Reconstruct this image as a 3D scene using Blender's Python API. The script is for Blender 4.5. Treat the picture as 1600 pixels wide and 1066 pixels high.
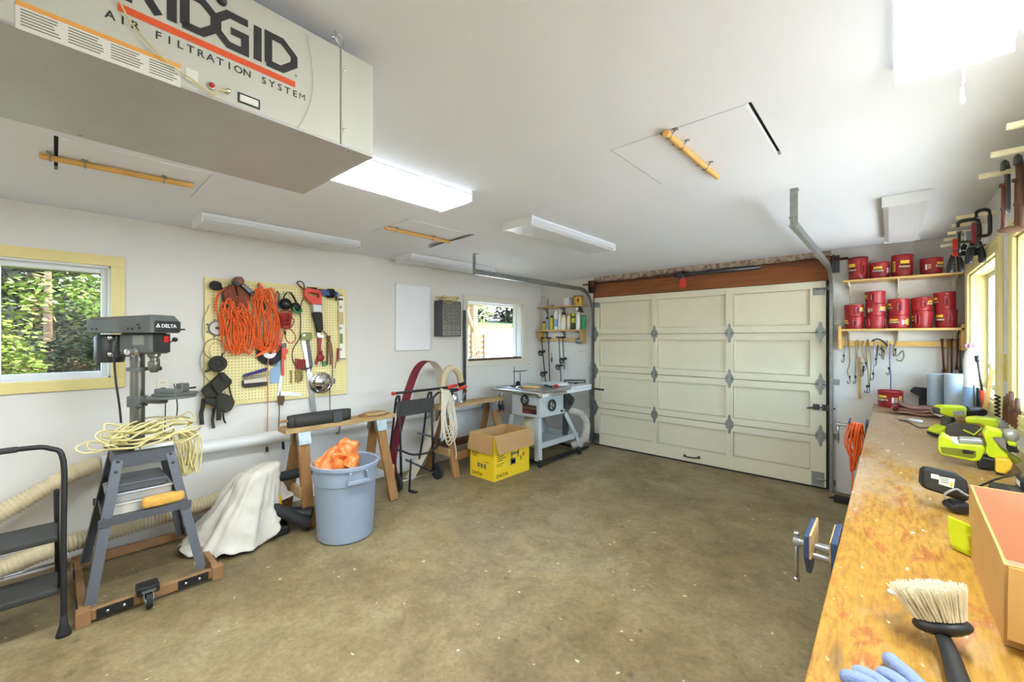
import bpy, math, random
from mathutils import Vector, Matrix, noise as mnoise
random.seed(7)
for o in list(bpy.data.objects): bpy.data.objects.remove(o)
scn = bpy.context.scene
COL = scn.collection
# ---------------------------------------------------------------- camera, sky, sun, exposure
PXF, PXC, PYC, CAMZ = 649.0, 800.0, 529.0, 1.54          # focal length and horizon in pixels of the 1600x1066 frame
YAW = math.atan(590 / 649.0)
cd = bpy.data.cameras.new('camera'); cam = bpy.data.objects.new('camera', cd); COL.objects.link(cam)
cam.location = (0, 0, CAMZ); cam.rotation_euler = (math.pi / 2, 0, YAW)
cd.sensor_width = 36; cd.lens = 36 * PXF / 1600; cd.shift_y = (PYC - 533) / 1600; cd.clip_start = .02; cd.clip_end = 200
scn.camera = cam
wd = bpy.data.worlds.new('sky'); scn.world = wd; wd.use_nodes = True
wn = wd.node_tree; wn.nodes.clear()
sky = wn.nodes.new('ShaderNodeTexSky'); sky.sky_type = 'NISHITA'; sky.sun_disc = False
sky.sun_elevation = math.radians(50); sky.sun_rotation = math.radians(10); sky.air_density = 1; sky.dust_density = 2
bg = wn.nodes.new('ShaderNodeBackground'); bg.inputs[1].default_value = 2.0
wo = wn.nodes.new('ShaderNodeOutputWorld')
wn.links.new(sky.outputs[0], bg.inputs[0]); wn.links.new(bg.outputs[0], wo.inputs[0])
sl = bpy.data.lights.new('sun', 'SUN'); sl.energy = 1.5; sl.angle = .02; sl.color = (1, .95, .85)
so = bpy.data.objects.new('sun', sl); COL.objects.link(so); so.location = (0, 8, 12)
so.rotation_euler = Vector((-.12, -.6, -.8)).to_track_quat('-Z', 'Y').to_euler()
vs = scn.view_settings
vs.view_transform = 'Standard'; vs.look = 'None'; vs.gamma = 1; vs.use_curve_mapping = False; vs.exposure = 1.35
LAMP = 22.0                                                # emission of a lit fluorescent lens

# ---------------------------------------------------------------- room planes and pixel-to-plane measuring
XL, XR, YB, YF, ZC = -4.17, .48, 5.285, -2.2, 2.43
_c, _s = math.cos(YAW), math.sin(YAW)
def ray(px, py):
    l = (px - PXC) / PXF
    return Vector((l * _c - _s, l * _s + _c, (PYC - py) / PXF))
def oz(px, py, z=0.0):
    r = ray(px, py); t = (z - CAMZ) / r.z; return Vector((r.x * t, r.y * t, z))
def ox(px, py, x=XL):
    r = ray(px, py); t = x / r.x; return Vector((x, r.y * t, CAMZ + r.z * t))
def oy(px, py, y=YB):
    r = ray(px, py); t = y / r.y; return Vector((r.x * t, y, CAMZ + r.z * t))
def onp(px, py, P, N):
    r = ray(px, py); C = Vector((0, 0, CAMZ)); t = (P - C).dot(N) / r.dot(N); return C + r * t
def lw(px, py, off=.01): return ox(px, py, XL + off)
def bw(px, py, off=.01): return oy(px, py, YB - off)

# ---------------------------------------------------------------- materials
MATS = {}
def mk(name, col, rough=.5, metal=0., var=0., sc=6., col2=None, bump=0., bsc=60., spec=.5, emit=0., alpha=1., trans=0., detail=4., stretch=None, sss=0., coat=0.):
    m = bpy.data.materials.new(name); m.use_nodes = True; nt = m.node_tree; b = nt.nodes['Principled BSDF']
    b.inputs['Base Color'].default_value = (*col, 1); b.inputs['Roughness'].default_value = rough; b.inputs['Metallic'].default_value = metal
    b.inputs['Specular IOR Level'].default_value = spec; b.inputs['Alpha'].default_value = alpha; b.inputs['Transmission Weight'].default_value = trans
    b.inputs['Coat Weight'].default_value = coat
    if sss: b.inputs['Subsurface Weight'].default_value = sss; b.inputs['Subsurface Radius'].default_value = (.02, .015, .01)
    if emit: b.inputs['Emission Color'].default_value = (*col, 1); b.inputs['Emission Strength'].default_value = emit
    if var or bump:
        tc = nt.nodes.new('ShaderNodeTexCoord'); mp = nt.nodes.new('ShaderNodeMapping'); nt.links.new(tc.outputs['Object'], mp.inputs[0])
        if stretch: mp.inputs['Scale'].default_value = stretch
    if var:
        n = nt.nodes.new('ShaderNodeTexNoise'); n.inputs['Scale'].default_value = sc; n.inputs['Detail'].default_value = detail; n.inputs['Roughness'].default_value = .65
        nt.links.new(mp.outputs[0], n.inputs['Vector'])
        rp = nt.nodes.new('ShaderNodeValToRGB'); nt.links.new(n.outputs['Fac'], rp.inputs[0])
        c2 = col2 or tuple(c * (1 - var) for c in col); rp.color_ramp.elements[0].position = .32; rp.color_ramp.elements[1].position = .62
        rp.color_ramp.elements[0].color = (*c2, 1); rp.color_ramp.elements[1].color = (*col, 1)
        nt.links.new(rp.outputs[0], b.inputs['Base Color'])
        if emit: nt.links.new(rp.outputs[0], b.inputs['Emission Color'])
    if bump:
        n2 = nt.nodes.new('ShaderNodeTexNoise'); n2.inputs['Scale'].default_value = bsc; n2.inputs['Detail'].default_value = 3
        nt.links.new(mp.outputs[0], n2.inputs['Vector']); bp = nt.nodes.new('ShaderNodeBump'); bp.inputs['Strength'].default_value = bump; bp.inputs['Distance'].default_value = .01
        nt.links.new(n2.outputs['Fac'], bp.inputs['Height']); nt.links.new(bp.outputs[0], b.inputs['Normal'])
    MATS[name] = m; return m
def s(r, g, b):                                           # sRGB 0-255 to linear
    f = lambda c: (c / 12.92 if c <= .04045 else ((c + .055) / 1.055) ** 2.4)
    return tuple(f(c / 255) for c in (r, g, b))

def floor_mat():
    m = mk('concrete', (.2, .2, .2), .62); nt = m.node_tree; b = nt.nodes['Principled BSDF']; L = nt.links.new
    tc = nt.nodes.new('ShaderNodeTexCoord')
    def noise(sc, det, ro=.6, dist=0):
        n = nt.nodes.new('ShaderNodeTexNoise'); n.inputs['Scale'].default_value = sc; n.inputs['Detail'].default_value = det; n.inputs['Roughness'].default_value = ro; n.inputs['Distortion'].default_value = dist
        L(tc.outputs['Object'], n.inputs['Vector']); return n.outputs['Fac']
    def ramp(f, stops):
        r = nt.nodes.new('ShaderNodeValToRGB'); L(f, r.inputs[0]); e = r.color_ramp.elements
        e[0].position, e[0].color = stops[0][0], (*stops[0][1], 1); e[1].position, e[1].color = stops[-1][0], (*stops[-1][1], 1)
        for p, c in stops[1:-1]: x = e.new(p); x.color = (*c, 1)
        return r.outputs[0]
    def mix(f, a, c, mode='MIX'):
        x = nt.nodes.new('ShaderNodeMix'); x.data_type = 'RGBA'; x.blend_type = mode
        if isinstance(f, float): x.inputs[0].default_value = f
        else: L(f, x.inputs[0])
        for k, v in ((6, a), (7, c)):
            if isinstance(v, tuple): x.inputs[k].default_value = (*v, 1)
            else: L(v, x.inputs[k])
        return x.outputs[2]
    base = ramp(noise(.9, 5, .62, .6), [(.3, s(122, 106, 74)), (.5, s(148, 131, 95)), (.72, s(162, 148, 116))])
    grain = ramp(noise(38, 4, .7), [(.3, (.72, .72, .72)), (.7, (1.12, 1.12, 1.12))])
    c = mix(1., base, grain, 'MULTIPLY')
    mott = ramp(noise(6, 6, .7, .3), [(.38, (.78, .76, .70)), (.6, (1.04, 1.04, 1.04))]); c = mix(1., c, mott, 'MULTIPLY')
    sand = ramp(noise(1.3, 6, .7, 1.), [(.55, (0, 0, 0)), (.75, (.45, .45, .45))]); c = mix(sand, c, s(176, 152, 96))
    spots = ramp(noise(11, 2, .5), [(.70, (0, 0, 0)), (.76, (.6, .6, .6))]); c = mix(spots, c, s(84, 72, 52))
    specks = ramp(noise(27, 1, .4), [(.775, (0, 0, 0)), (.8, (.7, .7, .7))]); c = mix(specks, c, s(225, 215, 195))
    L(c, b.inputs['Base Color'])
    rr = ramp(noise(2, 4), [(.3, (.42, .42, .42)), (.7, (.7, .7, .7))]); L(rr, b.inputs['Roughness'])
    bp = nt.nodes.new('ShaderNodeBump'); bp.inputs['Strength'].default_value = .12; bp.inputs['Distance'].default_value = .01; L(noise(50, 4), bp.inputs['Height']); L(bp.outputs[0], b.inputs['Normal'])
    return m
def bench_mat():
    m = mk('worn_plywood', (.5, .4, .2), .5); nt = m.node_tree; b = nt.nodes['Principled BSDF']; L = nt.links.new
    tc = nt.nodes.new('ShaderNodeTexCoord'); mp = nt.nodes.new('ShaderNodeMapping'); mp.inputs['Scale'].default_value = (2.2, .9, 2); L(tc.outputs['Object'], mp.inputs[0])
    def noise(sc, det, vec=mp.outputs[0], dist=0):
        n = nt.nodes.new('ShaderNodeTexNoise'); n.inputs['Scale'].default_value = sc; n.inputs['Detail'].default_value = det; n.inputs['Roughness'].default_value = .7; n.inputs['Distortion'].default_value = dist
        L(vec, n.inputs['Vector']); return n.outputs['Fac']
    def ramp(f, stops):
        r = nt.nodes.new('ShaderNodeValToRGB'); L(f, r.inputs[0]); e = r.color_ramp.elements
        e[0].position, e[0].color = stops[0][0], (*stops[0][1], 1); e[1].position, e[1].color = stops[-1][0], (*stops[-1][1], 1)
        for p, c in stops[1:-1]: x = e.new(p); x.color = (*c, 1)
        return r.outputs[0]
    c = ramp(noise(4.5, 8, dist=.8), [(.30, s(116, 94, 58)), (.42, s(158, 112, 34)), (.52, s(174, 132, 50)), (.6, s(158, 88, 32)), (.72, s(196, 168, 106))])
    m2 = nt.nodes.new('ShaderNodeMapping'); m2.inputs['Scale'].default_value = (18, 2.2, 2); L(tc.outputs['Object'], m2.inputs[0])
    g = ramp(noise(5, 5, m2.outputs[0]), [(.32, (.62, .58, .5)), (.55, (1.05, 1.05, 1.05))])
    x = nt.nodes.new('ShaderNodeMix'); x.data_type = 'RGBA'; x.blend_type = 'MULTIPLY'; x.inputs[0].default_value = .8; L(c, x.inputs[6]); L(g, x.inputs[7])
    sx = nt.nodes.new('ShaderNodeSeparateXYZ'); L(tc.outputs['Object'], sx.inputs[0])           # the far half is worn grey
    mr = nt.nodes.new('ShaderNodeMapRange'); mr.inputs[1].default_value = -1.2; mr.inputs[2].default_value = .9; mr.inputs[3].default_value = -.1; mr.inputs[4].default_value = .24; L(sx.outputs['Y'], mr.inputs[0])
    ad = nt.nodes.new('ShaderNodeMath'); L(noise(2.2, 6), ad.inputs[0]); L(mr.outputs[0], ad.inputs[1])
    gr = ramp(ad.outputs[0], [(.5, (0, 0, 0)), (.7, (.68, .68, .68))])
    y = nt.nodes.new('ShaderNodeMix'); y.data_type = 'RGBA'; L(gr, y.inputs[0]); L(x.outputs[2], y.inputs[6]); y.inputs[7].default_value = (*s(178, 158, 134), 1)
    sp = ramp(noise(16, 2), [(.69, (0, 0, 0)), (.73, (.85, .85, .85))])
    z = nt.nodes.new('ShaderNodeMix'); z.data_type = 'RGBA'; L(sp, z.inputs[0]); L(y.outputs[2], z.inputs[6]); z.inputs[7].default_value = (*s(238, 224, 190), 1)
    L(z.outputs[2], b.inputs['Base Color'])
    bp = nt.nodes.new('ShaderNodeBump'); bp.inputs['Strength'].default_value = .2; bp.inputs['Distance'].default_value = .01; L(noise(20, 4), bp.inputs['Height']); L(bp.outputs[0], b.inputs['Normal'])
    return m
def peg_mat():                                            # pale yellow board; the drilled holes are too small and many to model singly
    m = mk('pegboard_yellow', s(240, 226, 164), .55); nt = m.node_tree; b = nt.nodes['Principled BSDF']; L = nt.links.new
    tc = nt.nodes.new('ShaderNodeTexCoord'); sp = nt.nodes.new('ShaderNodeSeparateXYZ'); L(tc.outputs['Object'], sp.inputs[0])
    def mth(op, a, v=None):
        n = nt.nodes.new('ShaderNodeMath'); n.operation = op
        for k, q in ((0, a), (1, v)):
            if q is None: continue
            if isinstance(q, (int, float)): n.inputs[k].default_value = q
            else: L(q, n.inputs[k])
        return n.outputs[0]
    def cell(q): return mth('SUBTRACT', mth('FRACT', mth('DIVIDE', q, .0254)), .5)
    a, c = cell(sp.outputs['Y']), cell(sp.outputs['Z'])
    d = mth('SQRT', mth('ADD', mth('MULTIPLY', a, a), mth('MULTIPLY', c, c)))
    hole = mth('LESS_THAN', d, .15)
    x = nt.nodes.new('ShaderNodeMix'); x.data_type = 'RGBA'; L(hole, x.inputs[0]); x.inputs[6].default_value = (*s(240, 226, 164), 1); x.inputs[7].default_value = (*s(92, 78, 48), 1)
    L(x.outputs[2], b.inputs['Base Color']); return m

mk('wall_paint', s(226, 222, 216), .75, var=.03, sc=1.5, bump=.05, bsc=90)
mk('ceiling_paint', s(232, 234, 241), .8, var=.02, sc=1.2, bump=.04, bsc=120)
floor_mat(); bench_mat(); peg_mat()
mk('trim_yellow', s(232, 217, 150), .45, var=.06, sc=4)
mk('trim_cream', s(226, 221, 204), .5)
mk('vinyl_white', s(226, 228, 228), .4)
mk('door_cream', s(228, 221, 194), .5, var=.06, sc=1.2, bump=.03, bsc=200)
mk('beam_wood', s(150, 88, 48), .75, var=.35, sc=5, stretch=(.6, 5, 5), bump=.3, bsc=25)
mk('old_plaster', s(206, 190, 168), .9, var=.35, sc=22, col2=s(120, 80, 56))
mk('galv', s(160, 164, 160), .42, .85, var=.25, sc=18)
mk('steel', s(190, 190, 190), .28, .95, var=.12, sc=14)
mk('chrome', s(225, 225, 225), .14, 1)
mk('darksteel', s(92, 92, 94), .4, .8, var=.2, sc=12)
mk('black', s(30, 30, 31), .5, var=.2, sc=9)
mk('rubber', s(38, 38, 39), .8, bump=.2, bsc=90)
mk('black_gloss', s(24, 25, 26), .28)
mk('black_dusty', s(58, 57, 54), .7, var=.35, sc=7)
mk('fixture_white', s(235, 236, 238), .4)
mk('lens_off', s(214, 216, 220), .35)
mk('lens_on', (.86, .95, 1.), .5, emit=LAMP); mk('lens_side', (.86, .95, 1.), .5, emit=LAMP * .1)
mk('filter_beige', s(205, 205, 193), .45, var=.03, sc=3)
mk('filter_bottom', s(190, 190, 190), .35, .35, var=.08, sc=3)
mk('logo_black', s(52, 52, 53), .5); mk('logo_orange', s(232, 92, 40), .5); mk('sticker_white', s(232, 230, 222), .5)
mk('red_plastic', s(198, 34, 34), .35); mk('orange_label', s(240, 170, 80), .5)
mk('wood_light', s(226, 178, 98), .5, var=.18, sc=6, stretch=(6, 1, 6))
mk('wood_shelf', s(216, 176, 108), .5, var=.2, sc=6, stretch=(1, 8, 8))
mk('wood_rod', s(226, 172, 92), .45, var=.15, sc=10)
mk('wood_brown', s(164, 118, 68), .7, var=.35, sc=5, stretch=(4, 4, .9), bump=.25, bsc=30)
mk('wood_plank', s(196, 160, 108), .7, var=.35, sc=5, stretch=(5, .8, 5), bump=.2, bsc=30)
mk('wood_dark', s(112, 78, 56), .7, var=.4, sc=5)
mk('column_steel', s(138, 138, 134), .3, .9, var=.2, sc=5)
mk('dolly_wood', s(158, 116, 76), .7, var=.25, sc=8)
mk('pvc', s(230, 228, 224), .35, var=.05, sc=3)
mk('hose_beige', s(214, 198, 160), .4, var=.2, sc=5)
mk('hose_grey', s(196, 190, 178), .45, var=.12, sc=6)
mk('stand_grey', s(96, 98, 104), .45, .3, var=.12, sc=8)
mk('press_grey', s(98, 100, 96), .5, var=.2, sc=6)
mk('press_face', s(46, 47, 46), .45)
mk('saw_grey', s(196, 200, 198), .45, var=.08, sc=5)
mk('rope_yellow', s(232, 216, 152), .75, var=.15, sc=40)
mk('rope_white', s(226, 218, 196), .75, var=.12, sc=30)
mk('sponge', s(230, 176, 84), .9, var=.2, sc=30, bump=.5, bsc=70)
mk('canvas', s(208, 201, 188), .85, var=.1, sc=4, bump=.15, bsc=120)
mk('machine_yellow', s(220, 170, 40), .5)
mk('can_grey', s(150, 162, 178), .5, var=.08, sc=4)
mk('bag_orange', s(246, 138, 70), .32, var=.12, sc=5, sss=.1)
mk('maroon', s(128, 34, 50), .85, var=.12, sc=20); mk('belt_back', s(214, 204, 184), .8)
mk('carton', s(190, 148, 96), .8, var=.08, sc=4); mk('carton_light', s(200, 154, 84), .8, var=.08, sc=4); mk('carton_inside', s(212, 160, 124), .8, var=.06, sc=4)
mk('carton_yellow', s(246, 208, 36), .6)
mk('ink', s(58, 52, 30), .7); mk('ink_grey', s(120, 118, 92), .7)
mk('cord_orange', s(246, 104, 34), .45, var=.12, sc=30)
mk('cord_red', s(170, 44, 44), .5); mk('cord_salmon', s(214, 118, 92), .5); mk('cord_brown', s(136, 62, 34), .5, var=.25, sc=40)
mk('cord_black', s(34, 33, 33), .5); mk('cord_grey', s(150, 148, 140), .6)
mk('tool_red', s(220, 62, 40), .4, var=.1, sc=9); mk('tool_darkred', s(150, 36, 38), .45); mk('tool_blue', s(44, 74, 140), .4); mk('tool_lightblue', s(140, 172, 206), .45)
mk('tool_green', s(128, 134, 62), .5); mk('tool_orange', s(214, 76, 40), .4); mk('purple', s(70, 50, 130), .4)
mk('level_white', s(236, 232, 214), .4); mk('level_window', s(196, 170, 96), .3)
mk('fabric_black', s(62, 60, 54), .9, var=.3, sc=12, bump=.4, bsc=50)
mk('coffee_red', s(162, 36, 40), .38, var=.06, sc=6); mk('coffee_dark', s(92, 24, 28), .5); mk('label_yellow', s(244, 200, 60), .5); mk('label_cream', s(244, 232, 190), .5)
mk('lime', s(206, 224, 34), .4, var=.05, sc=10); mk('lime_dark', s(124, 128, 28), .5)
mk('grip_grey', s(82, 78, 66), .7, var=.15, sc=20); mk('tool_silver', s(178, 180, 182), .35, .4)
mk('leather', s(150, 106, 88), .75, var=.25, sc=9, bump=.3, bsc=60); mk('leather_in', s(206, 170, 140), .8)
mk('blue_grey', s(178, 194, 206), .4); mk('shell_white', s(238, 232, 218), .5)
mk('bristle', s(244, 232, 200), .7, var=.15, sc=40); mk('glove_blue', s(128, 144, 184), .8, bump=.4, bsc=120); mk('glove_cream', s(244, 226, 160), .8, bump=.3, bsc=120)
mk('vise_blue', s(52, 72, 104), .45, var=.15, sc=8)
mk('bottle_white', s(240, 240, 240), .35); mk('pink', s(232, 160, 196), .6); mk('switch_yellow', s(206, 188, 96), .5)
mk('bungee', s(158, 142, 104), .8, var=.4, sc=70); mk('rust', s(110, 66, 44), .6, .4, var=.3, sc=20)
mk('green_can', s(52, 140, 92), .4); mk('yellow_can', s(206, 208, 50), .4); mk('lilac_can', s(158, 162, 190), .4); mk('dark_green', s(52, 66, 44), .5); mk('bucket_yellow', s(226, 176, 40), .4)
mk('cab_dark', s(74, 76, 80), .5); mk('drawer_clear', s(142, 142, 132), .3, var=.2, sc=60)
mk('plate_ivory', s(232, 226, 208), .4)
mk('soffit_green', s(84, 96, 34), .8); mk('siding_olive', s(120, 118, 72), .8)
mk('grass', s(96, 122, 44), .9, var=.4, sc=3); mk('gravel', s(226, 222, 210), .9, var=.12, sc=30)
mk('bark', s(120, 90, 66), .9, var=.4, sc=8, bump=.5, bsc=20); mk('leaf', s(118, 140, 40), .7, var=.6, sc=5); mk('forest_floor_shaded', s(84, 74, 44), .95, var=.4, sc=2); mk('leaf_dark', s(54, 66, 28), .75, var=.5, sc=1.2)  # dark leaves and forest floor have tree shade put into their colour
mk('timber', s(128, 92, 54), .75, var=.25, sc=6)
mk('attic_dark', s(60, 56, 52), .9)
g = bpy.data.materials.new('glass'); g.use_nodes = True; nt = g.node_tree; nt.nodes.clear()
_o = nt.nodes.new('ShaderNodeOutputMaterial'); _m = nt.nodes.new('ShaderNodeMixShader'); _t = nt.nodes.new('ShaderNodeBsdfTransparent'); _g = nt.nodes.new('ShaderNodeBsdfGlossy'); _f = nt.nodes.new('ShaderNodeFresnel')
_g.inputs['Roughness'].default_value = .02
_b = nt.nodes.new('ShaderNodeNewGeometry'); _q = nt.nodes.new('ShaderNodeMath'); _q.operation = 'MULTIPLY_ADD'; _q.inputs[1].default_value = 1 / 1.45 - 1.45; _q.inputs[2].default_value = 1.45   # same index from both sides of the pane
nt.links.new(_b.outputs['Backfacing'], _q.inputs[0]); nt.links.new(_q.outputs[0], _f.inputs[0])
_t.inputs[0].default_value = (.95, .97, .95, 1)
nt.links.new(_f.outputs[0], _m.inputs[0]); nt.links.new(_t.outputs[0], _m.inputs[1]); nt.links.new(_g.outputs[0], _m.inputs[2]); nt.links.new(_m.outputs[0], _o.inputs[0]); MATS['glass'] = g

# ---------------------------------------------------------------- mesh builder
def cr(pts, k=6, closed=False):                           # Catmull-Rom curve through points
    P = [Vector(p) for p in pts]; n = len(P); out = []
    for i in range(n if closed else n - 1):
        g = (lambda j: P[j % n]) if closed else (lambda j: P[min(max(j, 0), n - 1)])
        a, b, c, d = g(i - 1), g(i), g(i + 1), g(i + 2)
        for q in range(k):
            t = q / k; out.append(.5 * ((2 * b) + (c - a) * t + (2 * a - 5 * b + 4 * c - d) * t * t + (3 * b - a - 3 * c + d) * t ** 3))
    if not closed: out.append(P[-1])
    return out
class MB:
    def __init__(s): s.v = []; s.f = []; s.fm = []; s.cur = 0
    def add(s, vs, fs):
        k = len(s.v); s.v += [Vector(v) for v in vs]; s.f += [tuple(i + k for i in f) for f in fs]; s.fm += [s.cur] * len(fs); return s
    def bb(s, a, b):
        x0, x1 = sorted((a[0], b[0])); y0, y1 = sorted((a[1], b[1])); z0, z1 = sorted((a[2], b[2]))
        return s.add([(x0, y0, z0), (x1, y0, z0), (x1, y1, z0), (x0, y1, z0), (x0, y0, z1), (x1, y0, z1), (x1, y1, z1), (x0, y1, z1)],
                     [(0, 3, 2, 1), (4, 5, 6, 7), (0, 1, 5, 4), (1, 2, 6, 5), (2, 3, 7, 6), (3, 0, 4, 7)])
    def box(s, c, sz, R=None):                             # centre, size, rotation matrix
        m = MB().bb([-q / 2 for q in sz], [q / 2 for q in sz]); c = Vector(c)
        return s.add([c + (R @ v if R else v) for v in m.v], m.f)
    def bar(s, a, b, w, h, up=(0, 0, 1)):                  # square bar from a to b: w across, h along up
        a, b = Vector(a), Vector(b); d = (b - a).normalized(); x = d.cross(Vector(up))
        if x.length < 1e-4: x = d.cross(Vector((1, 0, 0)))
        x.normalize(); y = x.cross(d).normalized(); x, y = x * w / 2, y * h / 2
        return s.add([a - x - y, a + x - y, a + x + y, a - x + y, b - x - y, b + x - y, b + x + y, b - x + y],
                     [(0, 1, 2, 3), (7, 6, 5, 4), (0, 4, 5, 1), (1, 5, 6, 2), (2, 6, 7, 3), (3, 7, 4, 0)])
    def loft(s, rings, cap=True, closed=False):
        n = len(rings[0]); vs = [v for r in rings for v in r]; fs = []; m = len(rings)
        for i in range(m if closed else m - 1):
            for j in range(n):
                a, b = i * n + j, i * n + (j + 1) % n; c, d = ((i + 1) % m) * n + (j + 1) % n, ((i + 1) % m) * n + j; fs.append((a, b, c, d))
        if cap and not closed: fs += [tuple(range(n))[::-1], tuple((m - 1) * n + j for j in range(n))]
        return s.add(vs, fs)
    def tube(s, pts, r, n=8, closed=False, flat=1.):
        P = [Vector(p) for p in pts]; m = len(P); rr = r if isinstance(r, (list, tuple)) else [r] * m; rings = []; x = None
        for i in range(m):
            if closed: t = P[(i + 1) % m] - P[i - 1]
            else: t = P[min(i + 1, m - 1)] - P[max(i - 1, 0)]
            if t.length < 1e-9: t = Vector((0, 0, 1))
            t.normalize()
            if x is None: x = t.cross(Vector((0, 0, 1)) if abs(t.z) < .9 else Vector((1, 0, 0)))
            x = x - t * x.dot(t)
            if x.length < 1e-6: x = t.cross(Vector((1, 0, 0)))
            x.normalize(); y = t.cross(x)
            rings.append([P[i] + (x * math.cos(2 * math.pi * j / n) + y * math.sin(2 * math.pi * j / n) * flat) * rr[i] for j in range(n)])
        return s.loft(rings, True, closed)
    def cyl(s, a, b, r0, r1=None, n=16): return s.tube([a, b], [r0, r0 if r1 is None else r1], n)
    def lathe(s, prof, n=24, o=(0, 0, 0), ax=(0, 0, 1), el=1.):  # profile of (radius, height) about an axis
        o = Vector(o); z = Vector(ax).normalized(); x = z.cross(Vector((0, 0, 1)) if abs(z.z) < .9 else Vector((1, 0, 0))).normalized(); y = z.cross(x)
        rings = [[o + z * h + (x * math.cos(2 * math.pi * j / n) * el + y * math.sin(2 * math.pi * j / n)) * max(r, 1e-4) for j in range(n)] for r, h in prof]
        return s.loft(rings, True)
    def tor(s, c, R, r, ax=(0, 0, 1), n=24, k=8, el=1.):
        c = Vector(c); z = Vector(ax).normalized(); x = z.cross(Vector((0, 0, 1)) if abs(z.z) < .9 else Vector((1, 0, 0))).normalized(); y = z.cross(x)
        return s.tube([c + x * R * math.cos(2 * math.pi * j / n) * el + y * R * math.sin(2 * math.pi * j / n) for j in range(n)], r, k, True)
    def sph(s, c, r, n=16, m=10, R=None):
        r = r if isinstance(r, (tuple, list)) else (r, r, r); c = Vector(c); rings = []
        for i in range(1, m):
            a = math.pi * i / m; rings.append([c + (R @ Vector((r[0] * math.sin(a) * math.cos(2 * math.pi * j / n), r[1] * math.sin(a) * math.sin(2 * math.pi * j / n), -r[2] * math.cos(a))) if R else Vector((r[0] * math.sin(a) * math.cos(2 * math.pi * j / n), r[1] * math.sin(a) * math.sin(2 * math.pi * j / n), -r[2] * math.cos(a)))) for j in range(n)])
        return s.loft(rings, True)
    def prism(s, pts, h):                                  # planar outline (3D points) pushed along vector h
        P = [Vector(p) for p in pts]; h = Vector(h); n = len(P); nn = Vector()
        for i in range(n): nn += P[i].cross(P[(i + 1) % n])
        if nn.dot(h) < 0: P.reverse()
        return s.add(P + [p + h for p in P], [tuple(range(n))[::-1], tuple(range(n, 2 * n))] + [(i, (i + 1) % n, n + (i + 1) % n, n + i) for i in range(n)])
    def strip(s, pts, w, th=.002):                         # flat band along points; w = width vector
        P = [Vector(p) for p in pts]; w = Vector(w) / 2; rings = []
        for i, p in enumerate(P):
            t = (P[min(i + 1, len(P) - 1)] - P[max(i - 1, 0)]).normalized(); nn = t.cross(w).normalized() * th / 2
            rings.append([p - w - nn, p + w - nn, p + w + nn, p - w + nn])
        return s.loft(rings, True)
    def xf(s, M): s.v = [M @ v for v in s.v]; return s
    def join(s, o):
        k = len(s.v); s.v += o.v; s.f += [tuple(i + k for i in f) for f in o.f]; s.fm += [m for m in o.fm]; return s
WM = {}
def link(name, me, parent=None):
    o = bpy.data.objects.new(name, me); COL.objects.link(o)
    if parent: o.parent = parent
    return o
def tag(o, label=None, cat=None, group=None, kind=None):
    for k, v in (('label', label), ('category', cat), ('group', group), ('kind', kind)):
        if v: o[k] = v
    return o
def thing(name, label, cat, loc=(0, 0, 0), rz=0., group=None, kind=None):
    o = link(name, None); o.empty_display_size = .05; o.location = loc; o.rotation_euler = (0, 0, rz)
    WM[o] = Matrix.Translation(Vector(loc)) @ Matrix.Rotation(rz, 4, 'Z'); return tag(o, label, cat, group, kind)
def finish(me, mat, smooth, bev, o):
    for m in (mat if isinstance(mat, (list, tuple)) else [mat]): me.materials.append(MATS[m])
    if smooth:
        me.polygons.foreach_set('use_smooth', [True] * len(me.polygons))
        if smooth is not True and hasattr(me, 'set_sharp_from_angle'): me.set_sharp_from_angle(angle=math.radians(smooth))
    if bev:
        b = o.modifiers.new('bevel', 'BEVEL'); b.width = bev; b.segments = 2; b.limit_method = 'ANGLE'; b.angle_limit = math.radians(40)
def part(mb, name, mat, parent, smooth=False, bev=0., local=False, label=None):
    """mesh child of a thing or a part; vertices in world space unless local"""
    me = bpy.data.meshes.new(name); inv = Matrix.Identity(4) if local else WM[parent].inverted()
    me.from_pydata([inv @ v for v in mb.v], [], mb.f); me.polygons.foreach_set('material_index', mb.fm); me.update()
    o = link(name, me, parent); WM[o] = WM[parent]; finish(me, mat, smooth, bev, o)
    if label: o['label'] = label
    return o
def solo(mb, name, mat, label=None, cat=None, group=None, kind=None, smooth=False, bev=0.):
    """top-level thing of one mesh, origin at its base"""
    lo = [min(v[i] for v in mb.v) for i in range(3)]; hi = [max(v[i] for v in mb.v) for i in range(3)]
    org = Vector(((lo[0] + hi[0]) / 2, (lo[1] + hi[1]) / 2, lo[2])); me = bpy.data.meshes.new(name)
    me.from_pydata([v - org for v in mb.v], [], mb.f); me.polygons.foreach_set('material_index', mb.fm); me.update()
    o = link(name, me); o.location = org; WM[o] = Matrix.Translation(org); finish(me, mat, smooth, bev, o); return tag(o, label, cat, group, kind)
def inst(src, parent, M, name=None):                      # copy of a part (and of its own parts) under another transform in the parent's frame
    c = src.copy(); COL.objects.link(c); c.parent = parent; c.matrix_basis = M; WM[c] = WM[parent] @ M
    for ch in list(src.children): d = ch.copy(); COL.objects.link(d); d.parent = c
    return c
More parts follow.
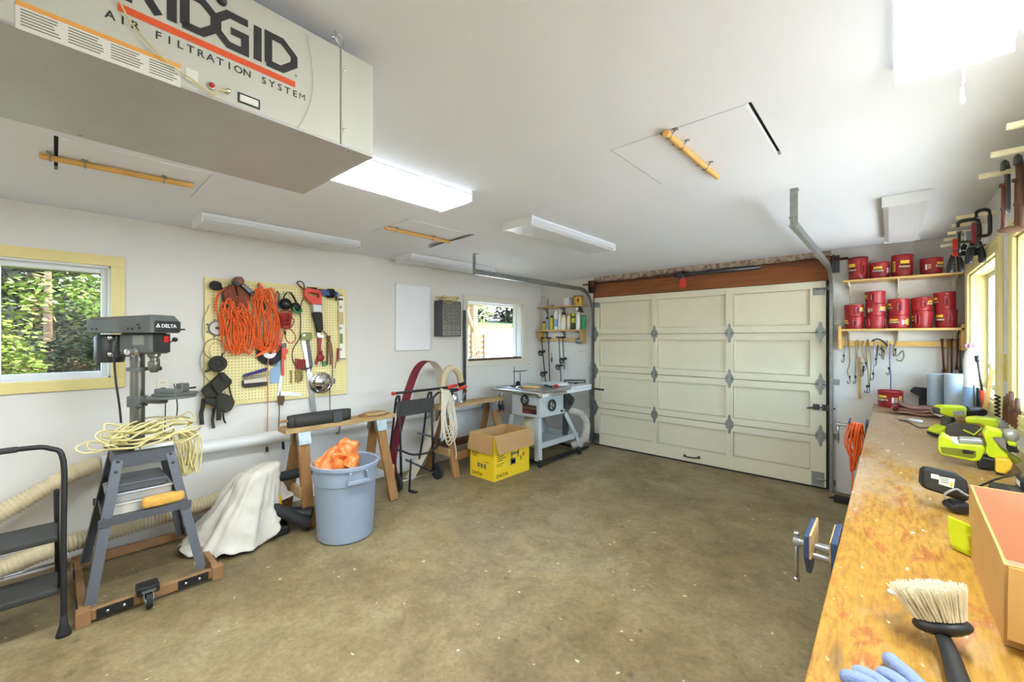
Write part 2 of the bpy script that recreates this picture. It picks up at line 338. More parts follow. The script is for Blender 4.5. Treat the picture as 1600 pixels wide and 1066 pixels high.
def text(st, size, mat, parent, O, U, Vv, name='lettering', bold=0., depth=.0006, align='LEFT', sx=1., bend=None, space=1.):
    cu = bpy.data.curves.new('t', 'FONT'); cu.body = st; cu.size = size; cu.offset = bold; cu.align_x = align; cu.space_character = space; cu.resolution_u = 3
    to = bpy.data.objects.new('t', cu); COL.objects.link(to); bpy.context.view_layer.update()
    me = bpy.data.meshes.new_from_object(to.evaluated_get(bpy.context.evaluated_depsgraph_get())); bpy.data.objects.remove(to); bpy.data.curves.remove(cu)
    mb = MB(); O, U, Vv = Vector(O), Vector(U).normalized(), Vector(Vv).normalized(); N = U.cross(Vv)
    P = [(v.co.x * sx, v.co.y) for v in me.vertices]
    if bend: vs = [bend(x, y) for x, y in P]
    else: vs = [O + U * x + Vv * y + N * depth for x, y in P]
    mb.add(vs, [tuple(p.vertices) for p in me.polygons]); bpy.data.meshes.remove(me)
    return part(mb, name, mat, parent)
def cells(a0, a1, b0, b1, holes):                         # rectangle minus rectangles -> rectangles
    A = sorted({a0, a1, *[h[0] for h in holes], *[h[1] for h in holes]}); B = sorted({b0, b1, *[h[2] for h in holes], *[h[3] for h in holes]}); out = []
    for i in range(len(A) - 1):
        run = None
        for j in range(len(B) - 1):
            m = ((A[i] + A[i + 1]) / 2, (B[j] + B[j + 1]) / 2)
            if any(h[0] < m[0] < h[1] and h[2] < m[1] < h[3] for h in holes): run = None; continue
            if run is None: run = [A[i], A[i + 1], B[j], B[j + 1]]; out.append(run)
            else: run[3] = B[j + 1]
    return out
RX = lambda a: Matrix.Rotation(a, 3, 'X')
RY = lambda a: Matrix.Rotation(a, 3, 'Y')
RZ = lambda a: Matrix.Rotation(a, 3, 'Z')
# ================================================================ THE SETTING
WT = .16
W1 = (-.76, .27, 1.258, 2.06); W2 = (3.70, 4.80, 1.235, 2.05); W3 = (3.72, 4.94, 1.15, 2.05); W4 = (2.0, 3.28, 1.17, 2.06)
DX0, DX1, DZ = -3.175, -.478, 2.135
solo(MB().bb((XL - WT, YF - WT, -.2), (XR + WT, YB + WT, 0)), 'floor', 'concrete', kind='structure')
HA, HB, HC = (-.975, -.385, 1.762, 2.362), (-3.25, -2.71, -.004, .575), (-3.245, -2.645, 1.772, 2.388)
m = MB()
for a, b, c, d in cells(XL - WT, XR + WT, YF - WT, YB + WT, [HA, HB, HC]): m.bb((a, c, ZC), (b, d, ZC + .02))
solo(m, 'ceiling', 'ceiling_paint', kind='structure')
solo(MB().bb((XL - .75, YF - .6, ZC + .12), (XR + .75, YB + .6, ZC + .2)), 'roof_light_block', 'attic_dark', kind='structure')  # unseen slab added to stop light leaking in above the ceiling
m = MB()
for a, b, c, d in cells(YF - WT, YB + WT, 0, ZC, [W1, W2]): m.bb((XL - WT, a, c), (XL, b, d))
solo(m, 'wall_left', 'wall_paint', kind='structure')
m = MB()
for a, b, c, d in cells(XL, XR, 0, ZC, [(DX0 - .03, DX1 + .05, 0, 2.36)]): m.bb((a, YB, c), (b, YB + WT, d))
solo(m, 'wall_back', 'wall_paint', kind='structure')
m = MB()
for a, b, c, d in cells(YF - WT, YB + WT, 0, ZC, [W3, W4]): m.bb((XR, a, c), (XR + WT, b, d))
solo(m, 'wall_right', 'wall_paint', kind='structure')
solo(MB().bb((XL, YF - WT, 0), (XR, YF, ZC)), 'wall_front', 'wall_paint', kind='structure')
# header timber over the garage door with torn plaster along its top
t = thing('trim_1', None, None, (-1.8, YB, 2.13), kind='structure')
part(MB().bb((DX0 - .03, YB + .0, DZ), (DX1 + .05, YB + .1, 2.375)), 'header_board', 'beam_wood', t)
m = MB(); pts = []
n = 46
for i in range(n + 1):
    x = DX0 - .02 + (DX1 - DX0 + .06) * i / n; pts.append((x, 2.372 + random.uniform(-.022, .012)))
m.prism([(x, YB - .006, z) for x, z in pts] + [(DX1 + .04, YB - .006, ZC), (DX0 - .02, YB - .006, ZC)], (0, .03, 0))
part(m, 'torn_plaster', 'old_plaster', t)
for side, xa in ((0, DX0 - .03), (1, DX1 + .0)):
    part(MB().bb((xa, YB + .02, 0), (xa + .05, YB + .1, DZ)), 'door_jamb', 'attic_dark', t)
for nm, a, b in (('baseboard_back', (XL, YB - .012, 0), (-3.24, YB, .15)), ('baseboard_corner', (-.40, YB - .012, 0), (XR, YB, .15)), ('baseboard_left', (XL, YF, 0), (XL + .012, YB - .012, .10))):
    solo(MB().bb(a, b), nm, 'wall_paint', kind='structure', bev=.003)
solo(MB().bb((XL, 2.6, .885), (XL + .01, YB, .9)), 'trim_2', 'wall_paint', kind='structure')      # foundation ledge line on the left wall

def window(n, side, W, rec, casing, cw, mull=None, sill=None, pane_frame=.045):
    y0, y1, z0, z1 = W; X = XL if side < 0 else XR; out = side; ins = -side
    t = thing('window_%d' % n, None, None, (X, (y0 + y1) / 2, z0), kind='structure')
    e = .02                                                # casing boards, mitred look with a raised back edge
    for nm, a, b in (('casing', (y0 - cw, z1), (y1 + cw, z1 + cw)), ('casing', (y0 - cw, z0 - cw), (y1 + cw, z0)), ('casing', (y0 - cw, z0), (y0, z1)), ('casing', (y1, z0), (y1 + cw, z1))):
        c = part(MB().bb((X, a[0], a[1]), (X + ins * e, b[0], b[1])), nm, casing, t, bev=.004)
        hor = b[0] - a[0] > b[1] - a[1]
        for k in (.3, .55, .8):
            if hor: mm = MB().bb((X + ins * e, a[0] + cw * .2, a[1] + cw * k - .005), (X + ins * (e + .003), b[0] - cw * .2, a[1] + cw * k + .005))
            else: mm = MB().bb((X + ins * e, a[0] + cw * k - .005, a[1]), (X + ins * (e + .003), a[0] + cw * k + .005, b[1]))
            part(mm, 'moulding', casing, c)
    xo = X + out * rec; j = .012
    for a, b in (((y0, z0), (y0 + j, z1)), ((y1 - j, z0), (y1, z1)), ((y0, z1 - j), (y1, z1)), ((y0, z0), (y1, z0 + j))):
        part(MB().bb((X, a[0], a[1]), (xo, b[0], b[1])), 'jamb', casing if n > 2 else 'vinyl_white', t)
    fr = pane_frame; xa, xb = xo - out * .03, xo + out * .03
    for a, b in (((y0, z0), (y0 + fr, z1)), ((y1 - fr, z0), (y1, z1)), ((y0 + fr, z1 - fr), (y1 - fr, z1)), ((y0 + fr, z0), (y1 - fr, z0 + fr))):
        part(MB().bb((xa, a[0], a[1]), (xb, b[0], b[1])), 'window_frame', 'vinyl_white', t, bev=.004)
    if mull is not None: part(MB().bb((xa, mull - .025, z0 + fr), (xb, mull + .025, z1 - fr)), 'mullion', 'vinyl_white', t, bev=.004)
    xg = (xa + xb) / 2
    for a, b in ((y0 + fr, y1 - fr),) if mull is None else ((y0 + fr, mull - .025), (mull + .025, y1 - fr)):
        part(MB().bb((xg - .002, a, z0 + fr), (xg + .002, b, z1 - fr)), 'pane', 'glass', t)
    if sill: part(MB().bb((X + ins * .012, y0 + .01, z0), (xo, y1 - .01, z0 + .03)), 'sill_board', sill, t)
    return t
window(1, -1, W1, .09, 'trim_yellow', .075, mull=-.262)
window(2, -1, W2, .12, 'trim_cream', .075, sill='wood_dark', pane_frame=.03)
window(3, 1, W3, .12, 'trim_yellow', .09, mull=4.33)
window(4, 1, W4, .12, 'trim_yellow', .09, mull=2.64)

# ---------------------------------------------------------------- garage door: four hinged sections of three sunk panels
door = thing('door_1', None, None, ((DX0 + DX1) / 2, YB, 0), kind='structure')
xs = [DX0 + (DX1 - DX0) * k / 3 for k in range(4)]; hs = [.02, .545, 1.075, 1.605, DZ]
SW, RW = .085, .075
cols = []
for k in range(3):
    a = xs[k] + (SW if k == 0 else .038); b = xs[k + 1] - (SW + .05 if k == 2 else .038); cols.append((a, b))
cols[0] = (cols[0][0] - .0, cols[0][1])
pan0 = None
for r in range(4):
    z0, z1 = hs[r], hs[r + 1] - .009
    pz0, pz1 = z0 + (RW if r else .16), z1 - RW
    fm = MB()
    for a, b, c, d in cells(DX0, DX1, z0, z1, [(q[0], q[1], pz0, pz1) for q in cols]): fm.bb((a, YB - .014, c), (b, YB + .036, d))
    sec = part(fm, 'section', 'door_cream', door)
    for q in [(a_ + .005, b_ - .005) for a_, b_ in cols]:
        p = MB().bb((q[0] + .003, YB + .014, pz0 + .008), (q[1] - .003, YB + .03, pz1 - .008)); po = part(p, 'panel', 'door_cream', sec)
        w = .014                                           # bead around the panel
        f2 = MB()
        for a, b, c, d in cells(q[0], q[1], pz0 + .005, pz1 - .005, [(q[0] + w, q[1] - w, pz0 + w, pz1 - w)]): f2.bb((a, YB + .002, c), (b, YB + .014, d))
        part(f2, 'panel_bead', 'door_cream', sec)
part(MB().bb((DX0 - .02, YB + .037, 0), (DX1 + .03, YB + .045, DZ)), 'light_backing', 'door_cream', door)  # backing sheet added to block light leaking between the door sections
part(MB().bb((DX0, YB - .004, 0), (DX1, YB + .03, .02)), 'bottom_seal', 'rubber', door)
def hinge_mb(wide=True):
    m = MB(); P = [(-.0, .115), (.012, .1), (.018, .06), (.042, .03), (.042, .006), (-.042, .006), (-.042, .03), (-.018, .06), (-.012, .1)]
    for sg in (1, -1): m.prism([(x, 0, z * sg) for x, z in P], (0, -.004, 0))
    m.cyl((-.045, -.008, 0), (.045, -.008, 0), .008, n=8)
    for x, z in ((0, .085), (.025, .03), (-.025, .03)):
        for sg in (1, -1): m.cyl((x, -.003, z * sg), (x, -.011, z * sg), .007, n=6)
    m.bb((-.016, -.02, -.03), (.016, -.003, .03))
    return m
h0 = None
for r in (1, 2, 3):
    for k in range(4):
        x = xs[k] + (.02 if k == 0 else -.045 if k == 3 else 0); M = Matrix.Translation((x - (DX0 + DX1) / 2, -.0145, hs[r] - .003))
        if h0 is None: h0 = part(hinge_mb(), 'hinge', 'galv', door, local=True); h0.matrix_basis = M; WM[h0] = WM[door] @ M
        else: inst(h0, door, M)
for x, sg in ((DX0 + .04, 1), (DX1 - .06, -1)):
    m = MB().bb((x - .05, YB - .02, 1.985), (x + .05, YB - .014, 2.06)); m.cyl((x - sg * .09, YB - .03, 2.05), (x + sg * .02, YB - .03, 2.05), .009, n=8); m.cyl((x - sg * .09, YB - .03, 2.05), (x - sg * .07, YB - .03, 2.05), .024, n=14)
    part(m, 'roller_bracket', 'galv', door, bev=.002)
    m = MB().bb((x - .06, YB - .02, .03), (x + .045, YB - .014, .17)); m.bb((x - .06, YB - .036, .03), (x + .045, YB - .02, .04)); m.cyl((x - sg * .06, YB - .03, .1), (x + sg * .03, YB - .03, .1), .01, n=8)
    part(m, 'bottom_bracket', 'galv', door, bev=.002)
m = MB(); a, b = oy(1070, 712, YB - .015), oy(1092, 715, YB - .015)
m.tube(cr([a, a + Vector((0, -.03, 0)), (a + b) / 2 + Vector((0, -.036, -.005)), b + Vector((0, -.03, 0)), b]), .008, 8); m.cyl(a, a + Vector((0, -.003, 0)), .018, n=10); m.cyl(b, b + Vector((0, -.003, 0)), .018, n=10)
part(m, 'lift_handle', 'darksteel', door, True)
m = MB(); c = oy(1275, 636, YB - .015)
m.bb(c - Vector((.025, .012, .03)), c + Vector((.03, 0, .03))); m.cyl(c, c - Vector((0, .04, 0)), .012, n=10); m.bar(c + Vector((-.07, -.036, -.015)), c + Vector((.01, -.036, .0)), .012, .016); m.bb(c + Vector((.05, -.012, -.03)), c + Vector((.11, 0, .03))); m.bar(c + Vector((.0, -.02, 0)), c + Vector((.16, -.02, 0)), .01, .014)
part(m, 'slide_latch', 'darksteel', door)

# ---------------------------------------------------------------- door tracks, shaft and tag
def track(label, X, sg):
    t = thing('door_track', label, 'track', (X, YB, 0)); yv = YB - .045; zh = 2.235; R = .3
    path = [(X, yv, 0), (X, yv, 1.0), (X, yv, zh - R)] + [(X, yv - R + R * math.cos(a), zh - R + R * math.sin(a)) for a in [math.pi / 2 * k / 8 for k in range(1, 9)]] + [(X, 2.93, zh)]
    prof = [(-.022, .022), (.022, .022), (.022, .012), (-.012, .012), (-.012, -.022), (-.022, -.022)]
    # channel: two tubes-lips and a web
    def sweep(x0, x1, o0, o1):
        rings = []
        for i, p in enumerate(path):
            p = Vector(p); tt = (Vector(path[min(i + 1, len(path) - 1)]) - Vector(path[max(i - 1, 0)])).normalized(); nn = Vector((1, 0, 0)).cross(tt).normalized()
            rings.append([p + Vector((a, 0, 0)) + nn * b for a, b in ((x0, o0), (x1, o0), (x1, o1), (x0, o1))])
        return rings
    m = MB(); m.loft(sweep(-.002, .002, -.026, .026)); part(m, 'track_web', 'galv', t)
    for o in (-.026, .024):
        m = MB(); m.loft(sweep(min(0, -sg * .026), max(0, -sg * .026), o, o + .002)); part(m, 'track_lip', 'galv', t)
    m = MB(); m.bb((X - .02, 2.945, zh - .03), (X + .02, 2.95, ZC)); m.bb((X - .02, 2.945, ZC - .004), (X + .02, 3.0, ZC))
    for k in range(6): m.cyl((X, 2.944, zh + .02 + k * .028), (X, 2.952, zh + .02 + k * .028), .006, n=8)
    part(m, 'hanger', 'galv', t)
    for z in (.08, .55, 1.1, 1.65):
        m = MB().bb((X + sg * .0, YB - .045, z - .03), (X + sg * .004, YB - .0005, z + .03)); m.bb((X, YB - .004, z - .03), (X + sg * .05, YB - .0005, z + .03)); part(m, 'wall_bracket', 'galv', t)
    m = MB().bb((X + sg * .003, YB - .1, 2.2), (X + sg * .008, YB - .0005, 2.375)); m.bb((X - .03, YB - .006, 2.2), (X + .05, YB - .0005, 2.375)); part(m, 'flag_bracket', 'darksteel', t)
    return t
track('galvanised steel door track curving beside the shelf of spray cans', -3.215, -1)
track('galvanised steel door track curving beside the red tub shelves', -.42, 1)
t = thing('torsion_shaft', 'rusty steel torsion bar running across the timber above the garage door', 'shaft', (-1.8, YB - .07, 2.3))
a, b = Vector((-3.33, YB - .07, 2.325)), Vector((-.30, YB - .07, 2.325))
part(MB().cyl(a, b, .0125, n=10), 'shaft', 'rust', t, True)
part(MB().cyl((-2.0, YB - .07, 2.325), (-1.05, YB - .07, 2.325), .024, n=12), 'spring', 'darksteel', t, True)
for x in (-3.16, -.47): part(MB().cyl((x - .03, YB - .07, 2.325), (x + .03, YB - .07, 2.325), .05, .045, n=16), 'cable_drum', 'rust', t, True)
c = oy(1063, 428, YB - .07); part(MB().bb((c.x - .03, YB - .09, 2.29), (c.x + .03, YB + .0, 2.375)), 'centre_bracket', 'darksteel', t, bev=.003)
c = oy(1067, 441, YB - .1)
tg = thing('warning_tag', 'small red warning tag hanging from the torsion bar', 'tag', (c.x, c.y, c.z - .06))
part(MB().prism([(c.x - .038, c.y, c.z - .065), (c.x + .038, c.y, c.z - .065), (c.x + .038, c.y, c.z + .03), (c.x + .015, c.y, c.z + .055), (c.x - .015, c.y, c.z + .055), (c.x - .038, c.y, c.z + .03)], (0, .003, 0)), 'tag_plate', 'tool_red', tg)
part(MB().tor((c.x, c.y + .016, c.z + .068), .03, .002, ax=(1, 0, 0), n=14, k=5), 'tag_loop', 'steel', tg, True)

# ---------------------------------------------------------------- attic hatches and their wooden rods
def hatch(H, label, dx, dy):
    t = thing('ceiling_hatch', label, 'hatch', ((H[0] + H[1]) / 2, (H[2] + H[3]) / 2, ZC - .003))
    gx = .004; part(MB().bb((H[0] + gx + dx[0], H[2] + gx + dy[0], ZC - .003), (H[1] - gx - dx[1], H[3] - gx - dy[1], ZC + .015)), 'hatch_panel', 'ceiling_paint', t, bev=.002)
    part(MB().bb((H[0] - .03, H[2] - .03, ZC + .021), (H[1] + .03, H[3] + .03, ZC + .045)), 'hatch_dark_backing', 'attic_dark', t)  # unseen dark sheet added over the hole so the hatch gaps read dark
hatch(HA, 'white attic hatch panel in the ceiling nearest the garage door track', (0, .012), (0, 0))
hatch(HB, 'white attic hatch panel in the ceiling under the air filter unit', (0, 0), (.01, 0))
hatch(HC, 'white attic hatch panel between the lit lamp and the wall', (0, 0), (0, .012))
def rod(label, a, b, ks, r=.014):
    a, b = Vector(a), Vector(b); t = thing('wooden_rod', label, 'rod', ((a + b) / 2)); d = (b - a).normalized()
    m = MB(); m.tube([a, b], r, 14); part(m, 'dowel', 'wood_rod', t, 35)
    for k in ks:
        p = a.lerp(b, k); m = MB(); side = d.cross(Vector((0, 0, 1))).normalized()
        m.tube(cr([p - side * (r + .018) + Vector((0, 0, ZC - p.z - .002)), p - side * (r + .002) + Vector((0, 0, .004)), p - side * r * .7 - Vector((0, 0, r * .8)), p - Vector((0, 0, r + .002)), p + side * r * .7 - Vector((0, 0, r * .8)), p + side * (r + .002) + Vector((0, 0, .004)), p + side * (r + .018) + Vector((0, 0, ZC - p.z - .002))], 4), .0035, 6)
        for sg in (1, -1): m.box(p + side * sg * (r + .014) + Vector((0, 0, ZC - p.z - .003)), (.02, .02, .005))
        part(m, 'strap', 'galv', t, True)
    return t
rod('wooden rod strapped to the ceiling hatch nearest the garage door track', (-.70, 1.735, ZC - .02), (-.687, 2.40, ZC - .02), (.05, .25, .72))
rod('wooden rod strapped to the ceiling hatch beside the air filter unit', (-2.995, -.05, ZC - .02), (-2.94, .53, ZC - .02), (.06, .26, .78))
rod('wooden rod strapped to the ceiling hatch behind the lit lamp', (-2.932, 1.745, ZC - .02), (-2.94, 2.40, ZC - .02), (.14, .7))
m = MB(); m.strip(cr([(-3.25, 2.41, ZC - .018), (-3.1, 2.4, ZC - .012), (-2.8, 2.405, ZC - .008), (-2.63, 2.395, ZC - .005)], 5), (0, .03, .004), .004)
solo(m, 'weather_strip', 'black', 'black rubber strip sagging along the far edge of a ceiling hatch', 'strip')

# ---------------------------------------------------------------- fluorescent fixtures
def fixture(label, x0, x1, y0, y1, lit, grp='fluorescent ceiling fixtures', h=.065):
    t = thing('ceiling_light', label, 'ceiling light', ((x0 + x1) / 2, (y0 + y1) / 2, ZC - h), group=grp); z0 = ZC - h
    part(MB().bb((x0 + .01, y0 + .012, ZC - .02), (x1 - .01, y1 - .012, ZC)), 'housing', 'fixture_white', t, bev=.002)
    for y, sg in ((y0, 1), (y1, -1)): part(MB().bb((x0 - .002, y, z0 - .002), (x1 + .002, y + sg * .012, ZC)), 'end_cap', 'fixture_white', t, bev=.003)
    c = .03; P = [(x0 + .004, ZC - .02), (x0 + .004, z0 + c * .6), (x0 + c, z0), (x1 - c, z0), (x1 - .004, z0 + c * .6), (x1 - .004, ZC - .02)]
    m = MB().prism([(x, y0 + .012, z) for x, z in P], (0, y1 - y0 - .024, 0)); m.fm = [1 if abs(sum(m.v[i].z for i in f) / len(f) - z0) > .004 else 0 for f in m.f]; part(m, 'lens', ['lens_on', 'lens_side'] if lit else ['lens_off', 'lens_off'], t, 30)
    for x in (x0, x1): part(MB().bb((x - .002, y0 + .01, ZC - .024), (x + .003, y1 - .01, ZC - .014)), 'side_rail', 'fixture_white', t)
    return t
fixture('lit fluorescent ceiling light beside the hanging air filter unit', -2.18, -1.87, .45, 1.70, True)
fixture('unlit fluorescent ceiling light along the wall above the tool pegboard', -3.875, -3.565, .69, 1.87, False)
fixture('unlit fluorescent ceiling light in the middle of the ceiling near the garage door', -2.195, -1.9, 2.30, 3.53, False)
fixture('unlit fluorescent ceiling light near the wall cabinet, partly behind the door track', -3.965, -3.66, 2.48, 3.72, False)
fixture('unlit fluorescent ceiling light above the red coffee tubs', -.035, .185, 3.5, 4.85, False)
fx = fixture('lit fluorescent ceiling light over the workbench with a pull string', .012, .265, .6, 1.86, True)
m = MB(); p = Vector((.165, 1.85, ZC - .065)); m.tube(cr([p, p + Vector((.002, .005, -.03)), p + Vector((-.002, 0, -.07)), p + Vector((0, 0, -.115))], 6), [.003 + .0016 * math.sin(k * 1.7) + (.002 if k > 12 else 0) for k in range(19)], 8)
part(m, 'pull_string', 'sticker_white', fx, True)
fixture('added unseen fluorescent fill light on the ceiling behind the viewer', -2.2, -1.9, -1.6, -.35, True)  # unseen lamp added behind the camera to even out the room light
# ================================================================ OUTSIDE THE WINDOWS
def gz(x, y):                                             # the yard rises away from the garage
    u = max(0., XL - WT - x, x - (XR + WT)); return -.02 + .2 * min(u, 11) + .12 * max(0, u - 11)
def ground(name, mat, x0, x1, y0, y1, nx, ny, dz=0.):
    m = MB(); vs = []; fs = []
    for i in range(nx + 1):
        for j in range(ny + 1):
            x = x0 + (x1 - x0) * i / nx; y = y0 + (y1 - y0) * j / ny; vs.append((x, y, gz(x, y) + dz))
    for i in range(nx):
        for j in range(ny): a = i * (ny + 1) + j; fs.append((a, a + ny + 1, a + ny + 2, a + 1))
    m.add(vs, fs); return solo(m, name, mat, kind='structure', smooth=True)
ground('ground_forest', 'forest_floor_shaded', -40, XL - WT, -30, 45, 30, 30)
ground('ground_lawn', 'grass', -18, XL - WT - .9, 5.0, 30, 20, 12, .01)
ground('ground_gravel', 'gravel', -13.5, XL - WT - .9, 5.5, 26, 20, 12, .02)
ground('ground_side_bounce', 'gravel', XR + WT, 25, -30, 45, 20, 20)  # unseen ground made pale gravel to bounce daylight into the room
ground('ground_driveway', 'gravel', XL - WT, XR + WT, YB + WT, 30, 2, 4)
for nm, sg, xw, xe in (('soffit_left', -1, XL - WT, XL - WT - .58), ('soffit_right', 1, XR + WT, XR + WT + .58)):
    m = MB(); m.prism([(xw, YF - .6, ZC - .02), (xe, YF - .6, 2.07), (xe, YF - .6, ZC + .12), (xw, YF - .6, ZC + .12)], (0, YB - YF + 1.2, 0)); solo(m, nm, 'soffit_green', kind='structure')
for sgn, x in ((-1, XL - WT), (1, XR + WT)): pass
def leaves(m, c, r, n, size, flat=.5):
    vs = []; fs = []
    for i in range(n):
        while True:
            p = Vector([random.uniform(-1, 1) for _ in range(3)])
            if .25 < p.length < 1: break
        p = Vector((p.x * r[0], p.y * r[1], p.z * r[2])) + Vector(c); d = Vector((random.uniform(-1, 1), random.uniform(-1, 1), random.uniform(-.5, .3))).normalized() * size * random.uniform(.6, 1.4)
        w = d.cross(Vector((random.uniform(-.4, .4), random.uniform(-.4, .4), 1))).normalized() * size * .45; k = len(vs)
        vs += [p, p + d * .5 + w, p + d, p + d * .5 - w]; fs.append((k, k + 1, k + 2, k + 3))
    m.add(vs, fs)
def tree(label, x, y, h, r, n, mat, trunk_r=.12, low=.3, size=.16, lean=(0, 0), grp='trees beyond the windows', bark='bark'):
    z0 = gz(x, y); t = thing('tree', label, 'tree', (x, y, z0), group=grp)
    part(MB().tube(cr([(x, y, z0 - .1), (x + lean[0] * .4, y + lean[1] * .4, z0 + h * .4), (x + lean[0], y + lean[1], z0 + h * .9)], 5), [trunk_r * (1 - .07 * k) for k in range(11)], 9), 'trunk', bark, t, True)
    m = MB()
    for k in range(9):
        a = random.uniform(0, 6.28); rr = r * random.uniform(.2, .75); zz = z0 + h * (low + (1 - low) * random.random())
        leaves(m, (x + math.cos(a) * rr + lean[0] * .6, y + math.sin(a) * rr + lean[1] * .6, zz), (r * .55, r * .55, h * .14), n // 9, size)
    part(m, 'crown', mat, t)
tree('bright leafy branches close outside the left part of the yellow framed window', -6.9, -.75, 2.3, .95, 5200, 'leaf', .05, .3, .06)
tree('bright leafy shrub outside the right part of the yellow framed window', -8.4, .85, 2.3, 1.15, 5200, 'leaf', .06, .35, .07)
tree('slender reddish trunk standing in the shade outside the yellow framed window', -9.0, -.07, 3.6, .9, 2200, 'leaf_dark', .06, .55, .08)
for i, (x, y, h, r, mt, lb) in enumerate([(-11, -1.9, 5, 2.1, 'leaf_dark', 'dark backdrop tree at the far left of the yellow framed window'), (-11.6, 1.4, 5.5, 2.1, 'leaf_dark', 'dark backdrop tree at the right of the yellow framed window'), (-13.5, -.3, 6, 2.6, 'leaf_dark', 'dark backdrop tree in the middle of the yellow framed window'), (-17, -5, 8, 3.4, 'leaf_dark', 'tall dark tree deepest in the woods at the left'), (-18, 4.6, 8, 3.4, 'leaf_dark', 'tall dark tree deep in the woods at the right'), (-19, -.2, 8.5, 3.6, 'leaf_dark', 'tallest dark tree filling the back of the woods')]):
    tree(lb, x, y, h, r, 6500, mt, .14, .0, .2)
for i, (x, y, h, r, lb) in enumerate([(-17, 13.0, 6, 2.6, 'dark tree beyond the gravel at the left of the far window'), (-19, 17.5, 6, 2.6, 'dark tree beyond the gravel in the middle of the far window'), (-18, 22, 6.5, 2.6, 'dark tree beyond the gravel at the right of the far window'), (-20, 27, 6, 2.8, 'dark tree beyond the gravel behind the far window right jamb'), (-22.5, 14, 7, 3.0, 'tall dark tree behind the others beyond the gravel')]):
    tree(lb, x, y, h, r, 5000, 'leaf_dark', .2, .02, .3)
tree('pale leaning tree trunk beyond the gravel outside the far window', -15.2, 17.0, 5, 1.4, 900, 'leaf', .22, .6, .16, (.9, .5), bark='timber')
tree('bright leafy tree behind the timber post outside the far window', -9.6, 8.3, 3.4, .9, 2200, 'leaf', .06, .35, .09)
for i, (x, y, h, lb) in enumerate([(2.6, 14, 5, 'dark tree straight outside the window over the workbench'), (5.5, 11, 5, 'dark tree to the side outside the window over the workbench'), (1.8, 18, 5.5, 'farthest dark tree outside the window over the workbench')]):
    tree(lb, x, y, h, 1.7, 2600, 'leaf_dark', .12, .0, .28)
for i, (x, y, h, r, mt, lb) in enumerate([(-7.6, -.55, .95, .5, 'leaf', 'low bright-leaved shrub at the lower left of the yellow framed window'), (-8.3, .2, .8, .45, 'leaf_dark', 'low dark shrub in front of the fallen log'), (-10.4, .6, 1.2, .7, 'leaf_dark', 'dark shrub behind the fallen log, at the right'), (-10.6, -.5, 1.3, .7, 'leaf_dark', 'dark shrub behind the fallen log, in the middle'), (-10.2, -1.5, 1.2, .7, 'leaf', 'bright-leaved shrub behind the fallen log, at the left'), (-10.8, 1.6, 1.3, .7, 'leaf_dark', 'dark shrub behind the fallen log, at the far right')]):
    z0 = gz(x, y); t = thing('shrub', lb, 'shrub', (x, y, z0), group='undergrowth outside the yellow framed window'); m = MB(); leaves(m, (x, y, z0 + h * .5), (r, r, h * .55), 2200, .07); part(m, 'foliage', mt, t); part(MB().tube([(x, y, z0 - .05), (x, y, z0 + h * .5)], .02, 6), 'stem', 'bark', t)
lx = XL - 3.0
lo = solo(MB().tube([(-9.6, -.9, gz(-9.6, 0) + .06), (-9.75, 1.6, gz(-9.75, 0) + .12)], [.1, .08], 10), 'fallen_log', 'timber', 'pale fallen log lying on the grass outside the yellow framed window', 'log', smooth=True)
# timber post with brace and a stack of boards, seen through the far window
c = Vector((-6.8, 6.22, gz(-6.8, 6.2)))
t = thing('timber_post', 'timber post with diagonal brace outside the far window', 'post', c)
part(MB().bar((c.x, c.y, c.z - .1), (c.x, c.y, 2.45), .12, .12), 'post', 'timber', t, bev=.005)
part(MB().bar((c.x, c.y - .02, 1.75), (c.x + .18, c.y - .42, 2.25), .06, .09), 'brace', 'timber', t, bev=.005)
part(MB().bar((c.x - .5, c.y - .6, 2.3), (c.x - .1, c.y + .35, 2.3), .1, .14), 'beam', 'timber', t)
t = thing('lattice_fence', 'small timber fence of stacked horizontal slats outside the far window', 'fence', (c.x + .25, c.y - .15, gz(c.x + .25, 0)))
for k in range(9): part(MB().bb((c.x + .2, c.y - .33, .62 + k * .115), (c.x + .235, c.y + .1, .7 + k * .115)), 'slat', 'timber', t, bev=.004)
for yy in (-.3, .06): part(MB().bb((c.x + .235, c.y + yy, gz(c.x, 0) - .1), (c.x + .28, c.y + yy + .05, 1.66)), 'upright', 'timber', t)
# seedlings along the outside of the far window
for i in range(9):
    y = 3.8 + i * .1 + random.uniform(-.02, .02); x = XL - WT - .35 + random.uniform(-.05, .05); m = MB(); hgt = random.uniform(1.24, 1.33); zg = gz(x, y)
    m.cyl((x, y, zg - .03), (x + random.uniform(-.01, .01), y, hgt), .004, n=5); leaves(m, (x, y, hgt - .02), (.03, .03, .05), 10, .035)
    solo(m, 'dry_stalk', 'leaf' if i % 3 else 'bark', 'thin weed stalk standing just outside the far window sill', 'plant', 'weeds outside the far window')
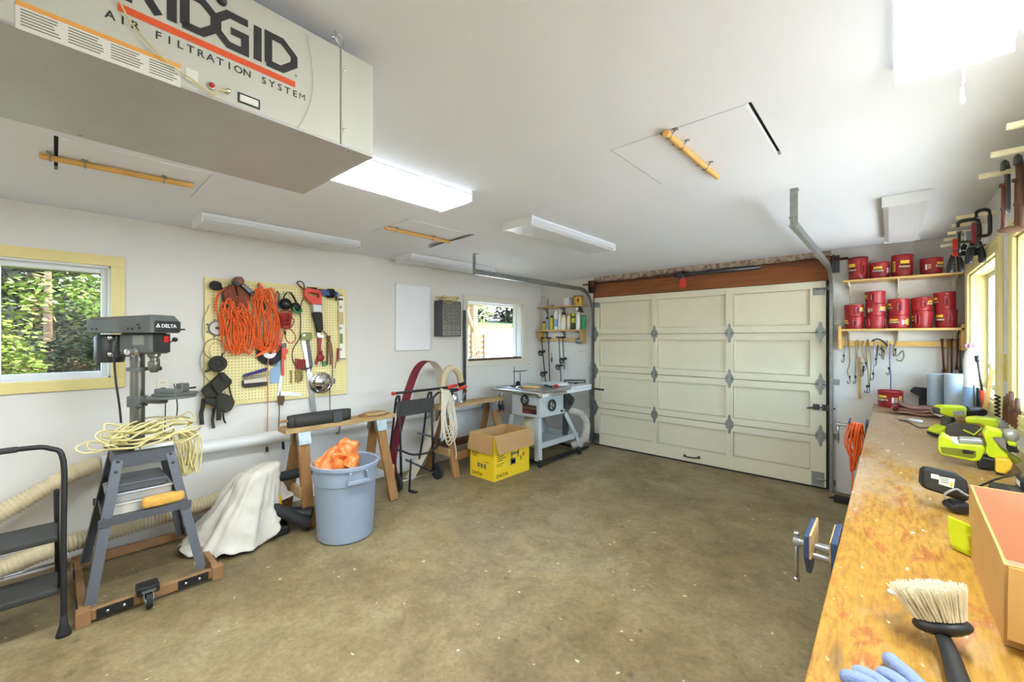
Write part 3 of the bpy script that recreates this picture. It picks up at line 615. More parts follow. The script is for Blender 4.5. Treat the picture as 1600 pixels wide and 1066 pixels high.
# ================================================================ AIR FILTER UNIT
ang = math.radians(1.6)
AF = Vector((-1.178, .66, 2.098)); AL, AW, AH = 1.02, .5, .283
t = thing('air_filter', 'beige ceiling-hung air filtration box with black lettering and an orange stripe', 'air filter', AF, ang)
def af(u, v, o=0.): return WM[t] @ Vector((o, -u, v))     # u leftwards along the front face, v up, o outwards
FN = (WM[t].to_3x3() @ Vector((1, 0, 0)))
def afp(px, py):                                          # front-face coordinates of a photographed point
    p = WM[t].inverted() @ onp(px, py, AF, FN); return -p.y, p.z
def afbox(u0, u1, v0, v1, o0, o1): m = MB().bb((o0, -u0, v0), (o1, -u1, v1)); return m.xf(WM[t])
EP = afp(533, 150)[0]
part(afbox(EP + .002, AL, 0.004, AH, -AW, 0), 'body', 'filter_beige', t, bev=.004)
part(afbox(0, EP, 0.004, AH, -AW, 0), 'end_panel', 'filter_beige', t, bev=.004)
part(afbox(0, AL, 0, .004, -AW, -.0), 'bottom_panel', 'filter_bottom', t)
# big letters as thick strokes
UF, VF = (WM[t].to_3x3() @ Vector((0, 1, 0))), Vector((0, 0, 1))
def stroke(m, P, w, closed=False):                        # flat mitred band in face coordinates (x right, y up)
    n = len(P); L = []; R = []
    P = [Vector((x, y)) for x, y in P]
    for i in range(n):
        a = P[i - 1] if (closed or i) else P[i]; c = P[(i + 1) % n] if (closed or i < n - 1) else P[i]
        d1 = (P[i] - a); d2 = (c - P[i])
        if d1.length < 1e-9: d1 = d2
        if d2.length < 1e-9: d2 = d1
        d1.normalize(); d2.normalize(); n1 = Vector((-d1.y, d1.x)); n2 = Vector((-d2.y, d2.x)); b = (n1 + n2)
        b.normalize(); k = min(2.2, 1 / max(.3, b.dot(n1))); L.append(P[i] + b * w / 2 * k); R.append(P[i] - b * w / 2 * k)
    vs = [v for pr in zip(L, R) for v in pr]; fs = [(2 * i, 2 * i + 1, (2 * i + 3) % (2 * n), (2 * i + 2) % (2 * n)) for i in range(n if closed else n - 1)]
    return vs, fs
GLY = {'R': ([[(.1, 0), (.1, 1)], [(.1, .93), (.55, .93), (.72, .8), (.72, .62), (.55, .48), (.1, .48)], [(.4, .48), (.78, 0)]], .9),
       'I': ([[(.1, 0), (.1, 1)]], .22),
       'D': ([[(.1, .07), (.1, .93), (.52, .93), (.9, .62), (.9, .38), (.52, .07), (.03, .07)]], 1.02),
       'G': ([[(.92, .93), (.42, .93), (.1, .62), (.1, .38), (.42, .07), (.84, .07), (.84, .5), (.48, .5)]], .98)}
vbase = afp(440, 112)[1]; Hh = afp(440, 61)[1] - vbase
word = [('R', 190, 256), ('I', 260, 277), ('D', 282, 346), ('G', 329, 391), ('I', 395, 410), ('D', 414, 465)]
for i, (cch, pa, pb) in enumerate(word):
    xa, xb = -afp(pa, 60)[0], -afp(pb, 60)[0]; wl = GLY[cch][1] if cch != 'I' else .2; kx = (xb - xa) / wl
    for P in GLY[cch][0]:
        m = MB(); vs, fs = stroke(None, [(xa + px * kx, vbase + py * Hh) for px, py in P], .0175, False); m.add([af(-q.x, q.y, .0008 + .0001 * i) for q in vs], fs); part(m, 'logo_letter', 'logo_black', t)
v0_, v1_ = afp(461, 137)[1], afp(461, 128)[1]
part(afbox(afp(461, 130)[0], afp(184, 30)[0], v0_, v1_, 0, .001), 'logo_stripe', 'logo_orange', t)
# subtitle spread letter by letter
sub = 'AIR FILTRATION SYSTEM'; x0 = -afp(172, 40)[0]; x1 = -afp(472, 153)[0]; vsub = afp(472, 156)[1]
for i, cch in enumerate(sub):
    if cch == ' ': continue
    xx = x0 + (x1 - x0) * i / (len(sub) - 1); text(cch, .0235, 'logo_black', t, af(-xx, vsub, 0), UF, VF, 'subtitle_letter', bold=0. if cch == 'M' else .0004, align='CENTER')
def afrect(px, py, w, h, mat, nm, o=.001):
    u, v = afp(px, py); return part(afbox(u + w / 2, u - w / 2, v - h / 2, v + h / 2, 0, o), nm, mat, t)
u0, v0 = afp(24, 12); u1, v1 = afp(282, 120)
vtop = afp(282, 102)[1]
part(afbox(u0, u1 + .0, vtop - .05, vtop, 0, .0008), 'warning_sticker', 'sticker_white', t)
part(afbox(u0, u1, vtop - .008, vtop + .001, 0, .0012), 'sticker_header', 'orange_label', t)
for k in range(4):
    uu = u0 + (u1 - u0) * (k + .1) / 4
    for j in range(6): part(afbox(uu, uu + (u1 - u0) * .2 * random.uniform(.8, 1.05), vtop - .014 - j * .0055, vtop - .012 - j * .0055, 0, .0011), 'sticker_print', 'ink_grey', t)
afrect(300, 118, .022, .026, 'sticker_white', 'approval_sticker'); 
u, v = afp(330, 135); part(MB().lathe([(.0085, 0), (.0085, .004), (.006, .005)], 14, af(u, v, 0), FN), 'button_bezel', 'chrome', t, True); part(MB().lathe([(.006, .004), (.0058, .008), (.003, .0105)], 14, af(u, v, 0), FN), 'power_button', 'red_plastic', t, True)
u, v = afp(346, 2); part(MB().lathe([(.011, 0), (.011, .005), (.006, .012)], 14, af(u, v, 0), FN), 'indicator', 'press_face', t, True)
u, v = afp(355, 144); part(MB().lathe([(.006, 0), (.006, .01), (.004, .012)], 12, af(u, v, 0), FN), 'pull_switch', 'chrome', t, True)
pts = [af(u, v, .012), af(u + .01, v - .008, .016), af(u + .022, v - .009, .012)] + [af(*afp(px, py), .01) for px, py in ((330, 150), (300, 128), (260, 100), (210, 48), (185, 5))]
part(MB().tube(cr(pts, 6), .0016, 6), 'pull_cord', 'rope_yellow', t, True)
u, v = afp(389, 158); part(afbox(u + .024, u - .024, v - .012, v + .012, 0, .002), 'name_plate', 'press_face', t); part(afbox(u + .02, u - .02, v - .008, v + .008, .002, .0026), 'plate_print', 'sticker_white', t)
text('R', .009, 'logo_black', t, af(*afp(461, 120), .0), UF, VF, 'registered_mark')
for px, py in ((538, 110), (537, 203)):
    u, v = afp(px, py); part(MB().lathe([(.005, 0), (.005, .002), (.003, .0035)], 10, af(u, v, 0), FN), 'screw', 'chrome', t, True)
for u, o in ((.07, -.02), (.48, -.02), (.07, -AW + .02), (.6, -AW + .02), (.35, -.25)): part(MB().lathe([(.004, 0), (.004, .002)], 8, af(u, 0, o), (0, 0, -1)), 'screw', 'steel', t, True)
u, v = afp(527, 75); m = MB()
top = af(u, v, -.01)
for k in range(2): m.tor(top + Vector((.004 * k, .01 * k, .02 + .012 * k)), .016, .0016, ax=(1, .4 * k, 0), n=14, k=5)
m.cyl(top + Vector((0, 0, .03)), Vector((top.x, top.y, ZC)), .0015, n=6)
part(m, 'hanging_hook', 'chrome', t, True)
pts = [af(*afp(px, py), .004) for px, py in ((480, 55), (488, 110), (489, 140), (478, 180), (465, 200))]; part(MB().tube(cr(pts, 5), .0007, 5), 'hanging_string', 'rope_white', t, True)
m = MB()
for uu in (.2, .8): m.cyl(af(uu, AH, -.25), Vector((*af(uu, AH, -.25).xy, ZC)), .004, n=8)
part(m, 'suspension_rods', 'steel', t, True)

# ================================================================ LEFT WALL FITTINGS
c = lw(254, 603, 0); t = thing('outlet', 'ivory double power outlet with a plug on the wall beside the drill press', 'outlet', c)
part(MB().bb((XL, c.y - .037, c.z - .058), (XL + .006, c.y + .037, c.z + .058)), 'cover_plate', 'plate_ivory', t, bev=.003)
for dz in (.024, -.024): part(MB().bb((XL + .006, c.y - .017, c.z + dz - .014), (XL + .008, c.y + .017, c.z + dz + .014)), 'socket', 'plate_ivory', t, bev=.001)
for sg in (-1, 1): part(MB().bb((XL + .008, c.y + sg * .007 - .0015, c.z + .022), (XL + .0085, c.y + sg * .007 + .0015, c.z + .031)), 'slot', 'black', t)
m = MB().bb((XL + .008, c.y - .014, c.z - .036), (XL + .035, c.y + .014, c.z - .012)); part(m, 'plug', 'black', t, bev=.004)
part(MB().tube(cr([(XL + .03, c.y, c.z - .03), (XL + .05, c.y + .01, c.z - .08), (XL + .03, c.y + .01, c.z - .3), (XL + .035, c.y, c.z - .5)], 6), .004, 6), 'cord', 'cord_black', t, True)
# pegboard
PB = (.822, 2.024, .972, 2.044)
t = thing('pegboard', 'pale yellow pegboard on the white wall, hung with tools', 'pegboard', (XL, PB[0], PB[2]))
part(MB().bb((XL + .018, PB[0], PB[2]), (XL + .024, PB[1], PB[3])), 'board', 'pegboard_yellow', t)
for a, b in (((PB[0], PB[3] - .035), (PB[1], PB[3])), ((PB[0], PB[2]), (PB[1], PB[2] + .035)), ((PB[0], PB[2] + .035), (PB[0] + .05, PB[3] - .035)), ((PB[1] - .06, PB[2] + .035), (PB[1], PB[3] - .035))):
    part(MB().bb((XL + .001, a[0], a[1]), (XL + .0275, b[0], b[1])), 'border_strip', 'trim_yellow', t, bev=.002)
PEG = .03                                                  # tools start this far off the wall
# white board (breaker panel cover)
a, b = lw(619, 443, .03), lw(672, 547, .03)
t = thing('panel_board', 'plain white rectangular board fixed to the wall beside the drawer cabinet', 'board', (XL, a.y, b.z))
part(MB().bb((XL, a.y, b.z), (XL + .03, b.y, a.z)), 'cover', 'fixture_white', t, bev=.004)
part(MB().bb((XL, a.y + .02, b.z + .02), (XL + .012, b.y + .02, a.z + .01)), 'backing', 'wall_paint', t)
# parts cabinet
a, b = lw(691, 470, .16), lw(720, 526, .16)
y0, y1, z0, z1 = a.y, b.y, b.z, a.z + .005
t = thing('drawer_cabinet', 'dark wall cabinet of small clear drawers beside the far window', 'cabinet', (XL, (y0 + y1) / 2, z0))
m = MB(); xf_ = XL + .16
for q in (((XL, y0, z0), (xf_, y0 + .006, z1)), ((XL, y1 - .006, z0), (xf_, y1, z1)), ((XL, y0, z0), (xf_, y1, z0 + .006)), ((XL, y0, z1 - .006), (xf_, y1, z1)), ((XL, y0, z0), (XL + .01, y1, z1))): m.bb(*q)
part(m, 'cabinet_shell', 'cab_dark', t)
rows = [2, 2, 4, 4, 4, 4, 4, 4]; hts = [.16, .15] + [.115] * 6; zz = z0 + .008; dr = {}
for n_, h_ in zip(rows, hts):
    hh = h_ * (z1 - z0 - .016); wdt = (y1 - y0 - .016) / n_
    for k in range(n_):
        yy = y0 + .008 + wdt * (k + .5); ctr = Vector((xf_ - .065, yy, zz + hh / 2)); key = (n_, h_)
        M = Matrix.Translation(WM[t].inverted() @ ctr)
        if key not in dr:
            d = part(MB().box((0, 0, 0), (.125, wdt - .005, hh - .005)), 'drawer', 'drawer_clear', t, local=True, bev=.002); d.matrix_basis = M; WM[d] = WM[t] @ M
            kn = part(MB().box((.068, 0, 0), (.012, min(.03, wdt * .4), .008)), 'pull', 'cab_dark', d, local=True); dr[key] = d
        else: inst(dr[key], t, M)
    zz += hh
m = MB()
for k in range(7):
    cy = (y0 + y1) / 2 + random.uniform(-.05, .05); m.tube(cr([(XL + .08 + .06 * math.cos(a_), cy + random.uniform(.09, .15) * math.sin(a_), z1 + .012 + .008 * k + .01 * math.sin(3 * a_ + k)) for a_ in [6.283 * q / 9 for q in range(9)]], 4, True), .005, 6, True)
m.tube(cr([(xf_ - .03, y0 + .05, z1 + .02), (xf_ + .012, y0 + .02, z1 - .01), (xf_ + .014, y0 + .1, z1 - .03), (xf_ - .01, y0 + .22, z1 + .015)], 6), .004, 6)
solo(m, 'cable_coil', 'rope_yellow', 'tangled cream cable coil on top of the drawer cabinet', 'cable', smooth=True)
# grey flat bar leaning at the far window, PVC duct pipe along the wall
a = lw(726, 485, .03); b = lw(726, 602, .03)
solo(MB().bar(a, Vector((a.x, a.y, .62)), .02, .035, (0, 1, 0)), 'metal_bar', 'darksteel', 'tall grey metal bar upright against the left edge of the far window', 'bar')
t = thing('duct_pipe', 'long white plastic dust pipe running along the base of the wall', 'pipe', (XL + .07, 2.3, .65)); zc = .648; xc = XL + .075
part(MB().cyl((xc, .22, zc + .012), (xc, 4.25, zc), .054, n=20), 'pipe', 'pvc', t, 40)
for y, l, r in ((.55, .1, .06), (3.02, .12, .062), (3.27, .03, .066)): part(MB().cyl((xc, y, zc + .01), (xc, y + l, zc + .01), r, n=20), 'coupling', 'pvc', t, 40)
for y in (1.9, 2.98, 3.35): part(MB().tor((xc, y, zc), .06, .008, ax=(0, 1, 0), n=20, k=6), 'pipe_strap', 'galv', t, True)
part(MB().cyl((xc, 3.9, zc), (xc, 3.96, zc), .07, n=20), 'flange', 'wood_plank', t, 40)
part(MB().cyl((xc, 4.02, zc), (xc, 4.06, zc), .07, n=20), 'flange', 'wood_plank', t, 40)
# ================================================================ TOOLS ON THE PEGBOARD (outlines measured on the board plane, real thickness)
def zoomer(x0, y0, k): return lambda x, y, off=PEG: lw(x0 + x / k, y0 + y / k, off)
za, zb, zc_, zd = zoomer(310, 430, 7.615), zoomer(420, 430, 8.2), zoomer(420, 540, 8.2), zoomer(300, 550, 8.885)
def flat(z, P, o0, o1): return MB().prism([z(x, y, o0) for x, y in P], (o1 - o0, 0, 0))
def line(z, P, off, r, n=7, k=6, closed=False): return MB().tube(cr([z(p[0], p[1], p[2] if len(p) > 2 else off) for p in P], k, closed), r, n, closed)
def disc(z, x, y, r, o0, o1, n=28): c = z(x, y, o0); return MB().cyl(c, c + Vector((o1 - o0, 0, 0)), r, n=n)
def ptool(name, label, cat, z, x, y): return thing(name, label, cat, z(x, y, PEG), group='tools on the pegboard')
R = random.Random(3)
def cord_loops(label, n, top, bot, wid, seedx, plug=None):
    t = ptool('extension_cord', label, 'cord', za, (bot[0] + bot[1]) / 2, bot[3]); m = MB()
    for i in range(n):
        f = (i + .5) / n; tx = top[0] + (top[1] - top[0]) * ((f * 3.7) % 1); ty = R.uniform(top[2], top[3]); bx = bot[0] + (bot[1] - bot[0]) * f + R.uniform(-15, 15); by = R.uniform(bot[2], bot[3]); w = R.uniform(*wid); o = PEG + .03 + .055 * ((i * 7) % n) / n
        P = [(tx, ty, o + .01), (tx + w * .5, ty + 90, o + .012), (bx + w * .7 + R.uniform(-30, 30), (ty + by) / 2, o), (bx + w * .55, by - 90, o - .005), (bx + R.uniform(-8, 8), by, o - .004), (bx - w * .55, by - 100, o), (bx - w * .6 + R.uniform(-40, 30), (ty + by) / 2 + 40, o + .006), (tx - w * .5, ty + 110, o + .014)]
        m.join(line(za, P, 0, .0042, 6, 5, True))
    part(m, 'cord_loops', 'cord_orange', t, True)
    return t
t = cord_loops('big bundle of orange extension cord hanging below the brown cord reel', 25, (330, 560, 250, 330), (345, 625, 850, 960), (60, 130), 0)
m = MB()
for k in range(5): m.join(line(za, [(330 + k * 8, 150, .06 + .008 * k), (250 - k * 6, 230, .065 + .008 * k), (215 - k * 4, 350 + k * 10, .06 + .006 * k), (235 + k * 5, 500, .06 + .008 * k), (270 + k * 7, 640 + k * 20, .06), (285 + k * 6, 560, .07), (260 + k * 5, 420, .075), (300 + k * 9, 300, .08 + .005 * k)], 0, .0042, 6, 5, k < 4))
part(m, 'cord_loops', 'cord_orange', t, True)
part(line(za, [(300, 360), (335, 420)], .1, .012, 8), 'plug', 'black', t, True)
t = cord_loops('narrower orange extension cord bundle hanging left of the dark ear muffs', 19, (700, 880, 150, 190), (700, 915, 880, 930), (70, 150), 0)
part(flat(za, [(670, 955), (690, 975), (880, 880), (870, 850)], .08, .1), 'strap', 'cord_orange', t, bev=.004)
part(flat(za, [(695, 110), (715, 88), (770, 150), (745, 185)], .07, .095), 'handle', 'tool_orange', t, bev=.004)
part(line(za, [(720, 240, .08), (770, 320, .09), (790, 400, .09), (750, 380, .09), (720, 300, .085)], 0, .011, 7), 'grip', 'black_dusty', t, True)
# brown cord reel
t = ptool('cord_reel', 'dark brown cord wound in an oval reel above the orange cords', 'cord reel', za, 440, 400); m = MB()
for k in range(15):
    w = 150 - k * 9; m.join(line(za, [(450 + w * math.cos(a) + 20 * math.sin(a), 250 + (135 - 3 * k) * math.sin(a) - 12 * k * .3, .10 + .0022 * k + .004 * math.sin(2 * a + k)) for a in [6.283 * q / 14 for q in range(14)]], 0, .0042, 6, 4, True))
part(m, 'winding', 'cord_brown', t, True)
part(line(za, [(450 + 160 * math.cos(a), 255 + 150 * math.sin(a), .1) for a in [6.283 * q / 18 for q in range(18)]], 0, .006, 7, 4, True), 'reel_rim', 'black', t, True)
part(flat(za, [(300 + 150 + 120 * math.cos(a), 255 + 125 * math.sin(a)) for a in [6.283 * q / 20 for q in range(20)]], .088, .1), 'reel_plate', 'cord_brown', t)
# dark power sander lying on top of the reel
t = ptool('hand_sander', 'dark belt-type hand tool with grey body above the cord reel', 'power tool', za, 490, 130)
part(flat(za, [(390, 60), (420, 28), (480, 35), (510, 75), (500, 120), (440, 125), (385, 100)], .06, .16), 'motor_head', 'cord_brown', t, bev=.008)
part(flat(za, [(390, 75), (430, 60), (500, 110), (480, 135), (420, 110)], .16, .175), 'end_cover', 'black', t, bev=.004)
part(flat(za, [(470, 130), (500, 95), (635, 205), (600, 250)], .08, .15), 'tool_body', 'darksteel', t, bev=.008)
part(flat(za, [(570, 215), (630, 195), (640, 220), (600, 255)], .075, .155), 'tool_nose', 'black', t, bev=.004)
m = MB().sph(za(205, 125, .08), (.03, .045, .04), 14, 9); m.join(line(za, [(230, 130, .08), (290, 165, .075)], 0, .012, 8)); solo(m, 'rubber_mallet', 'rubber', 'black rounded mallet head at the top left of the pegboard', 'mallet', 'tools on the pegboard', smooth=True)
# slotted wheel
t = ptool('slotted_wheel', 'pale disc with dark notched teeth beside the orange cord', 'wheel', za, 220, 630); cw = za(220, 632, .04)
part(disc(za, 220, 632, .052, .034, .046), 'disc', 'hose_grey', t, 40); part(disc(za, 222, 630, .012, .046, .056), 'hub', 'black', t, 40)
part(MB().tor(cw, .055, .006, ax=(1, 0, 0), n=28, k=6), 'rim', 'darksteel', t, True)
for k in range(7): a = 6.283 * k / 7; d = Vector((0, math.cos(a), math.sin(a))); part(MB().bar(cw + d * .055, cw + d * .078, .012, .016, (1, 0, 0)), 'tooth', 'darksteel', t)
# wire loop on the left edge
solo(line(za, [(130, 350), (90, 450), (55, 520), (45, 700), (75, 850), (30, 960), (25, 1080), (80, 1200), (130, 1260)], .035, .003, 6), 'wire_loop', 'cord_grey', 'thin grey wire looping down the left edge of the pegboard', 'wire', 'tools on the pegboard', smooth=True)
t = ptool('wire_hoop', 'thin olive wire hoop hanging behind the black tool harness', 'wire', za, 180, 850)
part(line(za, [(190 + 125 * math.cos(a), 880 + 120 * math.sin(a), .034 + .004 * math.sin(2 * a)) for a in [6.283 * q / 14 for q in range(14)]], 0, .004, 6, 4, True), 'hoop', 'bungee', t, True)
part(line(za, [(210 + 80 * math.cos(a), 900 + 100 * math.sin(a), .04) for a in [6.283 * q / 12 for q in range(12)]], 0, .002, 5, 4, True), 'thin_hoop', 'cord_grey', t, True)
# black harness: buckled pouch with straps
t = ptool('tool_harness', 'black fabric tool harness with dangling straps at the pegboard corner', 'harness', zd, 300, 1000)
def puff(P, o0, o1, b=.012):
    m = flat(zd, P, o0, o1); return m
part(puff([(110, 520), (250, 400), (400, 265), (545, 400), (500, 470), (400, 540), (380, 590), (250, 640), (150, 610)], .04, .11), 'upper_pouch', 'fabric_black', t, bev=.02)
part(puff([(160, 600), (300, 640), (420, 560), (540, 620), (580, 690), (530, 800), (420, 850), (330, 790), (230, 720), (165, 720)], .035, .1), 'lower_pouch', 'fabric_black', t, bev=.02)
part(puff([(390, 290), (440, 280), (545, 390), (490, 440), (400, 370)], .11, .125), 'flap', 'fabric_black', t, bev=.006)
m = MB()
for P, w in (([(420, 20, .05), (400, 170, .07), (370, 300, .115), (300, 380, .12), (200, 470, .118), (130, 540, .1)], .02), ([(280, 420, .122), (340, 520, .125), (400, 590, .12)], .028), ([(510, 440, .09), (530, 560, .085), (570, 680, .09)], .016)):
    m.strip(cr([zd(*p) for p in P], 5), (0, w * .7, w * .7), .004)
for P, w in (([(160, 650, .05), (150, 760, .055), (130, 860, .05), (140, 1010, .04)], .03), ([(305, 780, .05), (290, 900, .06), (285, 960, .05), (300, 1060, .045)], .022), ([(370, 600, .115), (375, 780, .11), (370, 950, .08)], .036), ([(430, 850, .06), (440, 930, .05), (465, 990, .045)], .014)):
    m.strip(cr([zd(*p) for p in P], 5), (.004, w, 0), .004)
part(m, 'straps', 'fabric_black', t, True)
c = zd(360, 165, .08); m = MB().tor(c, .045, .022, ax=(1, 0, 0), n=22, k=8); m.lathe([(.035, -.02), (.035, .01), (.012, .02)], 18, c, (1, 0, 0)); part(m, 'round_pad', 'fabric_black', t, True)
part(flat(zd, [(170, 260), (270, 235), (285, 255), (190, 285)], .06, .075), 'buckle', 'black', t, bev=.003)
# grinder disc, blue strip, grey handsaw
t = ptool('sanding_disc', 'black round rubber backing disc with pale hub under the orange cord', 'disc', za, 850, 930)
part(disc(za, 845, 925, .108, .034, .052), 'disc', 'rubber', t, 40); part(disc(za, 845, 920, .055, .052, .058), 'hub_plate', 'bottle_white', t, 40); part(disc(za, 855, 920, .014, .058, .066), 'hub_nut', 'black', t, 40)
t = ptool('blue_sheet', 'light blue plastic sheet strip behind the black rubber disc', 'sheet', zc_, 90, 300)
part(flat(zb, [(100, 680), (150, 670), (165, 870), (140, 1330), (130, 1380), (20, 1390), (10, 1230), (60, 1180), (120, 1000)], PEG, PEG + .004), 'sheet', 'tool_lightblue', t)
for k in range(4): part(flat(zc_, [(40 + 22 * k, 225), (52 + 22 * k, 225), (50 + 22 * k, 265), (38 + 22 * k, 265)], PEG + .004, PEG + .007), 'driver_bit', 'tool_green', t)
t = ptool('pry_bar', 'grey flat steel bar hanging left of the ear muffs', 'bar', zb, 100, 650)
part(flat(zb, [(80, 230), (110, 200), (130, 230), (128, 320), (118, 680), (100, 680), (90, 330)], .032, .044), 'blade', 'darksteel', t, bev=.002); part(line(zb, [(110, 215), (135, 240), (128, 330)], .045, .004, 6), 'hook', 'black', t, True)
# ear muffs
t = ptool('ear_muffs', 'black ear muffs with a headband hanging on the pegboard', 'ear muffs', zb, 270, 480)
c1, c2 = zb(215, 370, .075), zb(345, 410, .06)
part(MB().sph(c1, (.045, .052, .056), 16, 10), 'ear_cup', 'black_gloss', t, True); part(MB().sph(c2, (.032, .042, .045), 16, 10), 'ear_cup', 'black', t, True)
part(MB().tor(c2 + Vector((.01, .01, -.018)), .04, .01, ax=(1, .3, .5), n=20, k=7), 'cushion', 'green_can', t, True)
part(MB().strip(cr([zb(180, 320, .08), zb(215, 240, .08), zb(265, 222, .08), zb(310, 270, .07), zb(350, 350, .06)], 6), (.03, 0, 0), .006), 'headband', 'black', t, True)
part(line(zb, [(150, 330, .05), (180, 235, .05), (250, 212, .05), (320, 250, .05), (365, 350, .05)], 0, .002, 6), 'wire_band', 'steel', t, True)
# dark red coiled cord
t = ptool('coiled_cord', 'dark red cord coiled tightly below the ear muffs', 'cord', zb, 240, 800); m = MB()
for k in range(8): m.join(line(zb, [(215 + (82 - 3 * k) * math.cos(a), 480 + 25 * k + 22 * math.sin(a), .06 + .028 * math.sin(a)) for a in [6.283 * q / 12 for q in range(12)]], 0, .0055, 6, 4, True))
m.join(line(zb, [(280, 530, .06), (325, 580, .06), (290, 660, .06), (210, 690, .06), (190, 670, .06)], 0, .004, 6)); part(m, 'coil', 'cord_red', t, True)
part(line(zb, [(205, 710), (215, 800), (260, 865), (320, 855), (345, 790), (300, 710), (255, 680)], .04, .0035, 6), 'tail', 'cord_red', t, True); part(line(zb, [(195, 700), (215, 760)], .05, .009, 8), 'plug', 'black', t, True)
# red reciprocating saw
t = ptool('reciprocating_saw', 'red and black reciprocating saw hanging nose down on the pegboard', 'power saw', zb, 560, 800)
body = flat(zb, [(430, 185), (480, 165), (640, 205), (650, 380), (525, 375), (440, 285)], .05, .105)
m = MB()                                                   # D-handle ring
O = [(430, 190), (480, 165), (640, 205), (652, 300), (648, 385), (530, 375), (470, 320), (432, 270)]; I = [(478, 235), (520, 228), (612, 248), (618, 290), (600, 300), (560, 270), (520, 268), (485, 258)]
vo, vi = [zb(x, y, .05) for x, y in O], [zb(x, y, .05) for x, y in I]; hx = Vector((.055, 0, 0)); n = 8
m.add(vo + vi + [v + hx for v in vo] + [v + hx for v in vi], [f for i in range(n) for f in ((i, (i + 1) % n, n + (i + 1) % n, n + i), (2 * n + i, 3 * n + i, 3 * n + (i + 1) % n, 2 * n + (i + 1) % n), (i, 2 * n + i, 2 * n + (i + 1) % n, (i + 1) % n), (n + i, n + (i + 1) % n, 3 * n + (i + 1) % n, 3 * n + i))])
part(m, 'handle', 'tool_red', t, bev=.006)
part(flat(zb, [(530, 375), (645, 380), (650, 485), (540, 480)], .045, .11), 'gear_case', 'tool_silver', t, bev=.008)
part(flat(zb, [(535, 480), (655, 485), (668, 690), (640, 745), (600, 740), (575, 620)], .045, .11), 'nose_boot', 'rubber', t, bev=.012)
part(flat(zb, [(600, 735), (645, 735), (640, 790), (605, 790)], .06, .09), 'shoe', 'steel', t, bev=.003)
part(flat(zb, [(480, 155), (600, 165), (605, 185), (490, 175)], .06, .1), 'trigger_cap', 'black', t, bev=.003)
part(line(zb, [(440, 185), (380, 120), (362, 95), (395, 78), (440, 100), (455, 150), (450, 175)], .07, .0055, 7), 'cord_loop', 'cord_black', t, True)
part(line(zb, [(440, 290, .05), (405, 430, .045), (410, 620, .045), (395, 800, .045), (320, 930, .045), (300, 1040, .045), (330, 1140, .045), (400, 1200, .05), (480, 1205, .07), (560, 1170, .07)], 0, .0045, 7), 'power_cord', 'cord_black', t, True)
part(line(zb, [(680, 705, .06), (740, 760, .05), (790, 860, .05), (815, 1000, .05), (815, 1250, .05), (800, 1380, .05), (782, 1480, .08), (785, 1760, .12)], 0, .0045, 7), 'hanging_cord', 'cord_black', t, True); part(line(zb, [(785, 1740), (786, 1800)], .12, .008, 8), 'plug', 'black', t, True)
# blue trimmer with wound cord
t = ptool('blue_trimmer', 'dark blue hand tool with its cord wound around it at the pegboard top', 'power tool', zb, 760, 260)
part(flat(zb, [(620, 180), (740, 195), (850, 215), (880, 245), (850, 280), (740, 270), (640, 255)], .05, .1), 'body', 'tool_blue', t, bev=.01)
m = MB()
for k in range(6): m.join(line(zb, [(760 + 12 * k + 30 * math.cos(a), 235 + 55 * math.sin(a), .08 + .035 * math.cos(a + .5)) for a in [6.283 * q / 10 for q in range(10)]], 0, .004, 6, 4, True))
part(m, 'cord', 'cord_black', t, True); part(flat(zb, [(848, 255), (872, 260), (866, 325), (848, 318)], .07, .09), 'plug', 'black', t, bev=.003)
# white spirit level
t = ptool('spirit_level', 'white spirit level hanging upright at the right edge of the pegboard', 'level', zb, 925, 1050)
part(flat(zb, [(885, 275), (955, 272), (970, 1065), (900, 1070)], .034, .056), 'rail', 'level_white', t, bev=.002)
part(flat(zb, [(892, 475), (952, 473), (956, 632), (895, 635)], .056, .0575), 'opening', 'level_window', t); part(flat(zb, [(908, 750), (945, 748), (947, 878), (912, 880)], .056, .058), 'vial', 'tool_green', t)
for y in (410, 682, 955): part(disc(zb, 920, y, .013, .056, .0585, 16), 'vial_ring', 'cord_grey', t, 40)
part(flat(zb, [(888, 300), (948, 298), (950, 322), (890, 324)], .056, .0575), 'printed_mark', 'ink', t); part(line(zb, [(885, 270), (920, 252), (955, 270)], .045, .003, 6), 'hanging_loop', 'black', t, True)
part(flat(zb, [(900, 1062), (970, 1060), (970, 1078), (902, 1080)], .033, .057), 'end_cap', 'cord_grey', t)
# green clamp and steel straightedge
t = ptool('green_bracket', 'olive green metal bracket under the reciprocating saw', 'bracket', zb, 470, 800)
part(flat(zb, [(400, 830), (405, 770), (440, 735), (540, 735), (550, 810), (520, 835)], .036, .06), 'plate', 'tool_green', t, bev=.004); part(disc(zb, 450, 770, .012, .06, .066, 12), 'bolt', 'chrome', t, 40)
t = ptool('straightedge', 'long aluminium straightedge slanting down from the green bracket', 'straightedge', zc_, 580, 850)
part(flat(zb, [(412, 838), (465, 838), (530, 1240), (490, 1240)], .036, .044), 'blade', 'steel', t); part(flat(zb, [(478, 838), (515, 838), (560, 1150), (530, 1240)], .036, .048), 'handle', 'stand_grey', t, bev=.002)
part(flat(zc_, [(478, 330), (545, 330), (612, 855), (545, 855)], .034, .040), 'ruler', 'steel', t)
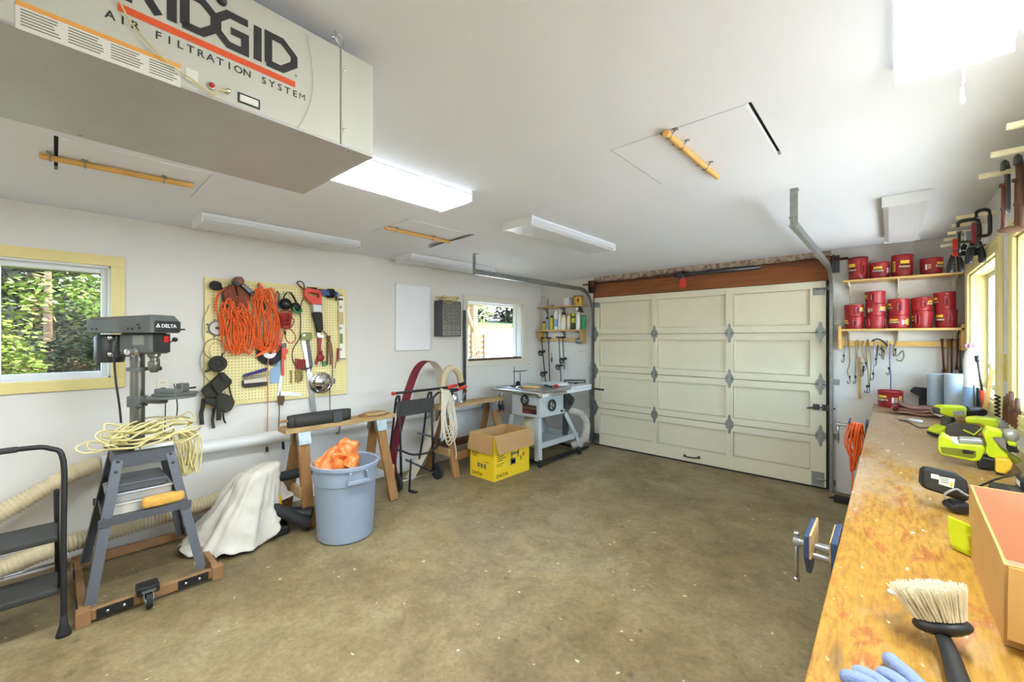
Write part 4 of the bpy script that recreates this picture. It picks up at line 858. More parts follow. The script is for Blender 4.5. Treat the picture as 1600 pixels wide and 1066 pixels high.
# framing square, pipe wrench
t = ptool('framing_square', 'white framing square hanging below the pipe wrench', 'square', zc_, 250, 630)
part(flat(zc_, [(105, 640), (150, 330), (185, 330), (145, 640)], .032, .036), 'long_arm', 'bottle_white', t); part(flat(zc_, [(135, 590), (410, 605), (405, 650), (130, 640)], .032, .036), 'short_arm', 'bottle_white', t)
t = ptool('pipe_wrench', 'orange pipe wrench hanging on the pegboard', 'wrench', zc_, 170, 380)
part(flat(zc_, [(150, 30), (185, 20), (190, 370), (178, 390), (158, 385)], .04, .062), 'handle', 'tool_orange', t, bev=.004); part(flat(zc_, [(150, 40), (200, 20), (240, 55), (235, 95), (205, 120), (215, 170), (190, 180), (160, 100)], .045, .07), 'jaw_housing', 'tool_orange', t, bev=.004)
part(flat(zb, [(145, 880), (215, 870), (220, 930), (195, 950), (160, 945)], .045, .065), 'jaw', 'darksteel', t, bev=.003)
# hammer with red handle, pliers, red driver
t = ptool('red_hammer', 'small hammer with dark red handle right of the straightedge', 'hammer', zc_, 640, 230)
part(flat(zb, [(620, 800), (672, 795), (650, 1060), (600, 1150), (585, 1130), (620, 1000)], .036, .056), 'handle', 'tool_darkred', t, bev=.004); part(flat(zb, [(610, 770), (680, 765), (685, 800), (615, 805)], .03, .07), 'head', 'chrome', t, bev=.003)
t = ptool('long_pliers', 'wood handled long pliers hanging near the spirit level', 'pliers', zc_, 760, 250)
for P, mt, nm in (([(730, 780), (785, 775), (775, 850), (745, 860)], 'rust', 'jaw'), ([(735, 860), (755, 850), (755, 1150), (735, 1150)], 'wood_dark', 'handle'), ([(765, 850), (780, 850), (815, 1130), (785, 1150), (770, 980)], 'wood_brown', 'handle')): part(flat(zb, P, .036, .054), nm, mt, t, bev=.003)
t = ptool('red_screwdriver', 'dark red screwdriver beside the white spirit level', 'screwdriver', zc_, 860, 280)
part(flat(zc_, [(868, 35), (890, 35), (885, 190), (862, 210)], .036, .058), 'handle', 'tool_darkred', t, bev=.005); part(line(zc_, [(862, 205), (848, 295)], .045, .004, 7), 'shank', 'wood_dark', t, True)
t = ptool('red_knob_clamp', 'red round knob clamp hanging below the hammer', 'clamp', zc_, 660, 180)
part(MB().sph(zc_(662, 155, .06), (.025, .036, .04), 14, 9), 'knob', 'tool_darkred', t, True); part(MB().sph(zc_(665, 85, .05), (.015, .02, .022), 12, 8), 'small_knob', 'tool_darkred', t, True)
part(line(zc_, [(655, 190), (640, 240), (610, 250), (600, 215)], .05, .006, 7), 'clip', 'chrome', t, True); part(flat(zc_, [(680, 200), (720, 200), (722, 260), (682, 262)], .036, .06), 'sleeve', 'green_can', t, bev=.004)
# row of red handled pliers and small bits
for k in range(5):
    x = 335 + 28 * k; m = flat(zc_, [(x, 165 + 4 * k), (x + 20, 165 + 4 * k), (x + 22, 300), (x + 6, 310)], .036, .052)
    solo(m, 'red_drill_bit', 'tool_darkred', 'dark red handled small tool, number %s from the left in the row beside the straightedge' % ('one two three four five'.split()[k]), 'tool', 'small red handled tools', bev=.003)
for k, (x, y0, y1) in enumerate([(285, 330, 480), (345, 340, 470), (375, 300, 480), (405, 340, 465), (425, 330, 450)]):
    m = line(zc_, [(x, y0), (x + 4, (y0 + y1) / 2), (x - 2, y1)], .04, .006, 7); m.tor(zc_(x, y0, .04), .008, .003, ax=(1, 0, 0), n=10, k=5)
    solo(m, 'hole_hook', 'wood_brown' if k % 2 else 'tool_green', 'little hanging key-like bit, %s from the left under the red handled tools' % ('first second third fourth fifth'.split()[k]), 'bit', 'small bits on the pegboard', smooth=True)
# chrome circular saw cover
t = ptool('circular_saw_guard', 'chrome circular saw blade guard hanging over the pegboard edge', 'saw blade', zc_, 680, 640); c = zc_(675, 475, .06)
part(MB().lathe([(.098, -.02), (.102, -.012), (.102, .012), (.09, .016), (.088, .008)], 40, c, (1, 0, 0)), 'outer_rim', 'chrome', t, 40)
part(MB().lathe([(.072, .008), (.07, .022), (.05, .03), (.026, .034), (.026, .028), (.0, .028)], 36, c, (1, 0, 0)), 'dish', 'chrome', t, 40)
part(MB().lathe([(.02, .03), (.02, .044), (.013, .046), (.008, .03)], 20, c, (1, 0, 0)), 'hub', 'steel', t, 40)
for k in range(20): a = 6.283 * k / 20; d = Vector((0, math.cos(a), math.sin(a))); part(MB().box(c + d * .079 + Vector((.012, 0, 0)), (.008, .006, .012), RX(a)), 'slot', 'black', t)
part(flat(zc_, [(800, 420), (835, 415), (850, 440), (830, 490), (800, 500)], .045, .065), 'tab', 'chrome', t, bev=.003)
# bit rack with blue handles
t = ptool('bit_rack', 'small black rack of purple handled bits low on the pegboard', 'rack', zd, 880, 490)
part(flat(zd, [(690, 400), (725, 390), (1045, 350), (1045, 460), (720, 495), (690, 470)], PEG, .062), 'rack_box', 'black_dusty', t, bev=.003)
part(flat(zd, [(722, 395), (1045, 345), (1070, 350), (1065, 410), (722, 440)], .062, .068), 'front_strip', 'belt_back', t)
for k in range(10):
    x = 730 + 33 * k; y = 385 - 4.5 * k
    part(line(zd, [(x - 4, y + 15, .05), (x + 2, y - 40, .05)], 0, .005, 6), 'bit_shank', 'steel', t, True); part(line(zd, [(x - 10, y - 38 - 4 * k, .05), (x + 8, y - 75 - 6 * k, .052)], 0, .009, 7), 'bit_handle', 'purple' if k % 4 else 'tool_blue', t, True)
# cords dropping below the board
t = thing('drop_cord_set', 'salmon power cord hanging straight down past the pegboard to a black plug', 'cord', zd(1050, 1380, .06))
part(line(zd, [(1060, 100, .1), (1048, 300, .075), (1052, 700, .05), (1045, 1100, .05), (1042, 1330, .05)], 0, .0042, 7), 'cord', 'cord_salmon', t, True); part(line(zd, [(1042, 1320), (1042, 1385)], .05, .012, 8), 'plug', 'black', t, True)
t = thing('drop_cord_set', 'dark cord hanging below the framing square to a small plug', 'cord', zc_(140, 1400, .06))
part(line(zc_, [(125, 640, .04), (135, 850, .05), (130, 1050, .05), (170, 1180, .06), (185, 1260, .06)], 0, .0045, 7), 'cord', 'wood_dark', t, True); part(line(zc_, [(180, 1240), (190, 1330)], .06, .012, 8), 'plug', 'black', t, True)
m = flat(zc_, [(108, 650), (190, 640), (195, 700), (170, 770), (120, 750)], .03, .055); solo(m, 'cord_clip', 'wood_dark', 'brown clip tucked under the lower edge of the pegboard', 'clip', 'tools on the pegboard', bev=.006)
# ================================================================ LEFT SIDE OF THE FLOOR
def vec(*a): return Vector(a)
# ---- step stool
t = thing('step_stool', 'black two-step folding stool with a tall handle loop at the left', 'step stool', (-3.35, -.22, 0))
ya, yb = .03, -.47
up = cr([(-3.17, ya, .04), (-3.24, ya, .5), (-3.29, ya, .88), (-3.305, ya - .05, .955), (-3.31, ya - .14, .97), (-3.31, yb + .14, .97), (-3.305, yb + .05, .955), (-3.29, yb, .88), (-3.24, yb, .5), (-3.17, yb, .04)], 5)
part(MB().tube(up, .0125, 10), 'handle_frame', 'black', t, True)
part(MB().tube([(-3.311, ya - .16, .97), (-3.311, yb + .16, .97)], .0155, 10), 'grip_sleeve', 'black_dusty', t, True)
for y in (ya, yb):
    part(MB().tube([(-3.33, y - .025 * (1 if y == ya else -1), .72), (-3.8, y - .02 * (1 if y == ya else -1), .03)], .011, 8), 'rear_leg', 'black', t, True)
    part(MB().lathe([(.03, 0), (.028, .015), (.016, .06), (.014, .1)], 14, (-3.17, y, 0)), 'foot_cap', 'rubber', t, True); part(MB().lathe([(.024, 0), (.015, .06)], 12, (-3.815, y - .02 * (1 if y == ya else -1), 0)), 'foot_cap', 'rubber', t, True)
    for z, x0, x1 in ((.235, -3.2, -3.66), (.49, -3.24, -3.47)): part(MB().bar((x0, y, z - .02), (x1, y, z - .02), .008, .02), 'side_bracket', 'black', t)
for z, x0, x1 in ((.245, -3.19, -3.44), (.505, -3.235, -3.5)): part(MB().bb((x0, yb + .02, z - .035), (x1, ya - .02, z)), 'step_tread', 'black_dusty', t, bev=.01)
part(MB().cyl((-3.68, ya - .03, .2), (-3.68, yb + .03, .2), .008, n=8), 'cross_brace', 'steel', t, True)

# ---- corrugated hoses
def hose(name, label, pts, r, mat='hose_beige', pitch=.021, cuff=True):
    P = cr(pts, 40); m = MB(); L = [0.]
    for a, b in zip(P, P[1:]): L.append(L[-1] + (b - a).length)
    n = int(L[-1] / (pitch / 4)); Q = []; j = 0
    for i in range(n + 1):
        q = L[-1] * i / n
        while j < len(L) - 2 and L[j + 1] < q: j += 1
        Q.append(P[j].lerp(P[j + 1], (q - L[j]) / max(1e-6, L[j + 1] - L[j])))
    t = thing(name, label, 'hose', Q[n // 2] - vec(0, 0, r)); m.tube(Q, [r + .0055 * math.sin(2 * math.pi * L[-1] * i / n / pitch) for i in range(n + 1)], 14)
    part(m, 'corrugated_tube', mat, t, True)
    if cuff: d = (Q[-1] - Q[-3]).normalized(); part(MB().cyl(Q[-1] - d * .06, Q[-1] + d * .05, r + .006, n=18), 'cuff', mat, t, 40)
    return t
hose('dust_hose', 'upper beige corrugated dust hose rising to the white wall pipe', [(-3.95, -.75, .25), (-3.97, -.45, .36), (-4.0, -.18, .5), (-4.06, .05, .62), (-4.093, .15, .65)], .052)
hose('dust_hose', 'lower beige corrugated dust hose snaking along the floor by the wall', [(-3.86, -.85, .07), (-3.9, -.4, .12), (-3.93, -.05, .2), (-4.0, .25, .2), (-4.03, .5, .21), (-4.04, .75, .22), (-4.08, 1.0, .23)], .055, cuff=False)

# ---- drill press stand on a wheeled dolly
t = thing('press_stand', 'grey four-legged steel stand on a wooden wheeled dolly', 'stand', (-3.6, .38, 0))
X0, X1, Y0, Y1 = -3.2, -4.0, .1, .70
for a, b in (((X0, Y0, .045), (X0, Y1, .045)), ((X1, Y0, .045), (X1, Y1, .045)), ((X0, Y0, .045), (X1, Y0, .045)), ((X0, Y1, .045), (X1, Y1, .045))):
    a, b = Vector(a), Vector(b); d = (b - a).normalized(); part(MB().bar(a, b, .035, .055), 'dolly_rail', 'dolly_wood', t, bev=.004)
    o = Vector((.02 if abs(d.y) > .5 and abs(a.x - X0) < .01 else -.02, 0, 0)) if abs(d.y) > .5 else Vector((0, -.02 if abs(a.y - Y0) < .01 else .02, 0))
    for p, e in ((a + d * .05, a + d * .2), (b - d * .05, b - d * .2)):
        sl_ = part(MB().bar(p + o, e + o, .006, .05), 'corner_sleeve', 'black', t)
        for k in (.3, .75): q = p.lerp(e, k) + o; nn = Vector((1 if abs(a.x - X0) < .01 else -1, 0, 0)) if abs(d.y) > .5 else Vector((0, -1 if abs(a.y - Y0) < .01 else 1, 0)); part(MB().cyl(q, q + nn * .008, .008, n=10), 'bolt', 'chrome', sl_, True)
for x in (X0, X1):
    for y in (Y0, Y1): part(MB().bb((x - .03, y - .03, .0 if x == X0 else .01), (x + .03, y + .03, .085)), 'corner_block', 'dolly_wood', t, bev=.004); 
zt = .84
legs = [((-3.26, .13, .07), (-3.46, .26, zt - .02)), ((-3.26, .63, .07), (-3.46, .5, zt - .02)), ((-3.9, .13, .07), (-3.78, .26, zt - .02)), ((-3.9, .63, .07), (-3.78, .5, zt - .02))]
for a, b in legs:
    sx = 1 if a[0] > -3.6 else -1; sy = -1 if a[1] < .4 else 1
    m = MB().bar(a, b, .048, .004, (sx, 0, 0)); m.bar(vec(*a) + vec(-sx * .018, sy * .022, 0), vec(*b) + vec(-sx * .018, sy * .022, 0), .004, .04, (sx, 0, 0)); l = part(m, 'leg', 'stand_grey', t)
    d = vec(*b) - vec(*a)
    for k in (.965, .89, .55): q = vec(*a) + d * k; part(MB().lathe([(.009, 0), (.008, .004), (.003, .007)], 10, q + vec(sx * .003, 0, 0), (sx, 0, 0)), 'bolt', 'darksteel', l, True)
m = MB()
for x in (-3.455, -3.785): m.bb((x - .002, .235, zt - .085), (x + .002, .525, zt))
for y in (.238, .522): m.bb((-3.785, y - .002, zt - .085), (-3.455, y + .002, zt))
part(m, 'top_apron', 'stand_grey', t); part(MB().bb((-3.79, .24, zt - .004), (-3.45, .52, zt + .004)), 'top_plate', 'darksteel', t)
zs = .475
for x in (-3.35, -3.84): part(MB().bb((x - .003, .165, zs - .025), (x + .003, .595, zs + .02)), 'shelf_rail', 'stand_grey', t)
for y in (.19, .57): part(MB().bb((-3.84, y - .003, zs - .02), (-3.35, y + .003, zs + .02)), 'shelf_rail', 'stand_grey', t)
part(MB().bb((-3.84, .19, zs - .006), (-3.352, .57, zs)), 'shelf', 'galv', t)
c = vec(-3.13, .36, .0); m = MB().cyl(c + vec(0, -.013, .045), c + vec(0, .013, .045), .043, n=20); wh = part(m, 'caster_wheel', 'rubber', t, 40)
part(MB().cyl(c + vec(0, -.016, .045), c + vec(0, .016, .045), .018, n=14), 'wheel_hub', 'chrome', wh, True)
m = MB().bar(c + vec(0, -.02, .045), c + vec(-.02, -.02, .1), .004, .03, (1, 0, 0)).bar(c + vec(0, .02, .045), c + vec(-.02, .02, .1), .004, .03, (1, 0, 0)); m.bb(c + vec(-.055, -.03, .098), c + vec(.02, .03, .104)); part(m, 'caster_fork', 'galv', t)
part(MB().bb((-3.22, .31, .075), (-3.13, .41, .125)), 'caster_block', 'black', t, bev=.008)
# boxes on the stand shelf, sponge, rope
for k, (z, h, xw, yw, mt, lb) in enumerate([(zs + .001, .07, .3, .27, 'hose_grey', 'flat grey metal box on the drill stand shelf'), (zs + .072, .06, .34, .30, 'tool_silver', 'silver metal tray stacked on a grey box in the drill stand'), (zs + .134, .05, .28, .24, 'stand_grey', 'dark grey tray, topmost in the drill stand shelf')]):
    m = MB().bb((-3.43 - xw, .36 - yw / 2, z), (-3.43, .36 + yw / 2, z + h)); tt = thing('tool_tray', lb, 'tray', (-3.43 - xw / 2, .36, z)); part(m, 'tray_body', mt, tt, bev=.008); part(MB().bb((-3.425 - xw - .0, .355 - yw / 2, z + h - .012), (-3.425, .365 + yw / 2, z + h - .004)), 'tray_rim', mt, tt, bev=.002)
c = oz(237, 787, zs + .03); c = vec(-3.385, .46, zs + .047); m = MB().prism([c + vec(.045 * math.copysign(abs(math.cos(a)) ** .6, math.cos(a)), .105 * math.copysign(abs(math.sin(a)) ** .7, math.sin(a)), -.022) for a in [6.283 * q / 32 for q in range(32)]], (0, 0, .058)); solo(m, 'sponge', 'sponge', 'orange oval sponge resting on the drill stand shelf', 'sponge', smooth=True, bev=.016)
m = MB(); R2 = random.Random(5)
for k in range(15):
    cx, cy = -3.58 + R2.uniform(-.03, .05), .40 + R2.uniform(-.08, .1); rx, ry = R2.uniform(.07, .14), R2.uniform(.1, .2); ph = R2.uniform(0, 6); zz = zt + .014 + .0085 * k
    m.tube(cr([(cx + rx * math.cos(a + ph), cy + ry * math.sin(a), zz + .045 * max(0, math.sin(2 * a + ph))) for a in [6.283 * q / 10 for q in range(10)]], 5, True), .0055, 6, True)
for k in range(8):
    y = .56 + .014 * k; x = -3.6 + .02 * (k % 3); dr_ = .17 + .025 * (k % 4)
    m.tube(cr([(x, y - .1, zt + .05), (x, y - .02, zt + .06), (x + .01, y + .03, zt), (x + .005, y + .03, zt - dr_ * .6), (x, y + .01, zt - dr_), (x - .01, y - .005, zt - dr_ * .6), (x - .01, y - .03, zt + .03)], 5), .0055, 6)
for P in ([(-3.5, .26, zt + .03), (-3.48, .19, zt + .08), (-3.5, .16, zt + .12), (-3.53, .2, zt + .14), (-3.55, .24, zt + .08), (-3.5, .3, zt + .05)], [(-3.55, .25, zt + .02), (-3.5, .12, zt + .025), (-3.52, .08, zt + .06), (-3.56, .13, zt + .08)], [(-3.6, .5, zt + .1), (-3.6, .57, zt + .16), (-3.6, .63, zt + .19), (-3.6, .66, zt + .13), (-3.6, .6, zt + .08)]): m.tube(cr(P, 6), .005, 6)
solo(m, 'rope_pile', 'rope_yellow', 'tangled pale yellow rope heaped on the drill stand top', 'rope', smooth=True)
m = MB().tor((-3.62, .61, zt - .2), .035, .02, ax=(1, .3, 0), n=16, k=8); solo(m, 'rope_spool', 'rope_yellow', 'small yellow rope coil hanging beside the drill stand leg', 'rope', smooth=True)
solo(MB().bb((-3.5, .33, zt + .0045), (-3.46, .52, zt + .028)), 'white_slab', 'bottle_white', 'small white strip on the drill stand edge under the rope', 'strip', bev=.004)

# ---- bench drill press
th = math.radians(36); A = vec(math.cos(th), math.sin(th), 0); B = vec(-math.sin(th), math.cos(th), 0); C0 = vec(-3.62, .36, 0)
t = thing('drill_press', 'grey bench drill press with steel column and red switch', 'drill press', (C0.x, C0.y, zt + .004))
def dp(a, b, z): return C0 + A * a + B * b + vec(0, 0, z)
def dbox(a0, a1, b0, b1, z0, z1):
    m = MB().bb((a0, b0, z0), (a1, b1, z1)); m.v = [dp(v.x, v.y, v.z) for v in m.v]; return m
part(dbox(-.13, .13, -.1, .1, zt + .0045, zt + .03), 'base_plate', 'press_grey', t, bev=.006)
part(MB().cyl(dp(0, 0, zt + .03), dp(0, 0, 1.5), .038, n=24), 'column', 'column_steel', t, 40)
part(MB().cyl(dp(0, 0, 1.33), dp(0, 0, 1.352), .055, n=24), 'collar', 'press_grey', t, 40)
P = [(-.24, -.105), (.0, -.115), (.2, -.1), (.215, -.085), (.215, .085), (.2, .1), (.0, .115), (-.24, .105), (-.28, .06), (-.28, -.06)]
m = MB()
rings = [[dp(a, b, z + (.0 if a > -.1 else 0)) for a, b in P] for z in (1.575, 1.655)] + [[dp(a * .9 + .0, b * .8, 1.69 if a > 0 else 1.675) for a, b in P]]
m.loft(rings); part(m, 'belt_cover', 'press_grey', t, bev=.004)
part(dbox(.216, .224, -.088, .088, 1.583, 1.652), 'front_plate', 'press_face', t, bev=.003)
part(MB().cyl(dp(.215, .088, 1.60), dp(.235, .11, 1.60), .005, n=8), 'cover_latch', 'black', t, True)
tl_ = dp(.2255, -.05, 1.61)
text('DELTA', .03, 'bottle_white', t, tl_, B, (0, 0, 1), bold=.0008, sx=1.15)
part(MB().prism([dp(.225, -.085, 1.61), dp(.225, -.056, 1.61), dp(.225, -.0705, 1.636)], A * .0006), 'logo_triangle', 'bottle_white', t)
part(MB().prism([dp(.2257, -.076, 1.614), dp(.2257, -.065, 1.614), dp(.2257, -.0705, 1.624)], A * .0004), 'logo_triangle_centre', 'press_face', t)
for a, z in ((-.19, 1.6), (-.16, 1.6), (.06, 1.6), (.09, 1.6), (.13, 1.625), (.14, 1.605)): part(MB().cyl(dp(a, -.112, z), dp(a, -.116, z), .006, n=8), 'cover_screw', 'black', t)
part(dbox(-.06, .17, -.065, .065, 1.44, 1.574), 'head_casting', 'press_grey', t, bev=.014)
part(dbox(.171, .176, -.055, .06, 1.45, 1.57), 'switch_panel', 'press_face', t, bev=.002)
part(dbox(.176, .186, .01, .04, 1.515, 1.555), 'switch', 'red_plastic', t, bev=.002)
part(dbox(.04, .12, -.0665, -.065, 1.5, 1.56), 'info_plate', 'drawer_clear', t)
m = MB().lathe([(.03, 0), (.03, .02), (.02, .03), (.02, .06), (.008, .065)], 18, dp(.07, -.066, 1.455), -B); hub = part(m, 'feed_hub', 'chrome', t, 40)
for k in range(3):
    a = 2.1 * k + .5; d = A * math.cos(a) + vec(0, 0, math.sin(a)); part(MB().cyl(dp(.07, .075, 1.47), dp(.07, .085, 1.47) + d * .12, .006, n=8), 'feed_handle', 'chrome', t, True); part(MB().sph(dp(.07, .085, 1.47) + d * .13, .016, 12, 8), 'handle_ball', 'black_gloss', t, True)
part(MB().lathe([(.034, 0), (.034, -.02), (.022, -.03), (.022, -.05), (.03, -.055), (.032, -.09), (.022, -.12), (.016, -.125)], 20, dp(.12, 0, 1.445), (0, 0, 1)), 'chuck', 'column_steel', t, 40)
m = MB().lathe([(.07, 0), (.075, .02), (.075, .16), (.06, .18)], 20, dp(-.19, -.01, 1.385)); part(m, 'motor', 'press_face', t, 40)
part(dbox(-.13, -.1, -.05, .05, 1.42, 1.56), 'motor_mount', 'press_grey', t, bev=.004)
for b, z in ((-.055, 1.545), (-.055, 1.44)): part(MB().lathe([(.016, 0), (.016, .02), (.006, .024)], 12, dp(-.115, b, z), -B), 'mount_bolt', 'chrome', t, True)
part(MB().tube(cr([dp(-.06, -.07, 1.56), dp(-.06, -.09, 1.45), dp(-.06, -.085, 1.3), dp(-.05, -.07, 1.12), dp(-.06, -.05, 1.0)], 6), .006, 7), 'power_cord', 'cord_black', t, True)
part(MB().cyl(dp(0, 0, 1.1), dp(0, 0, 1.165), .052, n=20), 'table_clamp', 'press_grey', t, 40)
part(dbox(.03, .2, -.025, .025, 1.12, 1.15), 'table_arm', 'press_grey', t, bev=.008)
part(MB().cyl(dp(.08, -.03, 1.12), dp(.08, -.07, 1.105), .012, n=10), 'clamp_crank', 'darksteel', t, True)
part(MB().prism([dp(.2 + .13 * math.cos(a), .05 + .13 * math.sin(a), 1.152) for a in [6.283 * q / 28 for q in range(28)]], (0, 0, .016)), 'work_table', 'press_grey', t, bev=.003)
# machine vise on the drill table
t = thing('machine_vise', 'small grey machine vise on the drill press table', 'vise', dp(.22, .06, 1.168))
part(dbox(.13, .3, -.03, .15, 1.1685, 1.185), 'vise_base', 'press_grey', t, bev=.004); part(dbox(.14, .29, -.02, .03, 1.185, 1.215), 'vise_jaw', 'press_grey', t, bev=.004); part(dbox(.19, .24, .08, .14, 1.185, 1.24), 'vise_jaw', 'press_grey', t, bev=.008)
part(MB().cyl(dp(.215, .14, 1.2), dp(.215, .21, 1.2), .007, n=8), 'vise_screw', 'darksteel', t, True)
solo(MB().tube(cr([lw(272, 600, .02), vec(-3.98, .62, 1.05), vec(-3.9, .6, .95), vec(-3.86, .56, .9)], 6), .004, 6), 'appliance_cord', 'cord_black', 'black cord dropping behind the drill press table', 'cord', smooth=True)

# ---- canvas-covered machine
t = thing('shop_machine', 'yellow machine with black tubes half hidden under a white dust cloth', 'machine', (-3.7, 1.05, 0))
part(MB().bb((-3.8, .93, .06), (-3.57, 1.22, .3)), 'machine_body', 'machine_yellow', t, bev=.03)
part(MB().bb((-3.9, .83, .0), (-3.5, 1.25, .07)), 'machine_base', 'black', t, bev=.015)
part(MB().cyl((-3.7, 1.12, .405), (-3.7, 1.5, .40), .04, n=18), 'tube', 'rubber', t, 40); part(MB().cyl((-3.6, 1.1, .25), (-3.42, 1.36, .06), .045, n=18), 'tube', 'rubber', t, 40); part(MB().cyl((-3.66, 1.2, .12), (-3.5, 1.42, .1), .06, n=18), 'motor_end', 'black', t, 40)
m = MB(); rings = []; nR, nA = 34, 120; R3 = random.Random(11); ph = [R3.uniform(0, 6.28) for _ in range(9)]
def sstep(q): q = max(0., min(1., q)); return q * q * (3 - 2 * q)
for i in range(nR + 1):
    f = i / nR; ring = []
    for j in range(nA):
        a = 2 * math.pi * j / nA; g_ = sstep((f - .15) / .6)
        hem = 1 + .05 * math.sin(3 * a + ph[0]) + .035 * math.sin(7 * a + ph[1])
        rx = (.015 + .115 * min(1, f / .3) + .2 * max(0, f - .3) / .7) * hem; ry = (.015 + .13 * min(1, f / .3) + .2 * max(0, f - .3) / .7) * hem
        cx = -3.68 - .03 * f; cy = 1.13 - .2 * sstep(f)
        fold = 1 + g_ * (.085 * math.sin(8 * a + ph[2] + 2.2 * f) + .055 * math.sin(13 * a + ph[3] - 3 * f) + .03 * math.sin(21 * a + ph[5] + 4 * f))
        lift = max(0, math.sin(a - .15)) ** 2 * .26
        zend = max(.012, .02 + .03 * math.sin(5 * a + ph[4]) + lift)
        ztop = .54 - .03 * (f / .3) ** 2 - .05 * math.sin(a + 3.5) * f
        z = ztop if f < .3 else ztop + (zend - ztop) * ((f - .3) / .7) ** 1.1
        z += g_ * (.012 * math.sin(4 * a + 6 * f + ph[6]) + .01 * math.sin(11 * a - 9 * f + ph[7]))
        ring.append(vec(cx + rx * fold * math.cos(a), cy + ry * fold * math.sin(a), max(.006, z)))
    rings.append(ring)
m.loft(rings, False); m.f.append(tuple(range(nA))[::-1]); m.fm.append(0)
for i, v in enumerate(m.v):                                # crumples
    q = (mnoise.noise(v * 7) * .026 + abs(mnoise.noise(v * 15)) * -.018 + mnoise.noise(v * 34) * .004) * min(1, (i // nA) / 6); o = Vector((v.x + 3.7, v.y - 1.0, .12)).normalized(); v += o * q; v.z = max(.006, v.z)
cl = solo(m, 'dust_cloth', 'canvas', 'crumpled off-white canvas dust cloth draped beside the grey bin', 'cloth', smooth=True)
sol = cl.modifiers.new('thick', 'SOLIDIFY'); sol.thickness = .004

# ---- sawhorses
def sawhorse(label, X, Y0, Y1, zt, mat, spread=.26, plank=.19, lean=0.):
    t = thing('sawhorse', label, 'sawhorse', (X, (Y0 + Y1) / 2, 0), group='sawhorses along the wall')
    part(MB().bb((X - plank / 2, Y0, zt - .04), (X + plank / 2, Y1, zt)), 'top_plank', 'wood_plank', t, bev=.006)
    for y, yo in ((Y0 + .15, -.03), (Y1 - .15, .03)):
        for sg in (1, -1):
            part(MB().bar((X + sg * .04, y, zt - .04), (X + sg * spread, y + yo, .003), .038, .088, (0, 1, 0)), 'leg', 'wood_brown', t, bev=.004)
            part(MB().bar((X + sg * .055, y - .0, zt - .042), (X + sg * .085, y, zt - .15), .05, .1, (0, 1, 0)), 'leg_bracket', 'galv', t)
        k = .68; w = .04 + (spread - .04) * k; part(MB().bar((X - w, y + yo * k + (-.045 if yo < 0 else .045), zt * (1 - k) + .02), (X + w, y + yo * k + (-.045 if yo < 0 else .045), zt * (1 - k) + .02), .03, .085), 'end_brace', 'wood_plank', t, bev=.004)
    return t
sh1 = sawhorse('wooden sawhorse behind the grey bin with a plank top', -3.75, 1.27, 2.29, .79, 'wood_brown')
sh2 = sawhorse('wooden sawhorse behind the yellow carton holding a power tool', -3.79, 2.86, 3.9, .78, 'wood_brown', .25)
part(MB().bar((-3.97, 2.98, .26), (-3.97, 3.78, .26), .03, .09), 'long_brace', 'wood_dark', sh2, bev=.004); part(MB().bar((-3.6, 2.98, .22), (-3.6, 3.78, .22), .03, .09), 'long_brace', 'wood_brown', sh2, bev=.004)
# black steel strap loop and round wooden discs on the first sawhorse
zt1 = .7905
t = thing('steel_band', 'dark steel band bent in a loop on the sawhorse plank', 'band', (-3.74, 1.6, zt1))
P = cr([(-3.7, 1.35, 0), (-3.74, 1.31, 0), (-3.79, 1.36, 0), (-3.815, 1.55, 0), (-3.8, 1.82, 0), (-3.73, 1.86, 0), (-3.68, 1.78, 0), (-3.665, 1.55, 0)], 6, True)
part(MB().strip([p + vec(0, 0, zt1 + .046) for p in P] + [P[0] + vec(0, 0, zt1 + .046)], (0, 0, .09), .004), 'band', 'black_dusty', t, True)
part(MB().bar((-3.655, 1.66, zt1 + .046), (-3.65, 1.74, zt1 + .046), .012, .094), 'clasp', 'darksteel', t, bev=.003)
part(MB().bar((-3.72, 1.31, zt1 + .06), (-3.72, 1.24, zt1 + .06), .02, .02), 'handle_stub', 'wood_brown', t, bev=.006)
for k, (dx, dy, r) in enumerate([(0, 0, .11), (.01, .03, .105)]):
    c = vec(-3.73 + dx, 2.1 + dy - .03, zt1 + .001 + k * .016); P = [(r * (1 + .03 * math.sin(5 * a)) , a) for a in [6.283 * q / 28 for q in range(28)]]
    m = MB().prism([c + vec(q * math.cos(a) * .85, q * math.sin(a) * 1.1, 0) for q, a in P], (0, 0, .014))
    solo(m, 'wood_disc', 'wood_plank' if k else 'wood_brown', ['lower rough brown round wood slice on the sawhorse plank', 'upper pale round wood slice stacked on another, on the sawhorse plank'][k], 'wood slice', 'wood slices on the sawhorse', bev=.002)

# ---- grey bin with an orange bag
c = vec(-3.17, 1.54, 0)
t = thing('trash_bin', 'round grey plastic bin with side handles standing before the sawhorse', 'bin', c)
part(MB().lathe([(.0, .004), (.19, .0), (.205, .015), (.225, .42), (.227, .435), (.234, .44), (.238, .55), (.252, .555), (.254, .58), (.245, .585), (.235, .575), (.215, .42), (.195, .03), (0, .025)], 48, c), 'bin_body', 'can_grey', t, 35)
for a in (math.radians(-5), math.radians(175)):
    d = vec(math.cos(a), math.sin(a), 0); e = vec(-d.y, d.x, 0); q = c + d * .24
    m = MB().bar(q + e * .08 + vec(0, 0, .46), q + e * .06 + vec(0, 0, .55) + d * .014, .012, .035, d).bar(q - e * .08 + vec(0, 0, .46), q - e * .06 + vec(0, 0, .55) + d * .014, .012, .035, d).bar(q + e * .08 + d * .016 + vec(0, 0, .475), q - e * .08 + d * .016 + vec(0, 0, .475), .016, .03); part(m, 'bin_handle', 'can_grey', t, bev=.004)
m = MB(); c2 = c + vec(-.02, -.06, .55); R4 = random.Random(4); vs_ = []; rings = []
